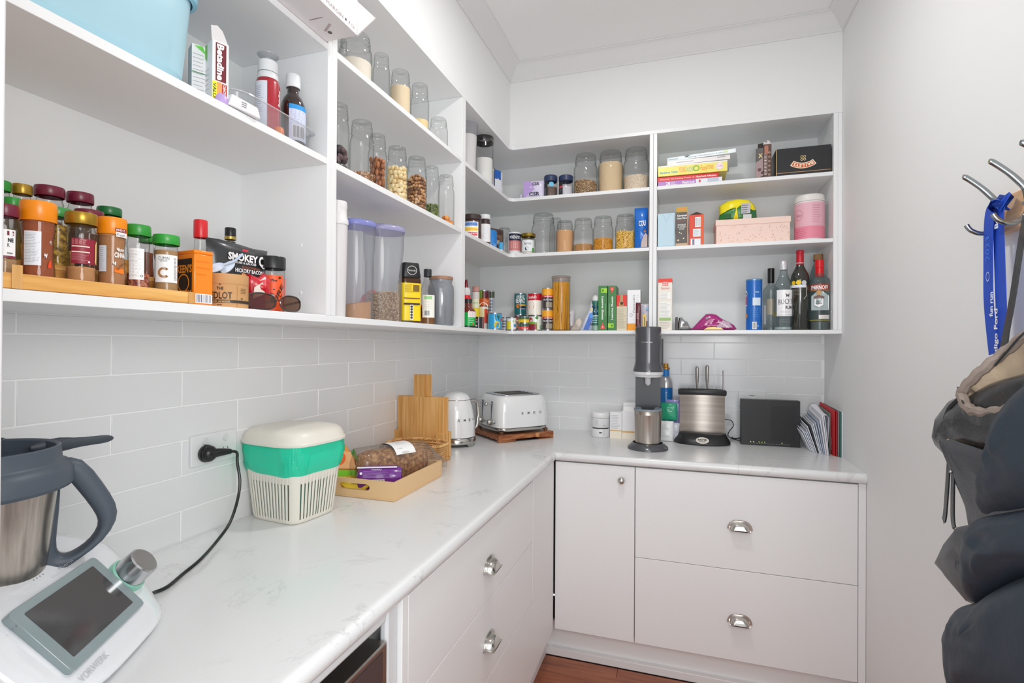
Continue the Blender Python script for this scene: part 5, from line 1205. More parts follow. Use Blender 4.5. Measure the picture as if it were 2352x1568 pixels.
def dCo(d, w, h):
    d.fit('COU', w*.1, h*.60, w*.5, '#eaf2fa', h*.13, bold=.03, rot=.05); d.poly([(w*.0, h*.02), (w*.48, h*.02), (w*.48, h*.3), (w*.36, h*.36), (w*.22, h*.30), (w*.06, h*.16)], '#b9a8a4'); d.disc(w*.3, h*.40, w*.1, '#a0705c', .8); d.disc(w*.3, h*.44, w*.1, '#2b2420', .8, 12, w*.07)
A, B_ = ony(1458, 480, -.235), ony(1490, 480, -.235)
pouch('snack_bag', 'bright blue foil snack bag leaning against the back upright', 'snack bag', ((A.x+B_.x)/2-.002, -.235, Z1+.001), .0, B_.x-A.x-.002, zat(1474, 476, 2.55)-Z1, .05, '#1767c2', dCo, 4, .2, .012)
# --- corner bay, bottom shelf: tins, sauces, boxes
def tin(side, u1, u2, vt, zb, label, base, decf=None, m=.012, plane=None, name='food_tin', cat='tin', turn=0, group='food tins on the bottom corner shelf', rim='#b9bbc0'):
    x, y, r, h = cyl(side, u1, u2, vt, zb, m, plane); t = E(name, label, cat, (x, y, zb+.0004), facecam(x, y)+turn, group)
    G(mat(rim, .25, .9, k=1)).lathe([(0, .002), (r*.96, .0), (r, .001), (r, .004), (r*.97, .005), (r*.97, h-.005), (r, h-.004), (r, h-.0005), (r*.96, h), (r*.95, h-.003), (0, h-.003)], 32).done('can', t)
    G(mat(base, .25, coat=.5)).lathe([(r*.985, .006), (r*.985, h-.006)], 32).done('wrap', t)
    if decf: d = Dec(cylmap(r*.99), .0004, .28); decf(d, r, h); d.done(t)
    return t, x, y, r, h
def bottle(side, u1, u2, vt, zb, label, prof, body, cap, decf=None, plane=None, m=.012, turn=0, cat='bottle', name='bottle', fill=None, group=None, capname='cap', n=32, sq=None):
    x, y, r, h = cyl(side, u1, u2, vt, zb, m, plane); t = E(name, label, cat, (x, y, zb+.0004), facecam(x, y)+turn, group)
    kw = dict(pw=sq) if sq else {}
    G(body).lathe([(a*r, b_*h) for a, b_ in prof], n, **kw).done('bottle_body', t, ang=35)
    for i, (m_, pr) in enumerate(cap): G(m_).lathe([(a*r, b_*h) for a, b_ in pr], n).done(capname if i == 0 else ('neck_band' if i == 1 else 'cap_ring'), t, ang=35)
    if fill: G(fill[0]).lathe([(0, .003), (r*.93, .003), (r*.93, h*fill[1]), (0, h*fill[1])], n, **kw).done('contents', t, ang=35)
    if decf: d = Dec(cylmap(r*1.008), .0004, .3); decf(d, r, h); d.done(t)
    return t, x, y, r, h
RED = mat('#d81f26', .25, coat=.4)
bottle('L', 1058, 1084, 640, Z0, 'red tomato sauce bottle with a white collar and maroon nozzle', [(0, 0), (.95, 0), (1, .02), (1, .5), (.85, .62), (.7, .68)], RED,
       [(mat('#7d1a2a', .3), [(.42, .82), (.36, .83), (.2, .995), (0, 1)]), (mat('#eceaea', .3, k=.95), [(.72, .68), (.76, .69), (.74, .79), (.55, .83), (0, .83)])],
       lambda d, r, h: (d.disc(-r*.3, h*.30, h*.2, '#eeeef0', .8), d.lines(-r*.6, r*.1, h*.2, h*.38, 4, '#7a7a80', .3)), plane=.15, turn=-.2)
bottle('L', 1058, 1093, 685, Z0, 'brown sauce bottle with a black cap and green label', [(0, 0), (.94, 0), (1, .02), (1, .52), (.92, .60), (.5, .70), (.42, .76), (.42, .86)], mat('#6e2415', .12, k=1, coat=1),
       [(mat('#2b2e31', .35, k=1), [(.44, .86), (.5, .87), (.5, .99), (.45, 1), (0, 1)])],
       lambda d, r, h: (d.rect(-r*1.3, r*1.2, h*.07, h*.52, '#17a448'), d.rect(-r*.1, r*1.2, h*.36, h*.56, '#e9dfe0'), d.lines(0, r*1, h*.38, h*.54, 3, '#c04a4a', .3), d.lines(0, r, h*.15, h*.34, 3, '#a7e0b4', .25), d.disc(r*.6, h*.12, r*.15, '#e0602a'), d.rect(-r*1.3, r*1.2, h*.0+.001, h*.07, '#1c1d20')), plane=.225, turn=.1)
bottle('L', 1084, 1102, 656, Z0, 'tall yellow bottle with a pink and white cap behind the brown sauce', [(0, 0), (1, 0), (1, .55), (.9, .68), (.95, .70)], mat('#ead31f', .3),
       [(mat('#e6e2dc', .4, k=.95), [(.97, .70), (.98, .86), (0, .87)]), (mat('#c9938a', .5), [(.9, .87), (.95, .985), (0, 1)])],
       lambda d, r, h: (d.rect(-r, r, h*.5, h*.7, '#e2e6c8'), d.rect(-r*.7, r*.5, h*.6, h*.62, '#7ab050')), plane=.14)
tin('L', 1099, 1124, 666, Z0+.0, 'tall orange and maroon bean tin at the back of the corner', '#6b1c2c', lambda d, r, h: (d.rect(-r*1.4, -r*.3, h*.80, h*.99, '#7fae2e'), d.rect(-r*1.4, r*1.4, h*.62, h*.8, '#e8641e'), d.fit('Four', r*.6, h*.74, r*.8, '#ffe2c8', h*.06), d.fit('Bean', r*.5, h*.66, r*.9, '#ffe2c8', h*.06), d.disc(r*.3, h*.48, r*.5, '#a8433a'), d.disc(r*.3, h*.48, r*.56, '#e8dcdc', 1, 20, r*.5), d.rect(-r*1.4, -r*.5, h*.5, h*.6, '#c9b6bc')), plane=.10)
tin('L', 1122, 1136, 669, Z0, 'slim grey and white labelled tin behind the pineapple tin', '#cfd4dc', lambda d, r, h: (d.rect(-r*1.4, r*1.4, h*.84, h*.99, '#5c6450'), d.fit('M', 0, h*.3, r*1.2, '#2b2b30', h*.1, bold=.05), d.lines(-r, r, h*.5, h*.8, 4, '#5c6c80', .3), d.rect(-r*1.4, r*1.4, h*.0+.005, h*.16, '#6a1f2a')), plane=.08)
# small glass tub with wire handle
x, y, r, h = cyl('L', 1100, 1121, 704, Z0, plane=.17)
t = E('spread_tub', 'small cream tub with a thin wire handle behind the black box', 'tub', (x, y, Z0+.0004), facecam(x, y))
G(mat('#e4dccc', .4)).lathe([(0, 0), (r*.9, 0), (r, h), (0, h)], 24).done('tub_body', t); G(CHROME).tube([(-r, 0, h*.9)]+[(-r*cos(pi*i/10), 0, h*.95+r*1.2*sin(pi*i/10)) for i in range(11)]+[(r, 0, h*.9)], .0008, 6).done('wire_handle', t)
d = Dec(cylmap(r)); d.rect(r*.2, r*1.1, h*.3, h*.9, '#c9432e'); d.rect(-r*.5, r*.2, h*.3, h*.9, '#d8cf9c'); d.done(t)
pA, pB = onx(1088, 730, .236), onx(1112, 730, .252)
t = E('stock_box', 'small black stock cube box with a white seam, tilted at the shelf edge', 'box', (pA.x, pA.y, Z0+.0006), pi/2-.55)
G(mat('#2e2f33', .35, k=1)).box(0, .058, 0, .035, 0, .052).use(mat('#e8e8ea', .4)).box(.026, .029, -.0006, .0, 0, .052).done('carton', t, bevel=.0006)
d = Dec(flatmap(0)); d.fit('Gravy', .012, .040, .016, '#e87a5a', .006, bold=.02); d.fit('rich', .013, .030, .018, '#d8dce4', .007, slant=.3); d.fit('87', .015, .012, .01, '#f0d8dc', .007, bold=.04); d.rect(.046, .058, .0, .052, '#6c6360'); d.rect(.052, .058, .0, .052, '#8a4a52'); d.done(t, 'box_print')
tin('L', 1120, 1153, 718, Z0, 'pale blue tin with a yellow pineapple on its label', '#2fa6de', lambda d, r, h: (d.disc(r*.25, h*.30, r*.5, '#f0d22c', .9), d.poly([(r*.0, h*.58), (-r*.1, h*.95), (r*.2, h*.78), (r*.35, h*.98), (r*.45, h*.76), (r*.7, h*.92), (r*.5, h*.58)], '#1f5a3c'), d.lines(-r*.1, r*.6, h*.16, h*.44, 3, '#8a7a1c', .22), d.disc(r*1.05, h*.6, r*.24, '#e0542a')), plane=.232, turn=.1)
p = onx(1150, 718, .17)
t, x_, y_, r_, h_ = tin('L', 1149, 1167, 714, Z0, 'grey and black labelled tin under the red lid near the corner', '#7c7f8c', lambda d, r, h: (d.lines(-r, r, h*.35, h*.85, 4, '#2b2b35', .4), d.rect(-r*.2, r*.6, h*.06, h*.3, '#1a1a1e')), plane=.13)
G(mat('#9a1f45', .4)).lathe([(0, 0), (.018, 0), (.02, .006), (.016, .01), (0, .012)], 24).done('loose_lid', t, loc=(0, -.006, h_+.001))
tin('B', 1153, 1166, 728, Z0, 'short grey tin between the pineapple tin and the yellow white tin', '#b9bcc8', lambda d, r, h: d.lines(-r, r, h*.2, h*.8, 3, '#4a4c60', .4), plane=-.22)
tin('B', 1164, 1187, 728, Z0, 'small white tin with yellow and blue spots at the corner edge', '#e9ecea', lambda d, r, h: (d.rect(-r*1.4, -r*.2, h*.1, h*.7, '#f3dc3e'), d.disc(r*.7, h*.38, r*.3, '#3d97d2'), d.disc(r*.3, h*.7, r*.15, '#7fc06a'), d.disc(r*.9, h*.7, r*.15, '#e07a3a')), m=.01)
tin('B', 1180, 1200, 724, Z0, 'dark navy tin with red and white flecks behind the small yellow one', '#232838', lambda d, r, h: (d.rect(-r, 0, h*.5, h*.9, '#b03a3a'), d.rect(-r*.6, r*.2, h*.6, h*.7, '#e9e2e0'), d.rect(-r, r*.3, h*.2, h*.45, '#d8843a')), plane=-.20)
def tealdec(d, r, h): d.fit('HEINZ', 0, h*.84, r*1.35, '#f2f6f6', h*.13, bold=.02); d.fit('BEANZ', 0, h*.66, r*1.6, '#f2f6f6', h*.2, bold=.03); d.disc(-r*.35, h*.42, r*.34, '#e8822a', 1.1); d.rect(r*.0, r*.9, h*.42, h*.5, '#e2b04a'); d.rect(-r*.2, r*.9, h*.33, h*.4, '#1b2a30'); d.rect(r*.1, r*.8, h*.27, h*.31, '#b9b0d8')
t, x1, y1, r1, h1 = tin('B', 1181, 1210, 724, Z0, 'teal tin under the upper baked bean tin', '#0f8086', lambda d, r, h: d.rect(-r*1.4, r*1.4, h*.45, h*.55, '#0b6a72'), plane=-.12, rim='#7fb8b4')
tin('B', 1181, 1210, 673, Z0+h1+.0006, 'upper teal baked bean tin with white lettering', '#0b6f72', tealdec, plane=-.12)
def ydec(d, r, h): d.rect(-r*1.4, r*1.4, h*.62, h*.95, '#3c6a4a'); d.lines(-r, r, h*.68, h*.9, 1, '#e6efe4', .5)
t, x2, y2, r2, h2 = tin('B', 1190, 1220, 743, Z0, 'lower flat red and green tin at the shelf front', '#d8433e', lambda d, r, h: (d.rect(-r*1.4, r*1.4, h*.6, h*.95, '#3f5a48'), d.lines(-r, r, h*.65, h*.9, 1, '#e6efe4', .6), d.fit('Tuna', 0, h*.32, r*1.0, '#f7e8e4', h*.25)), m=.008)
tin('B', 1190, 1220, 727, Z0+h2+.0006, 'upper flat yellow tin stacked on the red and green tin', '#e8c51e', ydec, m=.008)
t, x3, y3, r3, h3 = tin('B', 1214, 1246, 724, Z0, 'lower tin with red capsicum and lime green print', '#e7ede2', lambda d, r, h: (d.disc(-r*.75, h*.68, r*.42, '#a8303a', .8), d.rect(-r*1.4, r*.2, h*.42, h*.56, '#6fae2a'), d.rect(-r*1.4, r*.2, h*.05, h*.42, '#8d2638'), d.poly([(r*.2, h*.05), (r*1.2, h*.05), (r*1.2, h*.6), (r*.2, h*.5)], '#b9dc1e'), d.disc(r*.9, h*.24, r*.25, '#2f7a2a', 1, 16, r*.16), d.disc(r*.2, h*.84, r*.22, '#4c8a3a')), m=.012)
def soup(d, r, h): d.rect(-r*1.45, r*1.45, h*.68, h*.97, '#c0182c'); d.fit("Campbell's", -r*.45, h*.83, r*1.35, '#fbe9ea', h*.13, slant=.25, bold=.015); d.rect(-r*1.45, r*1.45, h*.02, h*.68, '#efe9dd'); d.disc(-r*.5, h*.44, r*.5, '#ef7a28', .9); d.poly([(-r*1.2, h*.3), (r*1.3, h*.34), (r*1.3, h*.48), (r*.2, h*.46)], '#f0652a'); d.lines(-r, r, h*.05, h*.26, 3, '#cfcad6', .3)
tin('B', 1212, 1245, 673, Z0+h3+.0006, 'red and cream soup tin stacked on the capsicum tin', '#efe9dd', soup, m=.012)
def ard(d, r, h): d.rect(-r*1.45, r*1.45, h*.62, h*.97, '#f0a524'); d.disc(-r*.1, h*.80, r*.5, '#f6bf4a', .9); d.rect(-r*1.2, r*1.3, h*.56, h*.66, '#c8323c'); d.fit('Ardmona', r*.15, h*.615, r*1.5, '#fdeeee', h*.075, bold=.02); d.fit('FRUIT NECT', r*.15, h*.46, r*1.9, '#e9e6ec', h*.07, bold=.02); d.rect(-r*.3, r*.9, h*.1, h*.34, '#9c9484'); d.lines(-r*.2, r*.8, h*.12, h*.3, 4, '#5c5850', .3)
t, x4, y4, r4, h4 = tin('B', 1245, 1271, 711, Z0, 'lower of two orange and dark grey fruit tins by the spaghetti jar', '#3a3438', ard, m=.012)
tin('B', 1245, 1271, 661, Z0+h4+.0006, 'upper of two orange and dark grey fruit tins by the spaghetti jar', '#3a3438', ard, m=.012)
# spaghetti canister
x, y, r, h = cyl('B', 1267, 1311, 632, Z0, .012)
t = E('spaghetti_jar', 'tall glass canister of long yellow spaghetti with a glass lid', 'jar', (x, y, Z0+.0004), facecam(x, y))
G(JG).lathe([(0, .001), (r*.93, .001), (r*.95, .006), (r*.95, h*.955)], 36).done('jar_body', t)
G(glass('#e6dcd6', '#9a8a84', .05, 1, .2)).lathe([(r*.90, h*.90), (r*.90, h*.955), (r, h*.96), (r*1.01, h*.985), (r*.97, h), (0, h)], 36).done('lid', t)
SPG = [mat('#d99a20', .4), mat('#cf8f1a', .4), mat('#e3a835', .4)]; g = G(SPG[0]); rn = random.Random(9)
for i in range(230):
    a = rn.uniform(0, 2*pi); q = r*.86*(1 if i < 130 else rn.random()**.5); a2 = a+rn.uniform(-.35, .35)*1.4; g.use(rn.choice(SPG))
    g.tube([(q*cos(a), q*sin(a), .004), (q*.97*cos((a+a2)/2), q*.97*sin((a+a2)/2), h*.44), (q*cos(a2), q*sin(a2), h*.88+rn.uniform(-.002, .002))], .0017, 5)
g.done('spaghetti_strands', t, kind='stuff')
p = ony(1306, 720, -.20)
pouch('clear_bag', 'clear plastic bag slumped right of the spaghetti canister', 'bag', (p.x, -.17, Z0+.001), .1, .055, .11, .05, '#c9c6cc', None, 3, .15, .014)
def pb(name, label, cat, u1, u2, vt, lo, col='#fff', plane=None, m=.012, depth=.09, zb=Z0, decf=None, sidef=None, turn=0, group=None, rough=.4, top=None):
    yf = -(SB-m) if plane is None else plane; A, B_ = ony(u1, vt, yf), ony(u2, vt, yf); w = B_.x-A.x; cx_ = (A.x+B_.x)/2
    h = zat((u1+u2)/2, vt, math.hypot(cx_-CAM.x, yf-CAM.y))-zb; t = E(name, label, cat, (cx_, yf, zb+.0004), turn, group)
    g = G(mat(col, rough, k=1.05)); g.box(-w/2, w/2, 0, depth, 0, h); g.done('carton', t, bevel=.0007)
    if decf: d = Dec(flatmap(0)); decf(d, w, h); d.done(t, 'front_print')
    if sidef: d = Dec(sidemap(w/2+.0002)); sidef(d, depth, h); d.done(t, 'side_print')
    return t, w, h
p = ony(1330, 720, -.235)
pouch('snack_packet', 'crumpled beige packet leaning low behind the blue and white bag', 'packet', (p.x-.012, -.20, Z0+.001), .1, .075, .07, .045, '#cfc4ba', lambda d, w, h: d.disc(-w*.1, h*.35, w*.1, '#77706a', 1, 14, w*.07), 13, .35, .014, out=[(-.042, 0), (.035, 0), (.03, .045), (.012, .068), (-.008, .06), (-.022, .03)])
def dbw(d, w, h): d.poly([(-w*.3, 0.004), (-w*.02, .004), (w*.24, h*.42), (w*.04, h*.5)], '#1b57b4'); d.disc(w*.12, h*.44, w*.14, '#3a86d8'); d.disc(w*.16, h*.62, w*.1, '#d8c08a'); d.disc(w*.12, h*.18, w*.06, '#2d2d35'); d.disc(w*.28, h*.08, w*.08, '#d84a4a')
pouch('frozen_bag', 'blue and white plastic food bag leaning against the green tube', 'packet', (p.x+.052, -.235, Z0+.001), .1, .09, .165, .05, '#ccd4e4', dbw, 15, .25, .014, out=[(-.045, 0), (.045, 0), (.05, .06), (.04, .10), (.032, .15), (.018, .165), (.008, .145), (-.006, .10), (-.03, .05)])
bottle('B', 1360, 1377, 678, Z0, 'slim dark green bottle with a white cap beside the pasta boxes', [(0, 0), (1, 0), (1, .80)], mat('#2c6a5c', .35),
       [(mat('#e8eaea', .3, k=.95), [(1.0, .84), (1.0, .95), (.6, 1), (0, 1)]), (mat('#3c7868', .3), [(1.01, .80), (1.01, .85)])],
       lambda d, r, h: (d.rect(-r*1.3, r*1.3, h*.42, h*.70, '#184a5c'), d.disc(0, h*.56, r*.5, '#8fd0e4'), d.rect(-r, r, h*.40, h*.43, '#dfe8e8'), d.lines(-r, r, h*.2, h*.38, 3, '#8fc0c4', .4), d.rect(-r, r, 0.002, h*.14, '#8fa89a')), m=.015)
def las(up):
    def f(d, w, h):
        s_ = 1 if up else -1; zc = lambda q: h*(q if up else 1-q)
        d.fit('Lasagna Sheets', 0, h*.5, h*.52, '#eef6ec', w*.22, rot=s_*pi/2, bold=.03); d.rect(s_*-w*.30, s_*-w*.27, h*.32, h*.6, '#a9cfa6')
        z_ = zc(.11); d.rect(-w*.5+.001, w*.2, z_-h*.05, z_+h*.05, '#9ed32c') if up else d.rect(-w*.2, w*.5-.001, z_-h*.05, z_+h*.05, '#9ed32c'); d.disc(0, z_, w*.13, '#4a8a24')
        z_ = zc(.93); d.poly([(-w*.3, zc(.97)), (w*.3, zc(.97)), (0, zc(.82))], '#d8453e'); d.disc(0, zc(.92), w*.2, '#e8504a'); d.fit('1', 0, zc(.92), w*.07, '#fbe8e8', h*.03, bold=.05)
    return f
t, w, h = pb('pasta_box', 'left green lasagna box standing upside down on the bottom shelf', 'box', 1374.5, 1395, 656, 0, '#3c7d40', decf=las(False), turn=.02, depth=.12)
t, w, h = pb('pasta_box', 'right green lasagna box with a red tab at its top', 'box', 1396.5, 1415.5, 656, 0, '#3c7d40', decf=las(True), turn=.02, depth=.12)
def leg(d, w, h): d.rect(-w/2, w/2, h*.68, h, '#dd2c22'); d.rect(-w*.18, w*.12, h*.8, h, '#a99264'); d.disc(-w*.05, h*.74, w*.26, '#b98f5a'); d.disc(w*.0, h*.76, w*.16, '#4a2a1a'); d.lines(-w*.42, w*.42, h*.05, h*.62, 18, '#a59a80', .2)
pb('rice_box', 'red and cream cracker box between the green boxes and white box', 'box', 1416.5, 1440, 677, 0, '#d8ceb4', decf=leg, turn=.0)
def pan(d, w, h): d.rect(-w/2, w/2, 0, h*.17, '#f09a14'); d.fit('Parmabit', w*.0, h*.66, h*.44, '#6f7076', w*.14, rot=pi/2, slant=.1); d.disc(-w*.2, h*.38, w*.14, '#a8a8ae', .8, 16, w*.1); d.lines(w*.2, w*.4, h*.3, h*.9, 10, '#c8c8cc', .2)
pb('cracker_box', 'white and orange biscuit box leaning near the back upright', 'box', 1441, 1471, 666, 0, '#eeeef0', decf=pan, turn=.0)
p = ony(1470, 730, -.262)
pouch('spice_sachet', 'maroon sachet in front of the white and orange box', 'sachet', (ony(1464, 730, -.268).x+.004, -.2765, Z0+.001), .0, .022, .13, .010, '#5c1620', lambda d, w, h: d.lines(-w*.3, w*.3, h*.4, h*.62, 3, '#d8b8b8', .4), 4, .3, .004)
t = pouch('clear_bag', 'clear bag of yellow and dark sweets beside the back upright', 'bag', (ony(1482, 730, -.255).x, -.252, Z0+.001), .0, .040, .125, .03, '#b9b6c0', lambda d, w, h: (d.rect(-w*.25, w*.1, h*.1, h*.6, '#e0b81e'), d.rect(-w*.12, -w*.02, h*.15, h*.5, '#5c4a14'), d.rect(w*.12, w*.3, h*.1, h*.35, '#4a1a3a'), d.disc(w*.25, h*.8, w*.14, '#4a98c4')), 9, .15, .008)
# --- right bay, top shelf: stack of books, boxes
bz = Z2+.0006
def book(label, u1, u2, th_, yf, dep, col, rz=0, decf=None, name='book', group='books stacked on the top right shelf', ox=0, page='#eceae4'):
    global bz
    A, B_ = ony(u1, 400, yf), ony(u2, 400, yf); w = B_.x-A.x
    t = E(name, label, 'book' if name == 'book' else 'magazine', (A.x+.001, yf, bz), rz, group)
    G(mat(page, .7)).box(.0015, w-.0015, .002, dep-.002, .0015, th_-.0015).done('pages', t); G(mat(col, .3, coat=.3)).box(0, w, 0, .002, 0, th_).box(0, w, .0, dep, 0, .0014).box(0, w, .0, dep, th_-.0014, th_).done('cover', t, bevel=.0005)
    if decf: d = Dec(flatmap(0, w/2), .0006); decf(d, w, th_); d.done(t, 'spine_print')
    bz += th_+.0006; return t
book('purple book at the bottom of the stack, titled 28 DAY in white', 1511, 1658, .0235, -.262, .20, '#b07fc0', 0, lambda d, w, h: (d.fit('28', -w*.34, h*.5, w*.07, '#f6f0f8', h*.66, bold=.02), d.fit('DAY', -w*.26, h*.62, w*.07, '#f6f0f8', h*.4), d.lines(-w*.3, -w*.16, h*.1, h*.35, 1, '#e8dcf0', .4), d.fit('Weight Loss', -w*.02, h*.5, w*.2, '#f3e8f6', h*.55, slant=.25, bold=.02), d.rect(w*.10, w*.5, .001, h-.001, '#dcdce4'), d.disc(w*.16, h*.5, h*.3, '#c0404c', .6), d.rect(w*.28, w*.45, .002, h-.002, '#b5bccc')))
book('red book, second from the bottom of the stack', 1510, 1650, .0225, -.255, .2, '#da2b2c', .0, lambda d, w, h: (d.fit('Discover the Healing Power of', -w*.17, h*.5, w*.56, '#fbe3e0', h*.36), d.fit('Nutrient Infusion', w*.30, h*.5, w*.33, '#ffffff', h*.4, bold=.02)), page='#f2e4e2')
book('thick yellow and green patterned children book in the middle of the stack', 1511, 1670, .050, -.262, .22, '#f0e070', .0, lambda d, w, h: (d.rect(-w*.49, w*.5, h*.86, h*.985, '#efeeea'), d.fit('Bedtime Tales', -w*.34, h*.35, w*.26, '#5fb0c8', h*.18, bold=.03), d.fit('YOUNG', -w*.14, h*.5, w*.1, '#e08a5a', h*.5), d.fit('KIDS', -w*.03, h*.48, w*.09, '#9cc0a8', h*.45), d.disc(w*.06, h*.5, h*.26, '#6fae4a', 1.1, 18, h*.18), d.fit('Funny', w*.17, h*.5, w*.09, '#e8883c', h*.5), d.fit('STORIES', w*.26, h*.5, w*.09, '#e08a5a', h*.35), d.disc(w*.39, h*.5, h*.33, '#f2ecec'), d.disc(w*.39, h*.5, h*.28, '#d8688c', 1, 20, h*.26), d.fit('200', w*.39, h*.52, h*.42, '#d8688c', h*.25)))
book('plain white book lying on the yellow one', 1532, 1676, .021, -.255, .19, '#e6e2e0', -.05, lambda d, w, h: (d.lines(-w*.35, w*.0, h*.35, h*.65, 1, '#b9b4c6', .5), d.lines(w*.3, w*.47, h*.5, h*.8, 1, '#8a8890', .4)))
book('pale book with a script title on top of the stack', 1532, 1689, .019, -.245, .20, '#dfe8ea', -.13, lambda d, w, h: (d.fit('Cooking Meditations Lunches', w*.08, h*.5, w*.62, '#6f8f9c', h*.4, slant=.4), d.lines(-w*.48, -w*.3, h*.3, h*.6, 1, '#7f98a4', .4), d.poly([(-w*.25, h*.9), (-w*.2, h*.55), (-w*.15, h*.9)], '#3c4c50'), d.disc(w*.36, h*.6, h*.3, '#d8e4b0', 1.6)))
p = ony(1741, 350, -.235)
t = E('chocolate_box', 'dark chocolate carton with a gold butterfly, left of the striped one', 'box', (ony(1736, 360, -.24).x, -.236, Z2+.0005), -.32)
G(mat('#2d2522', .35, k=1)).box(0, .040, 0, .09, 0, .142).done('carton', t, bevel=.0008); d = Dec(flatmap(0, .020)); d.fit('X', 0, .108, .018, '#e2c68a', .018, bold=.04); d.poly([(-.019, .08), (.019, .1), (.019, .02), (-.019, .004)], '#9c8484'); d.disc(-.004, .045, .008, '#5a2a2a'); d.disc(.008, .03, .006, '#3a1a1a'); d.done(t, 'front_print')
G(mat('#2d2522', .35, k=1)).at((.004, .02, .142), rx=-.2).box(0, .022, 0, .001, 0, .03).done('open_flap', t)
t, w, h = pb('chocolate_box', 'tall brown striped chocolate carton with its top torn open', 'box', 1754, 1772, 331, 0, '#5a4038', m=.02, depth=.06, zb=Z2, decf=lambda d, w, h: (d.rect(-w*.4, w*.1, h*.72, h*.96, '#a9705c'), d.rect(-w*.45, 0, h*.1, h*.72, '#7c6a66'), *[d.disc(w*.22, h*(.1+.13*i), w*.13, '#c9b49a', 1, 14, w*.08) for i in range(6)], *[d.lines(-w*.4, -w*.05, h*(.1+.1*i), h*(.14+.1*i), 1, '#e6dcd8', .5) for i in range(6)]))
G(mat('#d2ccca', .5)).at((0, .02, h)).prism([(-w*.45, 0), (w*.45, 0), (w*.4, .018), (w*.05, .026), (-.0, .012), (-w*.4, .02)], 0, .001).done('torn_flap', t)
pA, pB = ony(1781, 404, -.262), ony(1911, 395, -.262)
t = E('gift_box', 'black gift box with a gold edge and an upside down emblem', 'box', (pA.x+.002, -.262, Z2+.0005), 0)
w = pB.x-pA.x-.005; h = zat(1850, 336, math.hypot((pA.x+pB.x)/2-CAM.x, 2.53))-Z2
G(mat('#26272a', .35, k=1)).box(0, w, 0, .14, 0, h).done('box_body', t, bevel=.0008)
d = Dec(flatmap(0, w/2)); d.rect(-w/2, w/2, h*.11, h*.13, '#b98f62'); d.rect(-w/2+.0005, -w/2+.0025, h*.0, h, '#d9b878')
for i in (-1, 1):
    for j in (-1, 1): d.disc(i*.0055, h*.60+j*.0062, .0052, '#e6cf9c', 1, 20, .0036)
n = 12; arc = lambda R_, a: (R_*sin(a), h*.95-R_*cos(a))
for (Ra, Rb, am, c_) in ((h*.52, h*.72, .62, '#f2dcc0'), (h*.545, h*.695, .57, '#c8561e')):
    d.poly([arc(Rb, -am+2*am*i/n) for i in range(n+1)]+[arc(Ra, am-2*am*i/n) for i in range(n+1)], c_)
for i, ch in enumerate('BAILEYS'[::-1]):
    a = -.46+.92*i/6; q = arc(h*.62, a); d.text(ch, q[0], q[1], h*.15, '#fbead8', rot=pi+a, bold=.03)
d.done(t, 'emblem')
# middle right shelf
t, w, h = pb('light_blue_carton', 'plain light blue carton standing against the back upright', 'box', 1511, 1550, 490, 0, '#b9d3e0', m=.012, depth=.08, zb=Z1, decf=lambda d, w, h: (d.poly([(-w*.2, h*.98), (0, h*.75), (w*.3, h*.98), (w*.28, h*.985), (0, h*.77), (-w*.22, h*.985)], '#98b6c6'), d.rect(-w*.45, w*.45, h*.02, h*.03, '#93b2c4'), d.rect(w*.44, w*.45, h*.02, h*.95, '#93b2c4')))
t, w, h = pb('bar_box', 'dark grey muesli bar box with a yellow top next to the blue carton', 'box', 1552.5, 1580, 487, 0, '#57524e', m=.014, depth=.07, zb=Z1, decf=lambda d, w, h: (d.fit('Caramel', 0, h*.90, w*.8, '#f4f0ec', h*.055, bold=.03), d.fit('Choc Fibre', 0, h*.82, w*.84, '#f4f0ec', h*.05, bold=.03), d.fit('COCONUT', 0, h*.62, w*.7, '#e8e4de', h*.05, bold=.02), d.fit('& RAISIN', 0, h*.56, w*.7, '#e8e4de', h*.05), d.fit('FREE', 0, h*.50, w*.4, '#e8e4de', h*.04), d.rect(-w*.35, w*.35, h*.73, h*.74, '#c0584a'), d.disc(-w*.2, h*.4, w*.05, '#e8dcc0'), d.disc(-w*.05, h*.37, w*.05, '#e8dcc0'), d.disc(w*.15, h*.22, w*.06, '#e8dcc0'), d.disc(-w*.3, h*.17, w*.09, '#c9b690'), d.rect(-w/2, w/2, 0, h*.08, '#c0a486'), d.rect(w*.44, w*.5, 0, h, '#b98f74')))
G(mat('#b99a34', .4)).at((0, .002, h)).box(-w*.46, w*.46, 0, .001, 0, .024).use(mat('#d98a3c', .4)).box(-w*.3, w*.3, -.0005, 0, .008, .018).done('open_flap', t)
t, w, h = pb('tea_carton', 'orange red carton with white panels and a peaked top', 'box', 1583, 1617, 493, 0, '#d8452c', m=.014, depth=.07, zb=Z1, decf=lambda d, w, h: (d.rect(w*.3, w*.5, 0, h, '#d85a30'), d.bars(-w*.1, w*.28, h*.60, h*.92, '#8a8a96'), d.rect(-w*.24, w*.28, h*.28, h*.54, '#d9dfe2'), d.rect(-w*.4, w*.28, .001, h*.22, '#dfe2e8'), d.lines(-w*.2, w*.2, h*.32, h*.5, 4, '#8a9aa4', .2), d.rect(-w*.28, -w*.14, .002, h*.2, '#7f7488')))
G(mat('#33251f', .6, k=1)).at((0, 0, h)).prism([(-w*.5, 0), (w*.5, 0), (w*.0, .013)], .001, .068).done('peaked_top', t)
pA, pB = ony(1643, 560, -.262), ony(1820, 552, -.262)
t = E('gift_box', 'pale pink cardboard box with a lid and small gold dots', 'box', (pA.x+.001, -.262, Z1+.0005), .015)
w = pB.x-pA.x-.006; h = zat(1730, 500, math.hypot((pA.x+pB.x)/2-CAM.x, 2.53))-Z1; PINK = mat('#ecd0c4', .6, k=1.05)
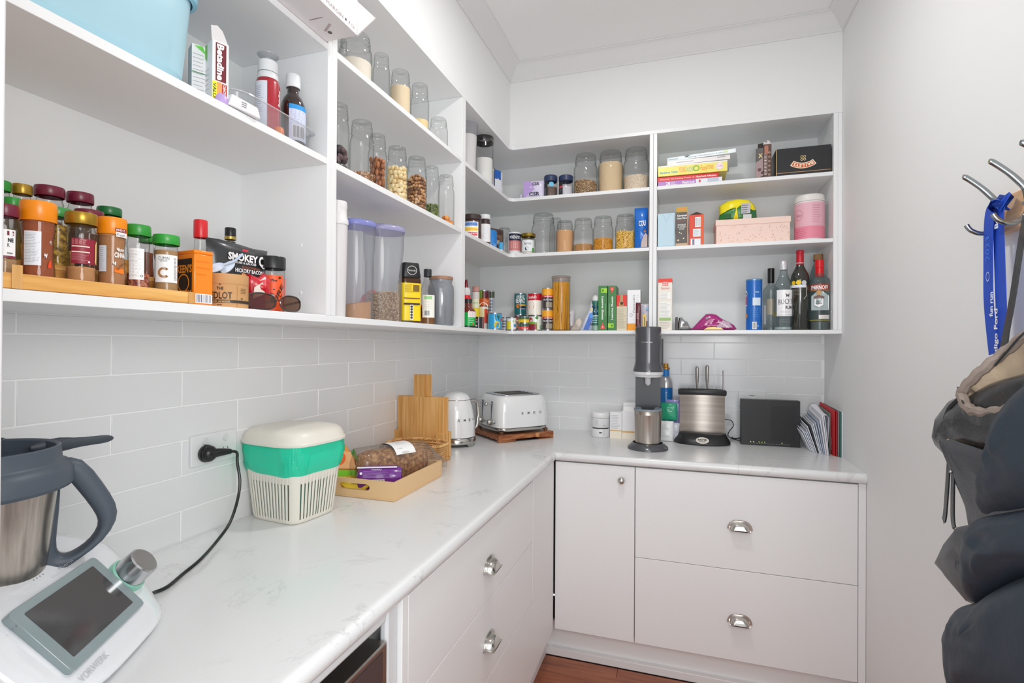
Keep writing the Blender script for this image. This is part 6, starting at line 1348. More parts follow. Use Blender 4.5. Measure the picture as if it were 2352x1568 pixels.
G(PINK).box(.003, w-.003, .003, .16, 0, h-.002).done('box_body', t, bevel=.001); G(PINK).box(0, w, 0, .163, h*.76, h).done('lid', t, bevel=.001)
d = Dec(flatmap(.003, w/2)); rn = random.Random(4)
for i in range(60): d.disc(rn.uniform(-w*.48, w*.48), h*rn.uniform(.04, .70), .0016, '#b98f6c')
d.done(t, 'dotted_print')
# yellow mesh bag on the box
p = ony(1694, 500, -.20)
t = E('foil_sweets_bag', 'yellow and green bag of foil wrapped packs on the pink box', 'bag', (p.x, -.19, Z1+h+.0012), 0)
G(mat('#2f7a34', .3)).pillow([(-.085, 0), (.085, 0), (.08, .04), (.07, .07), (.02, .085), (-.04, .08), (-.075, .045)], .035, crumple=.012, seed=8).done('bag_body', t, ang=60)
G(mat('#f0dc1e', .3)).pillow([(-.078, .035), (-.05, .055), (-.01, .045), (.03, .075), (.062, .055), (.082, .038), (.075, .07), (.05, .098), (0, .106), (-.045, .1), (-.08, .078)], .039, crumple=.01, seed=2).done('bag_top', t, ang=60)
G(mat('#f0dc1e', .3)).pillow([(-.022, 0), (.004, 0), (-.002, .05), (.006, .1), (-.02, .1), (-.012, .05)], .042, crumple=.004).done('yellow_strap', t, ang=60)
d = Dec(flatmap(-.042), .001, .2); d.rect(.012, .05, .028, .075, '#b9b6bc'); d.rect(.02, .055, .004, .024, '#c9cac8'); d.lines(.014, .048, .03, .07, 4, '#6c6a72', .3); d.rect(.055, .075, .01, .04, '#1f5a2a'); d.rect(-.06, -.03, .01, .03, '#1f5a2a'); d.done(t, 'foil_print')
x, y, r, h = cyl('B', 1823, 1896, 444, Z1, .012)
t = E('powder_tub', 'large pink supplement tub with a white screw lid', 'tub', (x, y, Z1+.0004), facecam(x, y)+.1)
G(mat('#ece9e8', .35, k=.95)).lathe([(0, 0), (r*.93, 0), (r*.96, .004), (r*.96, h*.03), (r*.96, h*.84), (r*.93, h*.86)], 40).done('tub_body', t)
G(mat('#eae6e2', .35, k=.95)).lathe([(r*.97, h*.855), (r*.985, h*.86), (r*.985, h*.885), (r*.95, h*.89), (r*.95, h*.965), (r*.88, h), (0, h)], 40).done('lid', t)
d = Dec(cylmap(r*.965)); d.rect(-r*1.45, r*1.45, h*.035, h*.30, '#dd8397'); d.rect(-r*1.45, r*1.45, h*.30, h*.82, '#dcaab6')
d.disc(-r*.85, h*.56, r*.38, '#b07488', .9, 24, r*.35); d.fit('TheBeauty', -r*.85, h*.56, r*.5, '#a9687c', h*.07, slant=.2); d.lines(r*.1, r*.75, h*.36, h*.78, 11, '#a9687c', .16); d.lines(-r*1.1, -r*.2, h*.06, h*.26, 5, '#b0566c', .2); d.done(t)
# --- right bay, bottom shelf
t, w, h = pb('rice_carton', 'cream and red rice carton beside the back upright', 'box', 1512, 1544, 640, 0, '#e9e2d6', m=.014, depth=.05, decf=lambda d, w, h: (d.rect(-w/2, w/2, h*.925, h, '#e2372a'), d.rect(-w*.2, w*.2, h*.86, h*.95, '#d84434'), d.fit('UNCLE', 0, h*.925, w*.34, '#fbeae6', h*.03, bold=.02), d.fit('BENS', 0, h*.885, w*.34, '#fbeae6', h*.03, bold=.02), d.fit('Squeez', 0, h*.82, w*.62, '#c9545a', h*.045), d.rect(-w*.4, w*.4, h*.60, h*.73, '#f4f0ea'), d.lines(-w*.36, w*.36, h*.61, h*.72, 5, '#9a948c', .2), d.rect(-w*.4, w*.4, h*.26, h*.55, '#f4f0ea'), d.lines(-w*.36, w*.36, h*.28, h*.53, 10, '#9a948c', .2), d.rect(-w*.42, w*.42, h*.19, h*.24, '#93bd6c'), d.lines(-w*.4, w*.4, h*.02, h*.17, 5, '#a9a29a', .2)), sidef=lambda d, L, h: (d.rect(.002, L-.002, h*.9, h*.985, '#c0444a'), d.fit('50', L*.5, h*.45, L*.4, '#d06a5c', h*.06, rot=pi/2)))
p = ony(1554, 735, -.25)
t = E('spice_box', 'thin dark brown box edge beside the cream rice carton', 'box', (p.x-.003, -.25, Z0+.0005), .05); G(mat('#3a2f2b', .4, k=1)).box(0, .009, 0, .08, 0, .062).done('carton', t)
FOIL = mat('#c9cacc', .18, .9, k=1, bump=.4, bscale=70)
t = E('foil_bag', 'crumpled silver foil bag left of the magenta pouch', 'bag', (ony(1570, 735, -.24).x, -.235, Z0+.0006), .1)
G(FOIL).pillow([(-.028, 0), (.04, 0), (.03, .02), (.018, .04), (.006, .046), (-.008, .062), (-.02, .06), (-.026, .03)], .02, crumple=.02, seed=3, n=9).done('foil_body', t, ang=40)
pA, pB = ony(1582, 755, -.25), ony(1692, 755, -.25); w = pB.x-pA.x
t = E('nut_pouch', 'magenta sloped foil pouch with a clear window lying on the shelf', 'pouch', (pA.x, -.25, Z0+.0006), 0)
K = w/110; o_ = [(0, 1), (12, 9), (28, 27), (40, 40), (52, 41), (64, 38), (78, 27), (92, 20), (104, 12), (110, 3), (104, 0), (78, 0), (36, 0)]
G(mat('#a01a72', .2, coat=.6)).pillow([(a*K, b_*K) for a, b_ in o_], .022, crumple=.008, seed=5, n=8).done('pouch_body', t, ang=60)
d = Dec(flatmap(-.021), .0015, .2); d.poly([(34*K, 1*K), (44*K, 7*K), (58*K, 8*K), (72*K, 7*K), (80*K, 1*K)], '#e0b83a'); d.disc(42*K, 29*K, 3.4*K, '#3a1a30'); d.poly([(62*K, 6*K), (78*K, 24*K), (92*K, 18*K), (100*K, 6*K)], '#7a3a68'); d.fit('Salt & Vinegar', 80*K, 14*K, 30*K, '#e6cfe0', 5*K, rot=-.55); d.done(t, 'pouch_print')
x, y, r, h = cyl('B', 1713, 1751, 640, Z0, .02)
t = E('chip_tube', 'tall blue cardboard chip tube standing alone', 'tube', (x, y, Z0+.0004), facecam(x, y)-.15)
G(mat('#0f62b8', .3, coat=.4)).lathe([(0, 0), (r*.98, 0), (r, .003), (r, h*.975)], 36).done('tube_body', t); G(mat('#6f98c0', .3, .5)).lathe([(r*1.02, h*.97), (r*1.03, h*.99), (r*.98, h), (0, h*.99)], 36).done('lid', t)
d = Dec(cylmap(r)); d.disc(-r*1.05, h*.72, r*.38, '#f1e9e2', .8); d.disc(-r*1.1, h*.72, r*.2, '#2b2320', .8); d.fit('PRINGLES', -r*1.0, h*.58, h*.16, '#e04a4a', r*.5, rot=-pi/2, bold=.04); d.rect(-r*1.2, -r*.75, h*.48, h*.49, '#f4f4f8'); d.rect(r*.0, r*1.0, h*.48, h*.63, '#cfdfea'); d.lines(r*.3, r*.9, h*.72, h*.76, 1, '#bcd8f4', .4); d.lines(-r*.0, r*.9, h*.24, h*.44, 5, '#4f9ad8', .2); d.disc(-r*.95, h*.28, r*.3, '#c98a4a'); d.bars(-r*.05, r*.5, h*.02, h*.16); d.fit('18', r*.65, h*.08, r*.2, '#dce8f4', h*.03, rot=pi/2); d.done(t)
# spirits
CLR = glass('#dfe6e6', '#6f7a7c', .02, 1.1, .04)
bottle('B', 1752, 1790, 613, Z0, 'broad clear spirit bottle with a black neck sleeve behind the rum', [(0, 0), (.93, 0), (1, .02), (1, .60), (.95, .66), (.42, .72), (.38, .78)], CLR,
       [(mat('#1d1a18', .3, k=1), [(.40, .76), (.42, .77), (.42, .99), (0, 1)])], lambda d, r, h: (d.rect(r*.1, r*.5, h*.22, h*.30, '#e0cc28'), d.rect(-r*.7, r*.2, h*.25, h*.5, '#a8a08c'), d.rect(-r*1.2, -r*.8, h*.1, h*.4, '#c9cacf')), plane=-.13, fill=(mat('#a8b0b2', .1, k=.8), .05), turn=.2)
def bd(d, r, h): d.rect(-r*.72, r*1.2, h*.20, h*.575, '#f0f1f4'); d.fit('BUCKET', r*.42, h*.41, r*1.9, '#3a3c42', h*.075, bold=.0, rot=.06); d.fit('RUM', r*.55, h*.325, r*.7, '#55575c', h*.045, bold=.04); d.poly([(r*.2, h*.53), (r*.42, h*.50), (r*.64, h*.53), (r*.55, h*.47), (r*.42, h*.485), (r*.3, h*.47)], '#55575c'); d.rect(-r*.6, r*1.1, h*.215, h*.22, '#b9bac0'); d.lines(-r*.3, r*.9, h*.24, h*.28, 2, '#a9abb2', .2); d.lines(-r*.5, r*1.1, h*.1, h*.16, 2, '#8a8c90', .15)
bottle('B', 1777, 1823, 597, Z0, 'clear rum bottle with a silver cap and white label', [(0, 0), (.93, 0), (1, .015), (1, .58), (.94, .65), (.62, .73), (.42, .80), (.36, .87)], CLR,
       [(mat('#d8d8dc', .3, .4, k=1), [(.38, .87), (.42, .875), (.42, .985), (.36, 1), (0, 1)])], bd, plane=-.205, fill=(mat('#dfe3e4', .1, k=.95), .045), group='spirit bottles on the bottom right shelf')
def wd(d, r, h): d.poly([(-r*1.25, h*.385), (r*.45, h*.385), (r*.72, h*.42), (r*.72, h*.56), (-r*1.25, h*.56)], '#ece5d8'); d.rect(-r*1.2, r*.68, h*.525, h*.56, '#d8dce4'); d.disc(-r*.68, h*.585, r*.25, '#e0bc18'); d.disc(-r*.12, h*.59, r*.27, '#ecc81e'); d.disc(r*.45, h*.585, r*.26, '#c9cdd4'); d.lines(-r*1.1, r*.6, h*.43, h*.515, 5, '#a9a294', .12); d.poly([(-r*.7, h*.40), (-r*.55, h*.42), (-r*.4, h*.40), (-r*.55, h*.41)], '#8a4a3a')
bottle('B', 1815, 1860, 572, Z0, 'dark wine bottle with a red capsule, white label and medal stickers', [(0, 0), (.95, 0), (1, .01), (1, .62), (.93, .69), (.60, .76), (.42, .80), (.38, .86)], mat('#1e2018', .08, k=1, coat=1),
       [(mat('#b8162a', .3), [(.42, .82), (.41, .83), (.40, .96), (.43, .965), (.43, .99), (.38, 1), (0, 1)]), (mat('#e8dada', .3), [(.425, .835), (.425, .842)])], wd, plane=-.215, group='spirit bottles on the bottom right shelf')
def sm(d, r, h): d.rect(-r*1.05, r*1.05, h*.555, h*.645, '#a03a22'); d.rect(-r*1.05, r*1.05, h*.553, h*.56, '#c98a4a'); d.fit('SMIRNOFF', -r*.05, h*.60, r*1.75, '#f8f4ee', h*.055, bold=.03); d.poly([(-r*.85, h*.28), (r*1.0, h*.28), (r*1.0, h*.48), (r*.3, h*.54), (-r*.2, h*.55), (-r*.85, h*.48)], '#e9ecee'); d.disc(-r*.1, h*.52, r*.22, '#b98a3a', 1, 16); d.poly([(-r*.6, h*.47), (-r*.1, h*.49), (r*.42, h*.47), (r*.38, h*.44), (-r*.1, h*.455), (-r*.55, h*.44)], '#6a3a2c'); d.poly([(-r*.5, h*.44), (r*.3, h*.44), (r*.3, h*.35), (-r*.1, h*.32), (-r*.5, h*.35)], '#f4f0ee'); d.fit('No.21', -r*.1, h*.405, r*.4, '#3a3a42', h*.025, bold=.03); d.fit('VODKA', -r*.1, h*.375, r*.6, '#3a3a42', h*.02, bold=.03); d.rect(-r*.1, r*1.0, h*.155, h*.21, '#d8d2d0'); d.lines(0, r*.9, h*.16, h*.2, 2, '#8a807c', .2); d.rect(-r*1.1, r*1.1, h*.13, h*.145, '#8c8434')
bottle('B', 1858, 1907, 594, Z0, 'clear vodka bottle with a red cap and red banner label', [(0, 0), (.95, 0), (1, .015), (1, .66), (.92, .72), (.45, .79), (.38, .82)], CLR,
       [(mat('#d2181e', .3), [(.40, .76), (.42, .77), (.41, .88), (.44, .885), (.44, .99), (.38, 1), (0, 1)])], sm, plane=-.215, fill=(mat('#7d8484', .05, k=.6), .12), turn=.05, group='spirit bottles on the bottom right shelf')
bottle('B', 1854, 1904, 580, Z0, 'tall bluish bottle with a cork top behind the vodka', [(0, 0), (.93, 0), (1, .02), (1, .5), (.85, .68), (.55, .82), (.38, .88), (.4, .90)], glass('#b9cccc', '#5c7476', .03, 1, .25),
       [(mat('#a98258', .7), [(.42, .92), (.43, .93), (.43, .995), (0, 1)]), (mat('#3a342c', .4, k=1), [(.41, .90), (.42, .925)])], None, plane=-.10, group='spirit bottles on the bottom right shelf')
# --- bay one, upper shelf: blue tub, medicines
TUBB = mat('#a9cfdc', .3, k=1.02)
yR = onx(466, 205, .262).y
t = E('storage_tub', 'large light blue plastic storage tub with a rim lid on the upper left shelf', 'tub', (.136, yR-.215, Z1+.0006), pi/2)
w2, d2, hh = .205, .118, .20
def tr_(k, z, p=.32): return [((w2+.018*z/hh*k)*sup(2*pi*i/80, p), (d2+.008*z/hh)*math.copysign(abs(sin(2*pi*i/80))**p, sin(2*pi*i/80)), z) for i in range(80)]
def tr0(i_, z): return [((w2-i_)*sup(2*pi*i/80, .32), (d2-i_)*math.copysign(abs(sin(2*pi*i/80))**.32, sin(2*pi*i/80)), z) for i in range(80)]
G(TUBB).loft([tr0(.010, 0), tr0(.006, .002), tr0(0, .020), tr_(1, .022), tr_(1, .14), tr_(1, .182)]).done('tub_body', t, ang=25)
def tr2(e_, z): return [((w2+.017+e_)*sup(2*pi*i/80, .32), (d2+.0075+e_)*math.copysign(abs(sin(2*pi*i/80))**.32, sin(2*pi*i/80)), z) for i in range(80)]
G(mat('#8fc6dc', .3, k=1.05)).loft([tr2(.001, .165), tr2(.007, .167), tr2(.0085, .185), tr2(.004, .190)], cap=False).done('rim', t, ang=40)
G(mat('#b4d6e4', .25, k=1)).loft([tr2(.002, .1905), tr2(-.002, .198), tr2(-.03, .2), tr2(-.1, .2)]).done('lid', t, ang=40)
def lbox(name, label, cat, u1, u2, ub, vt, x, depth, zb, col, decf=None, sidef=None, rz=0, nearside=None, top=0):
    """carton on a left shelf, printed face turned to the room; its front edge runs from u1 to u2"""
    A, B_ = onx(u1, ub, x), onx(u2, ub, x); w = B_.y-A.y; h = zat((u1+u2)/2, vt, math.hypot(x-CAM.x, (A.y+B_.y)/2-CAM.y))-zb
    t = E(name, label, cat, (x, (A.y+B_.y)/2, zb+.0005), pi/2+rz)
    G(mat(col, .4, k=1)).box(-w/2, w/2, 0, depth, 0, h).done('carton', t, bevel=.0006)
    if decf: d = Dec(flatmap(0)); decf(d, w, h); d.done(t, 'front_print')
    if sidef: d = Dec(sidemap(-w/2-.0002, -1)); sidef(d, depth, h); d.done(t, 'side_print')
    return t, w, h
def betf(d, w, h):
    d.rect(-w*.30, w*.34, h*.36, h*.97, '#6f1f2a'); d.fit('Betadine', 0, h*.665, h*.58, '#f6f2f0', w*.40, rot=-pi/2, bold=.04)
    d.rect(-w*.5, -w*.2, .001, h*.34, '#f0e024'); d.fit('VALUE', -w*.35, h*.17, h*.28, '#2b4a3a', w*.2, rot=-pi/2, bold=.02); d.rect(-w*.2, w*.05, .001, h*.34, '#f29a5a'); d.rect(w*.08, w*.38, .001, h*.33, '#b02a24'); d.fit('OINTMENT', w*.23, h*.17, h*.3, '#f4e8e4', w*.16, rot=-pi/2, bold=.03)
def bets(d, L, h): d.lines(-L*.9, -L*.1, h*.05, h*.6, 7, '#c0b8bc', .12); d.poly([(-L*.95, h*.9), (-L*.5, h*.98), (-L*.5, h*.7)], '#6abf4a')
t, w, h = lbox('ointment_box', 'white antiseptic box with a maroon title strip beside the blue tub', 'medicine box', 491, 521, 200, 97, .262, .05, Z1, '#edeaea', betf, bets, rz=math.radians(-22))
G(mat('#dfdbdb', .5, k=.95)).at((0, .003, h), rx=-.15).prism([(-w/2, 0), (w/2, 0), (w*.2, .026), (-w*.1, .034), (-w/2, .03)], 0, .0008).done('open_flap', t)
p = onx(482, 190, .235)
t = E('medicine_box', 'white box with fine grey print wedged between the blue tub and antiseptic box', 'medicine box', (.225, p.y-.003, Z1+.0005), pi/2-.5); G(mat('#ecebec', .4, k=.95)).box(-.022, .006, 0, .03, 0, .115).done('carton', t, bevel=.0006)
d = Dec(flatmap(0)); d.lines(-.02, .004, .01, .1, 12, '#a9a5aa', .15); d.poly([(-.018, .112), (-.004, .114), (.002, .1)], '#62bf46'); d.rect(-.022, .006, .06, .062, '#5a8a6a'); d.done(t, 'front_print')
p = onx(540, 190, .20)
t = pouch('lozenge_bag', 'green and yellow packet with an orange corner behind the clear tray', 'packet', (.175, p.y-.012, Z1+.001), 1.2, .09, .095, .03, '#1f7a48', lambda d, w, h: (d.rect(-w*.38, -w*.08, h*.05, h*.8, '#f0b81c'), d.disc(w*.12, h*.4, w*.12, '#e8d04a'), d.poly([(-w*.45, h*.9), (-w*.4, h*.98), (w*.4, h*.3), (w*.35, h*.25)], '#8fb46a')), 3, .25, .006, out=[(-.045, 0), (.045, 0), (.045, .03), (.02, .07), (-.01, .09), (-.045, .095)])
G(mat('#e0761c', .35)).ball((-.005, .008, .088), .018, 14, 8, (1, .6, .7)).done('orange_cap', t)
# clear plastic tray of medicines
yA, yB = onx(548, 268, .25).y, onx(741, 335, .255).y; tL = (yB-yA)
t = E('clear_tray', 'clear plastic tray holding medicine bottles at the right of the upper shelf', 'tray', (.175, (yA+yB)/2-.012, Z1+.0006), pi/2)
CLT = glass('#eef0f3', '#aeb2ba', .06, 1.0, .14); a_, b_ = tL*.46, .072
def cr_(e_, z): return [((a_+e_)*sup(2*pi*i/64, .35), (b_+e_)*math.copysign(abs(sin(2*pi*i/64))**.35, sin(2*pi*i/64)), z) for i in range(64)]
G(CLT).loft([cr_(-.009, .0), cr_(-.004, .003), cr_(.006, .055)], cap=False).add(cr_(-.009, .0004), [tuple(range(63, -1, -1))]).done('tray_walls', t, ang=40)
G(glass('#f2f4f6', '#c9ccd2', .08, 1.2, .35)).loft([cr_(.006, .055), cr_(.013, .056), cr_(.0135, .0535)], cap=False).done('tray_rim', t)
p = onx(548, 262, .255); t = E('inhaler_pack', 'white blister box with a lilac end lying against the clear tray', 'medicine box', (.2665, onx(503, 232, .262).y, Z1+.0006), pi/2-.12)
G(mat('#ecebee', .35, k=.95)).prism([(.012, .002), (.085, .001), (.078, .022), (.02, .026)], -.006, .022).done('carton', t, bevel=.002); G(mat('#b79bd0', .35)).lathe([(0, 0), (.012, 0), (.013, .012), (.008, .02), (0, .021)], 18, .006, .008).done('lilac_end', t)
d = Dec(flatmap(-.006)); d.lines(.04, .055, .008, .02, 3, '#5c5c68', .3); d.done(t, 'front_print')
zb = Z1+.004
x, y, r, h = cyl('L', 586, 645, 130, zb, plane=.205)
t = E('antiseptic_pump', 'red antiseptic bottle with a white collar and clear nozzle disc', 'bottle', (x, y, zb), facecam(x, y)+.1)
G(mat('#a81c2c', .25, k=1.05, coat=.5)).lathe([(0, 0), (r*.97, 0), (r, .003), (r*.97, h*.70), (r*.9, h*.745), (r*.82, h*.76)], 36).done('bottle_body', t)
G(mat('#edeef0', .35, k=.95)).lathe([(r*.84, h*.76), (r*.84, h*.83), (r*.82, h*.835), (r*.80, h*.86), (r*.80, h*.985), (r*.72, h), (0, h)], 40).done('collar', t)
G(mat('#2a2a2c', .5, k=1)).lathe([(r*.815, h*.84), (r*.815, h*.848)], 36).done('seal_ring', t)
G(glass('#eceef0', '#b9bcc2', .08, 1.2, .25)).lathe([(r*.30, h*1.0), (r*.28, h*1.05), (r*.85, h*1.075), (r*.87, h*1.085), (r*.3, h*1.075), (0, h*1.07)], 32).done('nozzle_disc', t)
d = Dec(cylmap(r*.99)); d.rect(-r*1.25, -r*.15, h*.06, h*.70, '#d9dbe8'); d.lines(-r*1.15, -r*.45, h*.3, h*.64, 14, '#7c7c90', .2); d.fit('Betadine', r*.95, h*.53, h*.2, '#f0dcdc', r*.3, rot=pi/2, bold=.03); d.done(t)
x, y, r, h = cyl('L', 643, 704, 160, zb, plane=.215)
bottle_ = E('cough_bottle', 'dark brown medicine bottle with a white cap and blue label', 'bottle', (x, y, zb), facecam(x, y)+.15)
G(mat('#2c1c18', .08, k=1, coat=1)).lathe([(0, 0), (r*.93, 0), (r*.98, .003), (r*.98, h*.52), (r*.93, h*.60), (r*.75, h*.68), (r*.50, h*.73), (r*.45, h*.76), (r*.45, h*.83)], 36).done('bottle_body', bottle_)
G(mat('#eceef0', .35, k=.95)).lathe([(r*.5, h*.82), (r*.56, h*.825), (r*.54, h*.985), (r*.48, h), (0, h)], 40).done('cap', bottle_)
d = Dec(cylmap(r*.985)); d.rect(-r*.45, r*1.15, h*.10, h*.52, '#c9cfe6'); d.rect(-r*.45, r*1.15, h*.50, h*.56, '#2b93d8'); d.lines(-r*.3, r*1, h*.34, h*.49, 7, '#8f97b0', .2); d.bars(-r*.2, r*.9, h*.12, h*.30, '#5c5c6a', '#dcdad8'); d.done(bottle_)
x, y, r, h = cyl('L', 693, 735, 222, zb, plane=.205)
t = E('lotion_bottle', 'small blue bottle with a teal cap at the right of the clear tray', 'bottle', (x, y, zb), facecam(x, y)+.1)
G(mat('#2a4aa8', .25, coat=.4)).lathe([(0, 0), (r*.94, 0), (r*.98, .003), (r*.98, h*.62), (r*.9, h*.70)], 32).done('bottle_body', t); G(mat('#1f2f5c', .3, k=1)).lathe([(r*.92, h*.68), (r*.88, h*.78)], 28).done('neck_band', t)
G(mat('#1f9fb4', .3)).lathe([(r*.9, h*.77), (r*.92, h*.78), (r*.9, h*.95), (r*.7, h), (0, h)], 32).done('cap', t); d = Dec(cylmap(r*.985)); d.rect(-r*.7, r*.9, h*.03, h*.12, '#e4e8f0'); d.poly([(-r*.6, h*.2), (r*.8, h*.2), (r*.6, h*.5), (-r*.6, h*.45)], '#4a6cc8'); d.rect(r*.2, r*.25, h*.3, h*.55, '#e4e8f0'); d.done(t)
p = onx(646, 290, .238); t = E('orange_clip', 'small orange plastic cap in the clear tray between the bottles', 'cap', (.232, p.y, zb), .3)
G(mat('#f07a1c', .35)).lathe([(0, 0), (.011, 0), (.0115, .003), (.0105, .026), (.008, .029), (0, .03)], 16).done('cap_body', t)
p = onx(605, 250, .16)
t = E('syringe_tube', 'clear plastic medicine syringe behind the red bottle in the tray', 'syringe', (.150, p.y+.055, zb), .2); G(CLEARP).lathe([(0, 0), (.009, 0), (.009, .10), (.014, .101), (.014, .103), (0, .104)], 18).done('barrel', t)
pouch('bandage_roll', 'beige bandage packet standing in the left of the clear tray', 'packet', (.165, onx(567, 232, .2).y, zb), 1.3, .05, .06, .025, '#d9c9b4', None, 6, .6, .004)
# --- bay one, lower shelf: bamboo spice rack
t = E('spice_rack', 'bamboo stepped spice rack with corner posts on the lower left shelf', 'spice rack', (.14, -2.25, Z0+.0006), pi/2)
yE = onx(441, 690, .262).y; y0_ = -2.53
Lr = yE-y0_; cxr = (yE+y0_)/2; t.location.y = cxr
xf = SD-.012-.14 # local -y is the room side
STEPZ = [.014, .048, .082]; STEPY = [(-xf, -xf+.062), (-xf+.0625, -xf+.125), (-xf+.1255, -xf+.185)]
for (a, b_), z in zip(STEPY, STEPZ):
    G(BAMBOOX).box(-Lr/2+.006, Lr/2-.006, a, b_, z-.008, z).done('rack_step', t, bevel=.001); G(BAMBOOX).box(-Lr/2+.006, Lr/2-.006, a-.0002, a+.006, .0004 if z < .02 else z-.034, z-.0082).done('rack_riser', t, bevel=.0008)
G(BAMBOOX).box(-Lr/2+.006, Lr/2-.006, -xf-.007, -xf-.0004, .0004, .021).done('front_rail', t, bevel=.001)
pst = onx(37, 640, .268).y-cxr
for px_ in (-Lr/2+.002, pst, Lr/2-.008):
    G(BAMBOO).box(px_-.006, px_+.006, -xf-.0085, -xf-.0074+.0, .0002, .032 if px_ < Lr/2-.02 else .021).done('rack_post', t, bevel=.002)
def spice(u1, u2, vt, step, label, lidc, body, frac, decf=None, lidh=.16, turn=0, metal=0, group='spice jars on the bamboo rack', wide=1):
    X = .14+(-(STEPY[step][0]+STEPY[step][1])/2)+(.004 if step == 0 else 0); zb = Z0+.0006+STEPZ[step]+.0003
    x, y, r, h = cyl('L', u1, u2, vt, zb, plane=X); t = E('spice_jar', label, 'spice jar', (x, y, zb), facecam(x, y)+turn, group)
    G(JG).lathe([(0, .001), (r*.88, .001), (r*.93, .004), (r*.90, h*.18), (r*.82, h*.30), (r*.82, h*.55), (r*.90, h*.66), (r*.92, h*.74), (r*.84, h*(1-lidh)-.006), (r*.82, h*(1-lidh))], 36).done('jar_body', t, ang=50)
    c = mat(body, .8, bump=.35, bscale=400) if isinstance(body, str) else body
    hf = h*frac; prf = [(0, .003)]+[(q*r, z*h) for q, z in ((.87, .02), (.86, .18), (.785, .30), (.785, .55), (.86, .66), (.87, .74)) if z < frac]
    prf += [(prf[-1][0], hf), (0, hf+.002)]; G(c).lathe(prf, 28).done('contents', t, ang=50)
    G(mat(lidc, .3, metal)).lathe([(r*.96, h*(1-lidh)), (r, h*(1-lidh)+.001), (r, h*.97), (r*.96, h), (0, h)], 40).done('lid', t, ang=40)
    if decf: d = Dec(cylmap(r*.87 if lidh else r), .0006); decf(d, r, h); d.done(t)
    return t, x, y, r, h
GRN, MRN, GLD, ORG = '#2f8f35', '#6e1d33', '#a8842c', '#f68a10'
sl = lambda c='#e9ecf2', a0=-.62, a1=.35, z0=.34, z1=.70, n=14: (lambda d, r, h: (d.rect(r*a0, r*a1, h*z0, h*z1, c), d.lines(r*(a0+.06), r*(a1-.06), h*(z0+.02), h*(z1-.02), n, '#8a8c98', .2)))
# back step
spice(-24, 27, 412, 2, 'green lidded spice jar at the far left of the rack back row', GRN, '#6a5a3a', .5)
spice(26, 76, 421, 2, 'gold lidded spice jar in the rack back row', GLD, '#8a6a3a', .5, metal=.5)
spice(76, 151, 424, 2, 'larger maroon lidded spice jar in the rack back row', MRN, '#7c6a50', .45)
spice(151, 217, 439, 2, 'second maroon lidded spice jar in the rack back row', MRN, '#6a4a2c', .45)
spice(221, 281, 473, 2, 'green lidded spice jar at the right end of the rack back row', '#1f6a34', '#8a2f1c', .7)
# middle step
spice(8, 52, 452, 1, 'green lidded spice jar at the left of the rack middle row', GRN, '#7a6a2a', .5)
spice(98, 166, 474, 1, 'green lidded jar of mixed seeds between the orange and gold lids', '#3b8f44', ramp_mat('mixed_seed', [(.35, '#6a4a1c'), (.5, '#a8842c'), (.65, '#d8b04a')], 190, .7, bump=.6), .7)
spice(169, 240, 479, 1, 'maroon lidded spice jar behind the gold lidded one', MRN, '#7a4a2c', .6)
spice(318, 356, 540, 1, 'green lidded spice jar mostly hidden between the chilli and cumin jars', GRN, '#8a4a2c', .6)
# front step
def mast(d, r, h): d.rect(-r*.6, r*.75, h*.30, h*.66, '#f1f1f3'); d.rect(-r*.6, r*.75, h*.28, h*.31, '#7d2438'); d.rect(r*.1, r*.6, h*.58, h*.64, '#7d2438'); d.fit('ds', r*.4, h*.61, r*.3, '#f6eef0', h*.045, bold=.04); d.fit('NE', r*.35, h*.52, r*.4, '#2c2c32', h*.05, bold=.05); d.fit('R', r*.2, h*.45, r*.16, '#2c2c32', h*.05); d.lines(r*.1, r*.6, h*.33, h*.36, 1, '#7a7a80', .5)
spice(-22, 45, 466, 0, 'maroon lidded spice jar with a white label, leftmost of the front row', MRN, '#a8845c', .26, mast, turn=.05)
def pap(d, r, h): d.rect(-r*.78, r*.15, h*.20, h*.62, '#e3e6ee'); d.lines(-r*.74, r*.08, h*.23, h*.60, 20, '#80828e', .18); d.fit('M', r*.38, h*.33, r*.16, '#f3f1ee', h*.05, slant=.2, bold=.03); d.fit('M', r*.66, h*.5, r*.1, '#f3f1ee', h*.05); d.poly([(r*.5, h*.18), (r*.72, h*.18), (r*.7, h*.28), (r*.56, h*.25)], '#e8481c')
spice(43, 133, 459, 0, 'wide spice jar of red paprika with a tall orange lid', ORG, '#9c4f28', .80, pap, lidh=.245)
def mar(d, r, h): d.rect(-r*.55, r*1.2, h*.30, h*.64, '#8d1d33'); d.lines(-r*.5, r*.6, h*.56, h*.63, 5, '#d8a8a4', .25); d.rect(-r*.5, r*.55, h*.525, h*.54, '#f0d8c8'); d.rect(-r*.5, r*.55, h*.45, h*.465, '#f0d8c8'); d.lines(-r*.5, r*.5, h*.34, h*.44, 7, '#c98a8c', .2); d.disc(r*.5, h*.33, r*.07, '#f0e4e0'); d.poly([(r*.95, h*.34), (r*1.15, h*.3), (r*1.2, h*.64), (r*.98, h*.58)], '#e8c87a')
spice(147, 226, 485, 0, 'spice jar with a gold lid and maroon label in the front row', GLD, '#c08a58', .26, mar, metal=.6, turn=-.05)
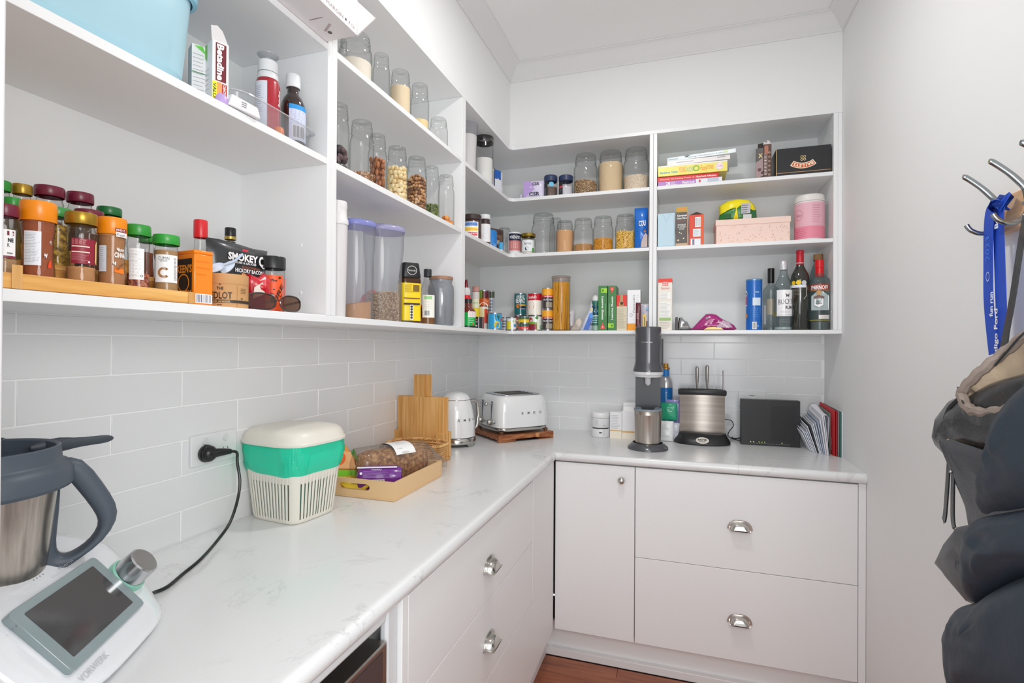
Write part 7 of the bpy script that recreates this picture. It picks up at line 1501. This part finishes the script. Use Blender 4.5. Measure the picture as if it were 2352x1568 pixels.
def cin(d, r, h): d.rect(-r*.95, -r*.35, h*.24, h*.60, '#dde2ec'); d.lines(-r*.9, -r*.45, h*.26, h*.58, 12, '#9094a0', .18); d.fit('Master', r*.6, h*.56, r*.62, '#f6efe8', h*.05, slant=.25, bold=.02); d.fit('CINNA', r*.55, h*.48, r*.8, '#f6efe8', h*.07, bold=.03); d.fit('M', r*.15, h*.36, r*.2, '#f6efe8', h*.05, slant=.2, bold=.03); d.poly([(r*.15, h*.24), (r*.85, h*.22), (r*.85, h*.29), (r*.15, h*.30)], '#ee7a1c'); d.poly([(r*.3, h*.28), (r*.8, h*.38), (r*.84, h*.36), (r*.4, h*.27)], '#7a4a1c'); d.poly([(r*.2, h*.30), (r*.7, h*.32), (r*.72, h*.30), (r*.3, h*.28)], '#a8642c')
t, x, y, r, h = spice(222, 293, 497, 0, 'spice jar of cinnamon with an orange lid and cinnamon stick print', ORG, '#b07a4e', .82, cin, lidh=.235)
d = Dec(cylmap(r*1.003), .0004); d.rect(r*.2, r*1.1, h*.80, h*.85, '#8d1d2c'); d.fit('FIND IT.', r*.62, h*.825, r*.7, '#f4e4e4', h*.03, bold=.02); d.rect(r*.25, r*1.15, h*.73, h*.795, '#f4f2f2'); d.fit('Fresh', r*.6, h*.76, r*.6, '#5a2430', h*.04, slant=.3); d.done(t, 'lid_sticker')
def chi(d, r, h): d.rect(-r*.75, r*.45, h*.18, h*.64, '#eff1f4'); d.lines(-r*.7, r*.4, h*.21, h*.61, 22, '#8a8c98', .18); d.disc(r*.25, h*.235, r*.11, '#3a3a44', 1, 14, r*.07)
spice(288, 348, 514, 0, 'green lidded jar of chilli flakes with a plain white label', GRN, ramp_mat('chilli', [(.35, '#6a2418'), (.5, '#9c4a30'), (.65, '#c98a6a')], 160, .7, bump=.6), .28, chi)
def cum(d, r, h):
    d.rect(-r*.86, r*.95, h*.20, h*.66, '#f1f2f3'); d.fit('CUMIN', -r*.18, h*.60, r*.78, '#26262c', h*.055); d.fit('GROUND', -r*.18, h*.555, r*.52, '#3a3a40', h*.03)
    n = 18; R0, R1 = r*.46, r*.27; P_ = [(-r*.16+R0*cos(a)*.95, h*.36+R0*sin(a)) for a in [.75+(2*pi-1.5)*i/n for i in range(n+1)]]+[(-r*.16+R1*cos(a)*.95, h*.36+R1*sin(a)) for a in [2*pi-.8-(2*pi-1.6)*i/n for i in range(n+1)]]
    d.poly(P_, '#9c6a3a'); d.lines(r*.55, r*.85, h*.24, h*.62, 18, '#6a6a72', .3)
spice(350, 414, 537, 0, 'green lidded jar of ground cumin with a big brown letter C', '#33993a', '#ab8658', .74, cum)
# tall yellow tin of curry powder
p0, p1 = onx(480, 690, .268), onx(441, 690, .268)
A = onx(441, 700, .262); B_ = onx(480, 703, .262); w_ = B_.y-A.y; h = zat(455, 575, math.hypot(.262-CAM.x, (A.y+B_.y)/2-CAM.y))-Z0
t = E('curry_tin', 'orange curry powder tin with a black panel behind the cumin jar', 'tin', (.262, A.y+.004, Z0+.0006), math.radians(90-8))
CO = mat('#ee8210', .25, coat=.4)
G(CO).box(0, w_, 0, .062, 0, h-.007).box(-.0006, w_+.0006, -.0006, .0626, h-.007, h).done('tin_body', t, bevel=.002)
d = Dec(flatmap(0, w_/2), .0007); d.bars(-w_*.45, w_*.45, h*.03, h*.2, '#4a4a66'); d.lines(-w_*.4, w_*.4, h*.5, h*.85, 3, '#d8730c', .1); d.done(t, 'front_print')
d = Dec(sidemap(0, -1), .0007); d.rect(-.056, -.006, .02, h-.016, '#231a18'); d.fit("KEEN'S", -.028, h*.66, .044, '#e88a1c', h*.14, bold=.03); d.disc(-.030, h*.40, .017, '#e88a1c', 1, 24, .0145); d.fit('CURRY', -.028, h*.2, .044, '#e88a1c', h*.13, bold=.03); d.done(t, 'side_print')
bottle('L', 441, 481, 503, Z0, 'clear bottle with a red flip cap behind the orange tin', [(0, 0), (.97, 0), (1, .02), (1, .5), (.8, .64), (.72, .80)], JG,
       [(mat('#d1242b', .3), [(.80, .80), (.84, .81), (.84, .985), (.78, 1), (0, 1)])], None, plane=.14, fill=(mat('#dfe6ea', .1, k=.8), .3))
bottle('L', 498, 560, 519, Z0, 'black bottle with a gold neck ring behind the black spice pouch', [(0, 0), (.97, 0), (1, .02), (1, .45), (.85, .55), (.40, .66), (.40, .84)], mat('#232528', .2, k=1, coat=.6),
       [(mat('#1a1b1d', .35, k=1), [(.42, .90), (.43, .905), (.43, .99), (.40, 1), (0, 1)]), (mat('#b9a05a', .3, .8, k=1), [(.42, .86), (.45, .865), (.45, .895), (.42, .90)])], None, plane=.105)
# black resealable pouch
A, B_ = onx(478, 640, .165), onx(607, 640, .165); w_ = B_.y-A.y; h = zat(545, 560, math.hypot(.165-CAM.x, (A.y+B_.y)/2-CAM.y))-Z0
def smk(d, w, h): d.fit('SMOKEY', -w*.02, h*.78, w*.48, '#f3f3f4', h*.10, bold=.04); d.fit('Q', w*.29, h*.765, w*.11, '#f3f3f4', h*.15, bold=.04); d.fit('RUBS & SAUCES', w*.02, h*.70, w*.34, '#d8d8dc', h*.03, bold=.03); d.poly([(-w*.04, h*.87), (w*.05, h*.87), (w*.06, h*.90), (-w*.04, h*.905)], '#c8344a'); d.fit('HICKORY BACON', w*.08, h*.59, w*.46, '#e6e6e8', h*.055, bold=.03); d.fit('SEASONING', w*.1, h*.64, w*.3, '#c0603a', h*.03); d.fit('Bones', w*.12, h*.50, w*.36, '#f09a5a', h*.10, slant=.3, bold=.03); d.fit('Blend', w*.2, h*.43, w*.3, '#f3f3f4', h*.08, slant=.3, bold=.03); d.lines(-w*.4, w*.4, h*.92, h*.94, 1, '#5c5e62', .3)
out = [(-w_*.48, 0), (0, 0), (w_*.46, 0), (w_*.44, h*.35), (w_*.49, h*.8), (w_*.50, h*.97), (w_*.25, h*.965), (0, h*.99), (-w_*.3, h*1.01), (-w_*.5, h*1.0), (-w_*.49, h*.8), (-w_*.46, h*.35)]
pouch('spice_pouch', 'black resealable spice rub pouch with white lettering', 'pouch', (.165, (A.y+B_.y)/2, Z0+.001), pi/2-.12, w_, h, .04, '#26282b', smk, 4, .3, .004, out=out)
# kraft cylinder tub
x, y, r, h = cyl('L', 466, 573, 628, Z0, plane=.222); r *= .97
t = E('rub_canister', 'brown kraft cardboard rub tub with black print at the shelf front', 'canister', (x, y, Z0+.0005), facecam(x, y))
G(mat('#c99a66', .6, k=1.05)).lathe([(0, 0), (r, 0), (r, h*.70), (r*1.004, h*.705), (r*1.004, h), (r*.97, h), (r*.96, h*.97), (0, h*.97)], 44).done('tub_body', t)
d = Dec(cylmap(r*1.004)); d.rect(-r*1.3, r*1.4, h*.70, h*.705, '#8a6238'); d.fit('THE', -r*.28, h*.56, r*.3, '#33251a', h*.085, bold=.03); d.fit('FEEDLOT', -r*.38, h*.36, r*1.25, '#33251a', h*.20, bold=.02); d.rect(-r*1.3, r*1.4, h*.14, h*.225, '#3b3128'); d.fit('BLACK ANGUS', -r*.35, h*.18, r*1.0, '#d8b078', h*.05, bold=.02); d.rect(r*.47, r*.48, h*.0+.001, h*.66, '#7a5630'); d.lines(r*.65, r*1.1, h*.42, h*.6, 4, '#5c4226', .25); d.disc(r*.72, h*.28, r*.05, '#33251a', 1, 14, r*.03); d.poly([(-r*.33, h*.66), (-r*.23, h*.66), (-r*.28, h*.70)], '#33251a'); d.lines(-r*.4, -r*.1, h*.06, h*.10, 1, '#5c4226', .5); d.done(t)
# blue and white plastic tongs / clip standing in the tub
t = E('plastic_tongs', 'pair of white rimmed plastic handles with blue centres sticking out of the kraft tub', 'kitchen tool', (x, y, Z0+h*.975), facecam(x, y))
for (ax, az, rot_, nm) in ((-.019, .016, 1.12, 'handle_loop'), (.002, .020, .75, 'handle_loop')):
    g = G(mat('#c6d8ee', .3, k=1)); g.at((ax, -.012, az), rx=-.0).X = Matrix.Translation((ax, -.012 if ax < 0 else -.002, az)) @ Matrix.Rotation(rot_, 4, 'Y') @ Matrix.Rotation(-pi/2, 4, 'X')
    g.lathe([(0, -.001), (.0075, -.001), (.0085, 0), (.0075, .001), (0, .001)], 28, sx=1, sy=2.0); g.use(mat('#1a74cc', .3)).lathe([(0, .0011), (.0066, .0011), (.0066, .0013), (0, .0013)], 28, sx=1, sy=1.95); g.use(mat('#c6d8ee', .3, k=1)).tube([(0, -.014, 0), (0, -.040, 0)], .0026, 8); g.done(nm, t)
# crumpled red sauce sachets
p = onx(600, 665, .215)
t = pouch('sauce_sachet', 'crumpled red and white sauce sachet with black print by the orange jar', 'sachet', (.212, p.y-.004, Z0+.001), pi/2-.3, .055, .085, .03, '#c41f2c', lambda d, w, h: (d.poly([(-w*.4, h*.3), (w*.1, h*.45), (w*.0, h*.75), (-w*.35, h*.6)], '#e6dcd0'), d.rect(w*.15, w*.48, h*.22, h*.48, '#241a1c'), d.fit('SMOKE', w*.3, h*.42, w*.34, '#f4efef', h*.07, bold=.04)), 7, .25, .018, out=[(-.022, 0), (.026, 0), (.03, .04), (.022, .06), (.03, .075), (.012, .088), (-.004, .075), (-.026, .082), (-.03, .06), (-.02, .03)])
x, y, r, h = cyl('L', 597, 657, 587, Z0, plane=.195)
t = E('rub_shaker', 'clear shaker jar with a black lid and orange black printed label', 'jar', (x, y, Z0+.0005), facecam(x, y)+.1)
G(JG).lathe([(0, .001), (r*.9, .001), (r*.94, .004), (r*.94, h*.72), (r*.90, h*.78)], 36).done('jar_body', t); G(mat('#a8441c', .7)).lathe([(0, .003), (r*.9, .003), (r*.9, h*.3), (0, h*.3)], 24).done('contents', t)
G(mat('#222325', .3, k=1)).lathe([(r*.96, h*.78), (r, h*.79), (r, h*.98), (r*.95, h), (0, h)], 44).done('lid', t)
d = Dec(cylmap(r*.948)); d.rect(-r*1.35, r*.75, h*.04, h*.66, '#ef5a24'); d.rect(r*.9, r*1.25, h*.1, h*.62, '#e0452a'); rn = random.Random(3)
for i in range(26): d.disc(rn.uniform(-r*1.2, r*.65), h*rn.uniform(.08, .63), r*rn.uniform(.03, .08), '#2a1a18', rn.uniform(.5, 1.6), 9)
d.fit('FIRE', r*.3, h*.34, h*.34, '#2a1a18', r*.26, rot=1.2, slant=.3, bold=.02); d.done(t)
# sunglasses
pA, pB = onx(578, 705, .266), onx(698, 716, .268)
t = E('sunglasses', 'brown sunglasses with dark frames lying at the shelf edge', 'sunglasses', (.262, (pA.y+pB.y)/2, Z0+.0008), pi/2-.1)
LN = glass('#8a6a58', '#4a342c', .03, 1.6, .25); FRm = mat('#2c2220', .2, k=1, coat=1); W_ = (pB.y-pA.y)/2
for sg in (-1, 1):
    cx_ = sg*W_*.52; o_ = [(cx_+W_*.44*sup(2*pi*i/24, .8), .019+.0175*math.copysign(abs(sin(2*pi*i/24))**.8, sin(2*pi*i/24))) for i in range(25)]
    G(FRm).tube([(a, -.001+.012*(abs(a)/W_)**2, z) for a, z in o_], .0017, 6).done('lens_rim', t); G(LN).add([(a, .012*(abs(a)/W_)**2, z) for a, z in o_[:-1]], [tuple(range(24))]).done('lens', t)
    G(FRm).tube([(sg*W_*.96, .012, .026), (sg*W_*1.0, .02, .026), (sg*W_*.8, .05, .018), (sg*W_*.4, .085, .004)], [.003, .003, .0022, .002], 8).done('temple_arm', t)
G(FRm).tube([(-W_*.1, 0, .022), (0, -.001, .025), (W_*.1, 0, .022)], .0016, 6).done('nose_bridge', t)
# ================================================================ right wall: hook rail, lanyard, bags, coat
PINE = ramp_mat('pale_pine', [(.3, '#c9986a'), (.5, '#deb389'), (.7, '#e8c7a2')], 6, .45, stretch=(10, 1, 10), bump=.02)
yl = onx(2277, 500, XR-.018).y
t = E('hook_rail', 'pale timber coat rail with chrome double hooks on the right wall', 'coat rack', (XR-.0006, yl, 1.645))
G(PINE).prism([(-y_, z_) for y_, z_ in [(-q[0]+.0, q[1]) for q in rrect(.275, .037, .012)]], -.018, 0, 'x').done('rail_board', t, bevel=.003); 
t.children[0].location = (0, -.275, 0)
G(mat('#5a3d28', .8)).at((-.0182, -.022, -.003), ry=-pi/2).lathe([(0, .0005), (.0055, .0005), (.0055, 0)], 16).done('screw_hole', t)
HK = mat('#9aa0a2', .16, 1, k=1)
def hook(yy):
    g = G(HK); X0 = -.018
    g.tube(smooth([Vector(q) for q in ((X0-.006, yy, .030), (X0-.010, yy, .038), (X0-.030, yy, .062), (X0-.055, yy, .085), (X0-.062, yy, .088))], 4), [.0055]+[.0062]*7+[.0058]*7+[.005]*2, 10, flat=.8)
    g.tube(smooth([Vector(q) for q in ((X0-.008, yy, .036), (X0-.003, yy, .012), (X0-.003, yy, -.012), (X0-.012, yy, -.028), (X0-.030, yy, -.034), (X0-.048, yy, -.026), (X0-.056, yy, -.014))], 4), .0048, 10)
    return g.done('double_hook', t)
hook(-.030); hook(-.128); hook(-.226)
# lanyard
LB = mat('#1748b8', .5, k=1.05, bump=.15, bscale=700)
def ribbon(g, pts, wdt, th_=.0012, side=None):
    """flat band along pts; side = width direction"""
    rings = []
    for i, p in enumerate(pts):
        t_ = (pts[min(i+1, len(pts)-1)]-pts[max(i-1, 0)]).normalized(); s_ = Vector(side[i] if isinstance(side, list) else side); s_ = (s_-t_*s_.dot(t_)).normalized(); n_ = t_.cross(s_)
        rings.append([tuple(p+s_*wdt/2+n_*th_), tuple(p-s_*wdt/2+n_*th_), tuple(p-s_*wdt/2-n_*th_), tuple(p+s_*wdt/2-n_*th_)])
    return g.loft(rings)
hy = yl-.048
t = E('lanyard', 'bright blue printed lanyard hanging from the first wall hook', 'lanyard', (XR-.040, hy-.026, 1.66))
L1 = smooth([Vector(q) for q in ((.004, -.012, -.004), (-.004, .012, .0), (-.006, .022, -.03), (-.006, .024, -.12), (-.006, .022, -.20), (-.006, .004, -.30))], 5)
L2 = smooth([Vector(q) for q in ((.0, -.018, -.002), (.002, -.004, .004), (.0, .004, -.02), (-.002, -.004, -.12), (-.004, -.014, -.22), (-.006, -.020, -.32))], 5)
ribbon(G(LB), [p for p in L1], .034, .0006, (0, .9, .05)).done('ribbon', t); ribbon(G(LB), [p+Vector((.0, -.004, 0)) for p in L2], .036, .0006, (0, 1, .05)).done('ribbon', t)
def lm(a, z, l): return (-.0078-l, .020-a, z)
lm.curved = False
d = Dec(lm, .001); d.fit('2023', -.001, -.085, .05, '#2f7ae0', .014, rot=pi/2, bold=-.005); d.disc(.0, -.142, .010, '#cfe0f6', .6, 20, .0085); d.fit('fun run', .013, -.200, .05, '#dfe8f8', .012, rot=pi/2, bold=.03); d.done(t, 'ribbon_lettering')
d = Dec(lambda a, z, l: (-.0085-l, -.012-a, z), .001); d.mp.curved = False; d.fit('Bendigo Ford', -.002, -.27, .12, '#eef3fb', .012, rot=pi/2, bold=.02); d.fit('Be', .0, -.04, .02, '#dfe8f8', .012, rot=pi/2, bold=.03); d.done(t, 'ribbon_lettering')
# outlines seen on the planes where the things hang
def ol(pts, x): return [(lambda p: (p.y, p.z))(onx(u, v, x)) for u, v in pts]
LEA = mat('#242629', .32, k=1, bump=.25, bscale=260, coat=.25); LEG = mat('#3c3e44', .36, k=1, bump=.3, bscale=300); SUEDE = mat('#b8a48c', .8, k=1.05, bump=.4, bscale=120); TRIM = mat('#8f8178', .7, k=1, bump=.6, bscale=60)
XB = 1.655
def loc(p, o_): return Vector(p)-o_
bo = Vector((XB, onx(2300, 950, XB).y, onx(2300, 1000, XB).z))
t = E('leather_handbag', 'black leather handbag with an open beige lining hanging on the right wall', 'handbag', bo)
def P3(u, v, dx=0): p = onx(u, v, XB+dx); return p-bo
# body shell
g = G(LEA); o_ = [(P3(u, v).y, P3(u, v).z) for u, v in ((2212, 915), (2175, 960), (2166, 1010), (2175, 1030), (2205, 1060), (2260, 1075), (2352, 1080), (2440, 1080), (2440, 850), (2352, 858), (2290, 880))]
g.pillow(o_, .055, ax='x', n=8, crumple=.006, seed=2).done('bag_body', t, ang=60)
# piped mouth with lining
rim = [P3(u, v, dx) for u, v, dx in ((2208, 905, -.05), (2225, 880, -.045), (2262, 845, -.03), (2300, 815, -.01), (2352, 775, .01), (2440, 720, .03), (2440, 850, -.03), (2352, 925, -.06), (2300, 945, -.07), (2250, 948, -.07), (2222, 935, -.06))]
rs_ = smooth(rim+[rim[0]], 5)
G(TRIM).tube([p+Vector((0, 0, .002*sin(i*1.7))) for i, p in enumerate(rs_)], .009, 8).done('gathered_trim', t)
g = G(SUEDE); cen = sum(rim, Vector())/len(rim)+Vector((.03, 0, -.05)); vs = [tuple(p) for p in rs_]; n = len(vs); mid = [tuple(Vector(p).lerp(cen, .45)+Vector((.02, 0, -.022+.012*sin(i*.9)))) for i, p in enumerate(vs)]
g.add(vs+mid+[tuple(cen)], [(i, (i+1) % n, n+(i+1) % n, n+i) for i in range(n)]+[(n+i, n+(i+1) % n, 2*n) for i in range(n)]).done('lining', t, ang=80)
ribbon(G(LEA), smooth([P3(u, v, dx) for u, v, dx in ((2200, 900, -.045), (2214, 940, -.065), (2250, 962, -.076), (2300, 960, -.076), (2352, 945, -.066), (2440, 900, -.04))], 4), .022, .0015, (0, .1, 1)).done('rim_band', t)
g = G(mat('#1d1e21', .5, k=1)); ribbon(g, smooth([P3(u, v, dx) for u, v, dx in ((2214, 912, -.035), (2186, 940, -.042), (2172, 985, -.045), (2170, 1020, -.04))], 5), .016, .003, (1, .4, 0)).done('zip', t)
# folded flap panel in front, open pocket
g = G(LEG); fp = [P3(u, v, dx) for u, v, dx in ((2160, 1016, -.058), (2185, 1008, -.062), (2240, 1030, -.068), (2300, 1052, -.068), (2352, 1065, -.064), (2440, 1085, -.06), (2440, 1230, -.05), (2330, 1215, -.055), (2250, 1222, -.05), (2225, 1170, -.058), (2190, 1095, -.062))]
o_ = [(p.y, p.z) for p in fp]
g.X = Matrix.Translation((-.062, 0, 0)); g.pillow(o_, .012, ax='x', n=6, crumple=.008, seed=5).done('front_flap', t, ang=60)
G(mat('#c9a98c', .7)).tube(smooth([P3(u, v, -.058) for u, v in ((2178, 1012), (2230, 1030), (2280, 1046), (2340, 1062))], 4), .0035, 6).done('pocket_edge', t)
g = G(LEA)
for us, dx in (((2180, 1055, 2172, 1170, 2168, 1195), -.066), ((2190, 1060, 2188, 1180, 2192, 1212), -.070)):
    pts = [P3(us[i], us[i+1], dx) for i in (0, 2, 4)]; ribbon(g, smooth(pts, 3), .0115, .0012, (0, 1, 0))
    e0 = pts[2]; g.add([tuple(e0+Vector((0, .0058, 0))), tuple(e0+Vector((0, -.0058, 0))), tuple(e0+Vector((0, 0, -.008)))], [(0, 1, 2)])
g.use(CHROME); p = P3(2184, 1083, -.0725); g.ball(tuple(p), .0032, 10, 6); g.done('tassel_straps', t)
g = G(LEA); ribbon(g, smooth([P3(u, v, dx) for u, v, dx in ((2358, 490, .055), (2345, 560, .04), (2325, 690, .03), (2310, 770, .02), (2302, 830, .0))], 4), .0155, .0015, (0, 1, .1)).done('shoulder_strap', t)
ribbon(G(LEA), smooth([P3(u, v, dx) for u, v, dx in ((2288, 838, -.02), (2320, 800, -.01), (2352, 765, .0), (2440, 690, .03))], 4), .010, .0015, (.6, .6, .3)).done('carry_handle', t)
# second grey bag below
bo2 = onx(2300, 1300, 1.68)
t = E('grey_leather_bag', 'dark grey leather bag hanging below the black handbag beside the coat', 'bag', bo2)
def Q3(u, v): p = onx(u, v, 1.68)-bo2; return (p.y, p.z)
G(LEG).pillow([Q3(u, v) for u, v in ((2226, 1205), (2192, 1245), (2164, 1296), (2200, 1340), (2244, 1392), (2300, 1400), (2400, 1390), (2400, 1180), (2300, 1190))], .045, ax='x', n=8, crumple=.008, seed=9).done('bag_body', t, ang=60)
# puffer coat: stacked down sections, hanging from the rail
NAVY = mat('#26323e', .55, k=1.05, bump=.35, bscale=40)
co = onx(2400, 1200, 1.60)
t = E('puffer_coat', 'dark navy blue padded puffer coat hanging on the right wall', 'coat', co)
def C3(u, v, x=1.60): p = onx(u, v, x)-co; return (p.y, p.z)
def puff(name, pts, dx, th_, seed, n=10):
    g = G(NAVY); g.X = Matrix.Translation((dx, 0, 0)); o_ = [C3(u-12, v, 1.60) for u, v in pts]
    q = []
    for i in range(len(o_)):
        a, b_ = o_[i], o_[(i+1) % len(o_)]; q += [a, ((a[0]+b_[0])/2, (a[1]+b_[1])/2)]
    g.pillow(q, th_, ax='x', n=n, crumple=.010, seed=seed, p=.75, back=1.0).done(name, t, ang=70, sub=1)
puff('sleeve_section', ((2352, 895), (2328, 945), (2308, 1010), (2298, 1060), (2286, 1120), (2275, 1190), (2300, 1205), (2352, 1195), (2460, 1175), (2600, 1100), (2600, 860), (2450, 820)), .0, .045, 1)
puff('sleeve_section', ((2272, 1185), (2252, 1210), (2243, 1260), (2240, 1320), (2246, 1385), (2275, 1398), (2310, 1380), (2352, 1350), (2460, 1310), (2600, 1280), (2600, 1130), (2460, 1150), (2352, 1165)), .0, .050, 2)
puff('sleeve_section', ((2246, 1385), (2220, 1408), (2204, 1450), (2199, 1510), (2204, 1580), (2230, 1680), (2352, 1720), (2600, 1700), (2600, 1260), (2460, 1290), (2352, 1330), (2300, 1375)), .0, .055, 3)
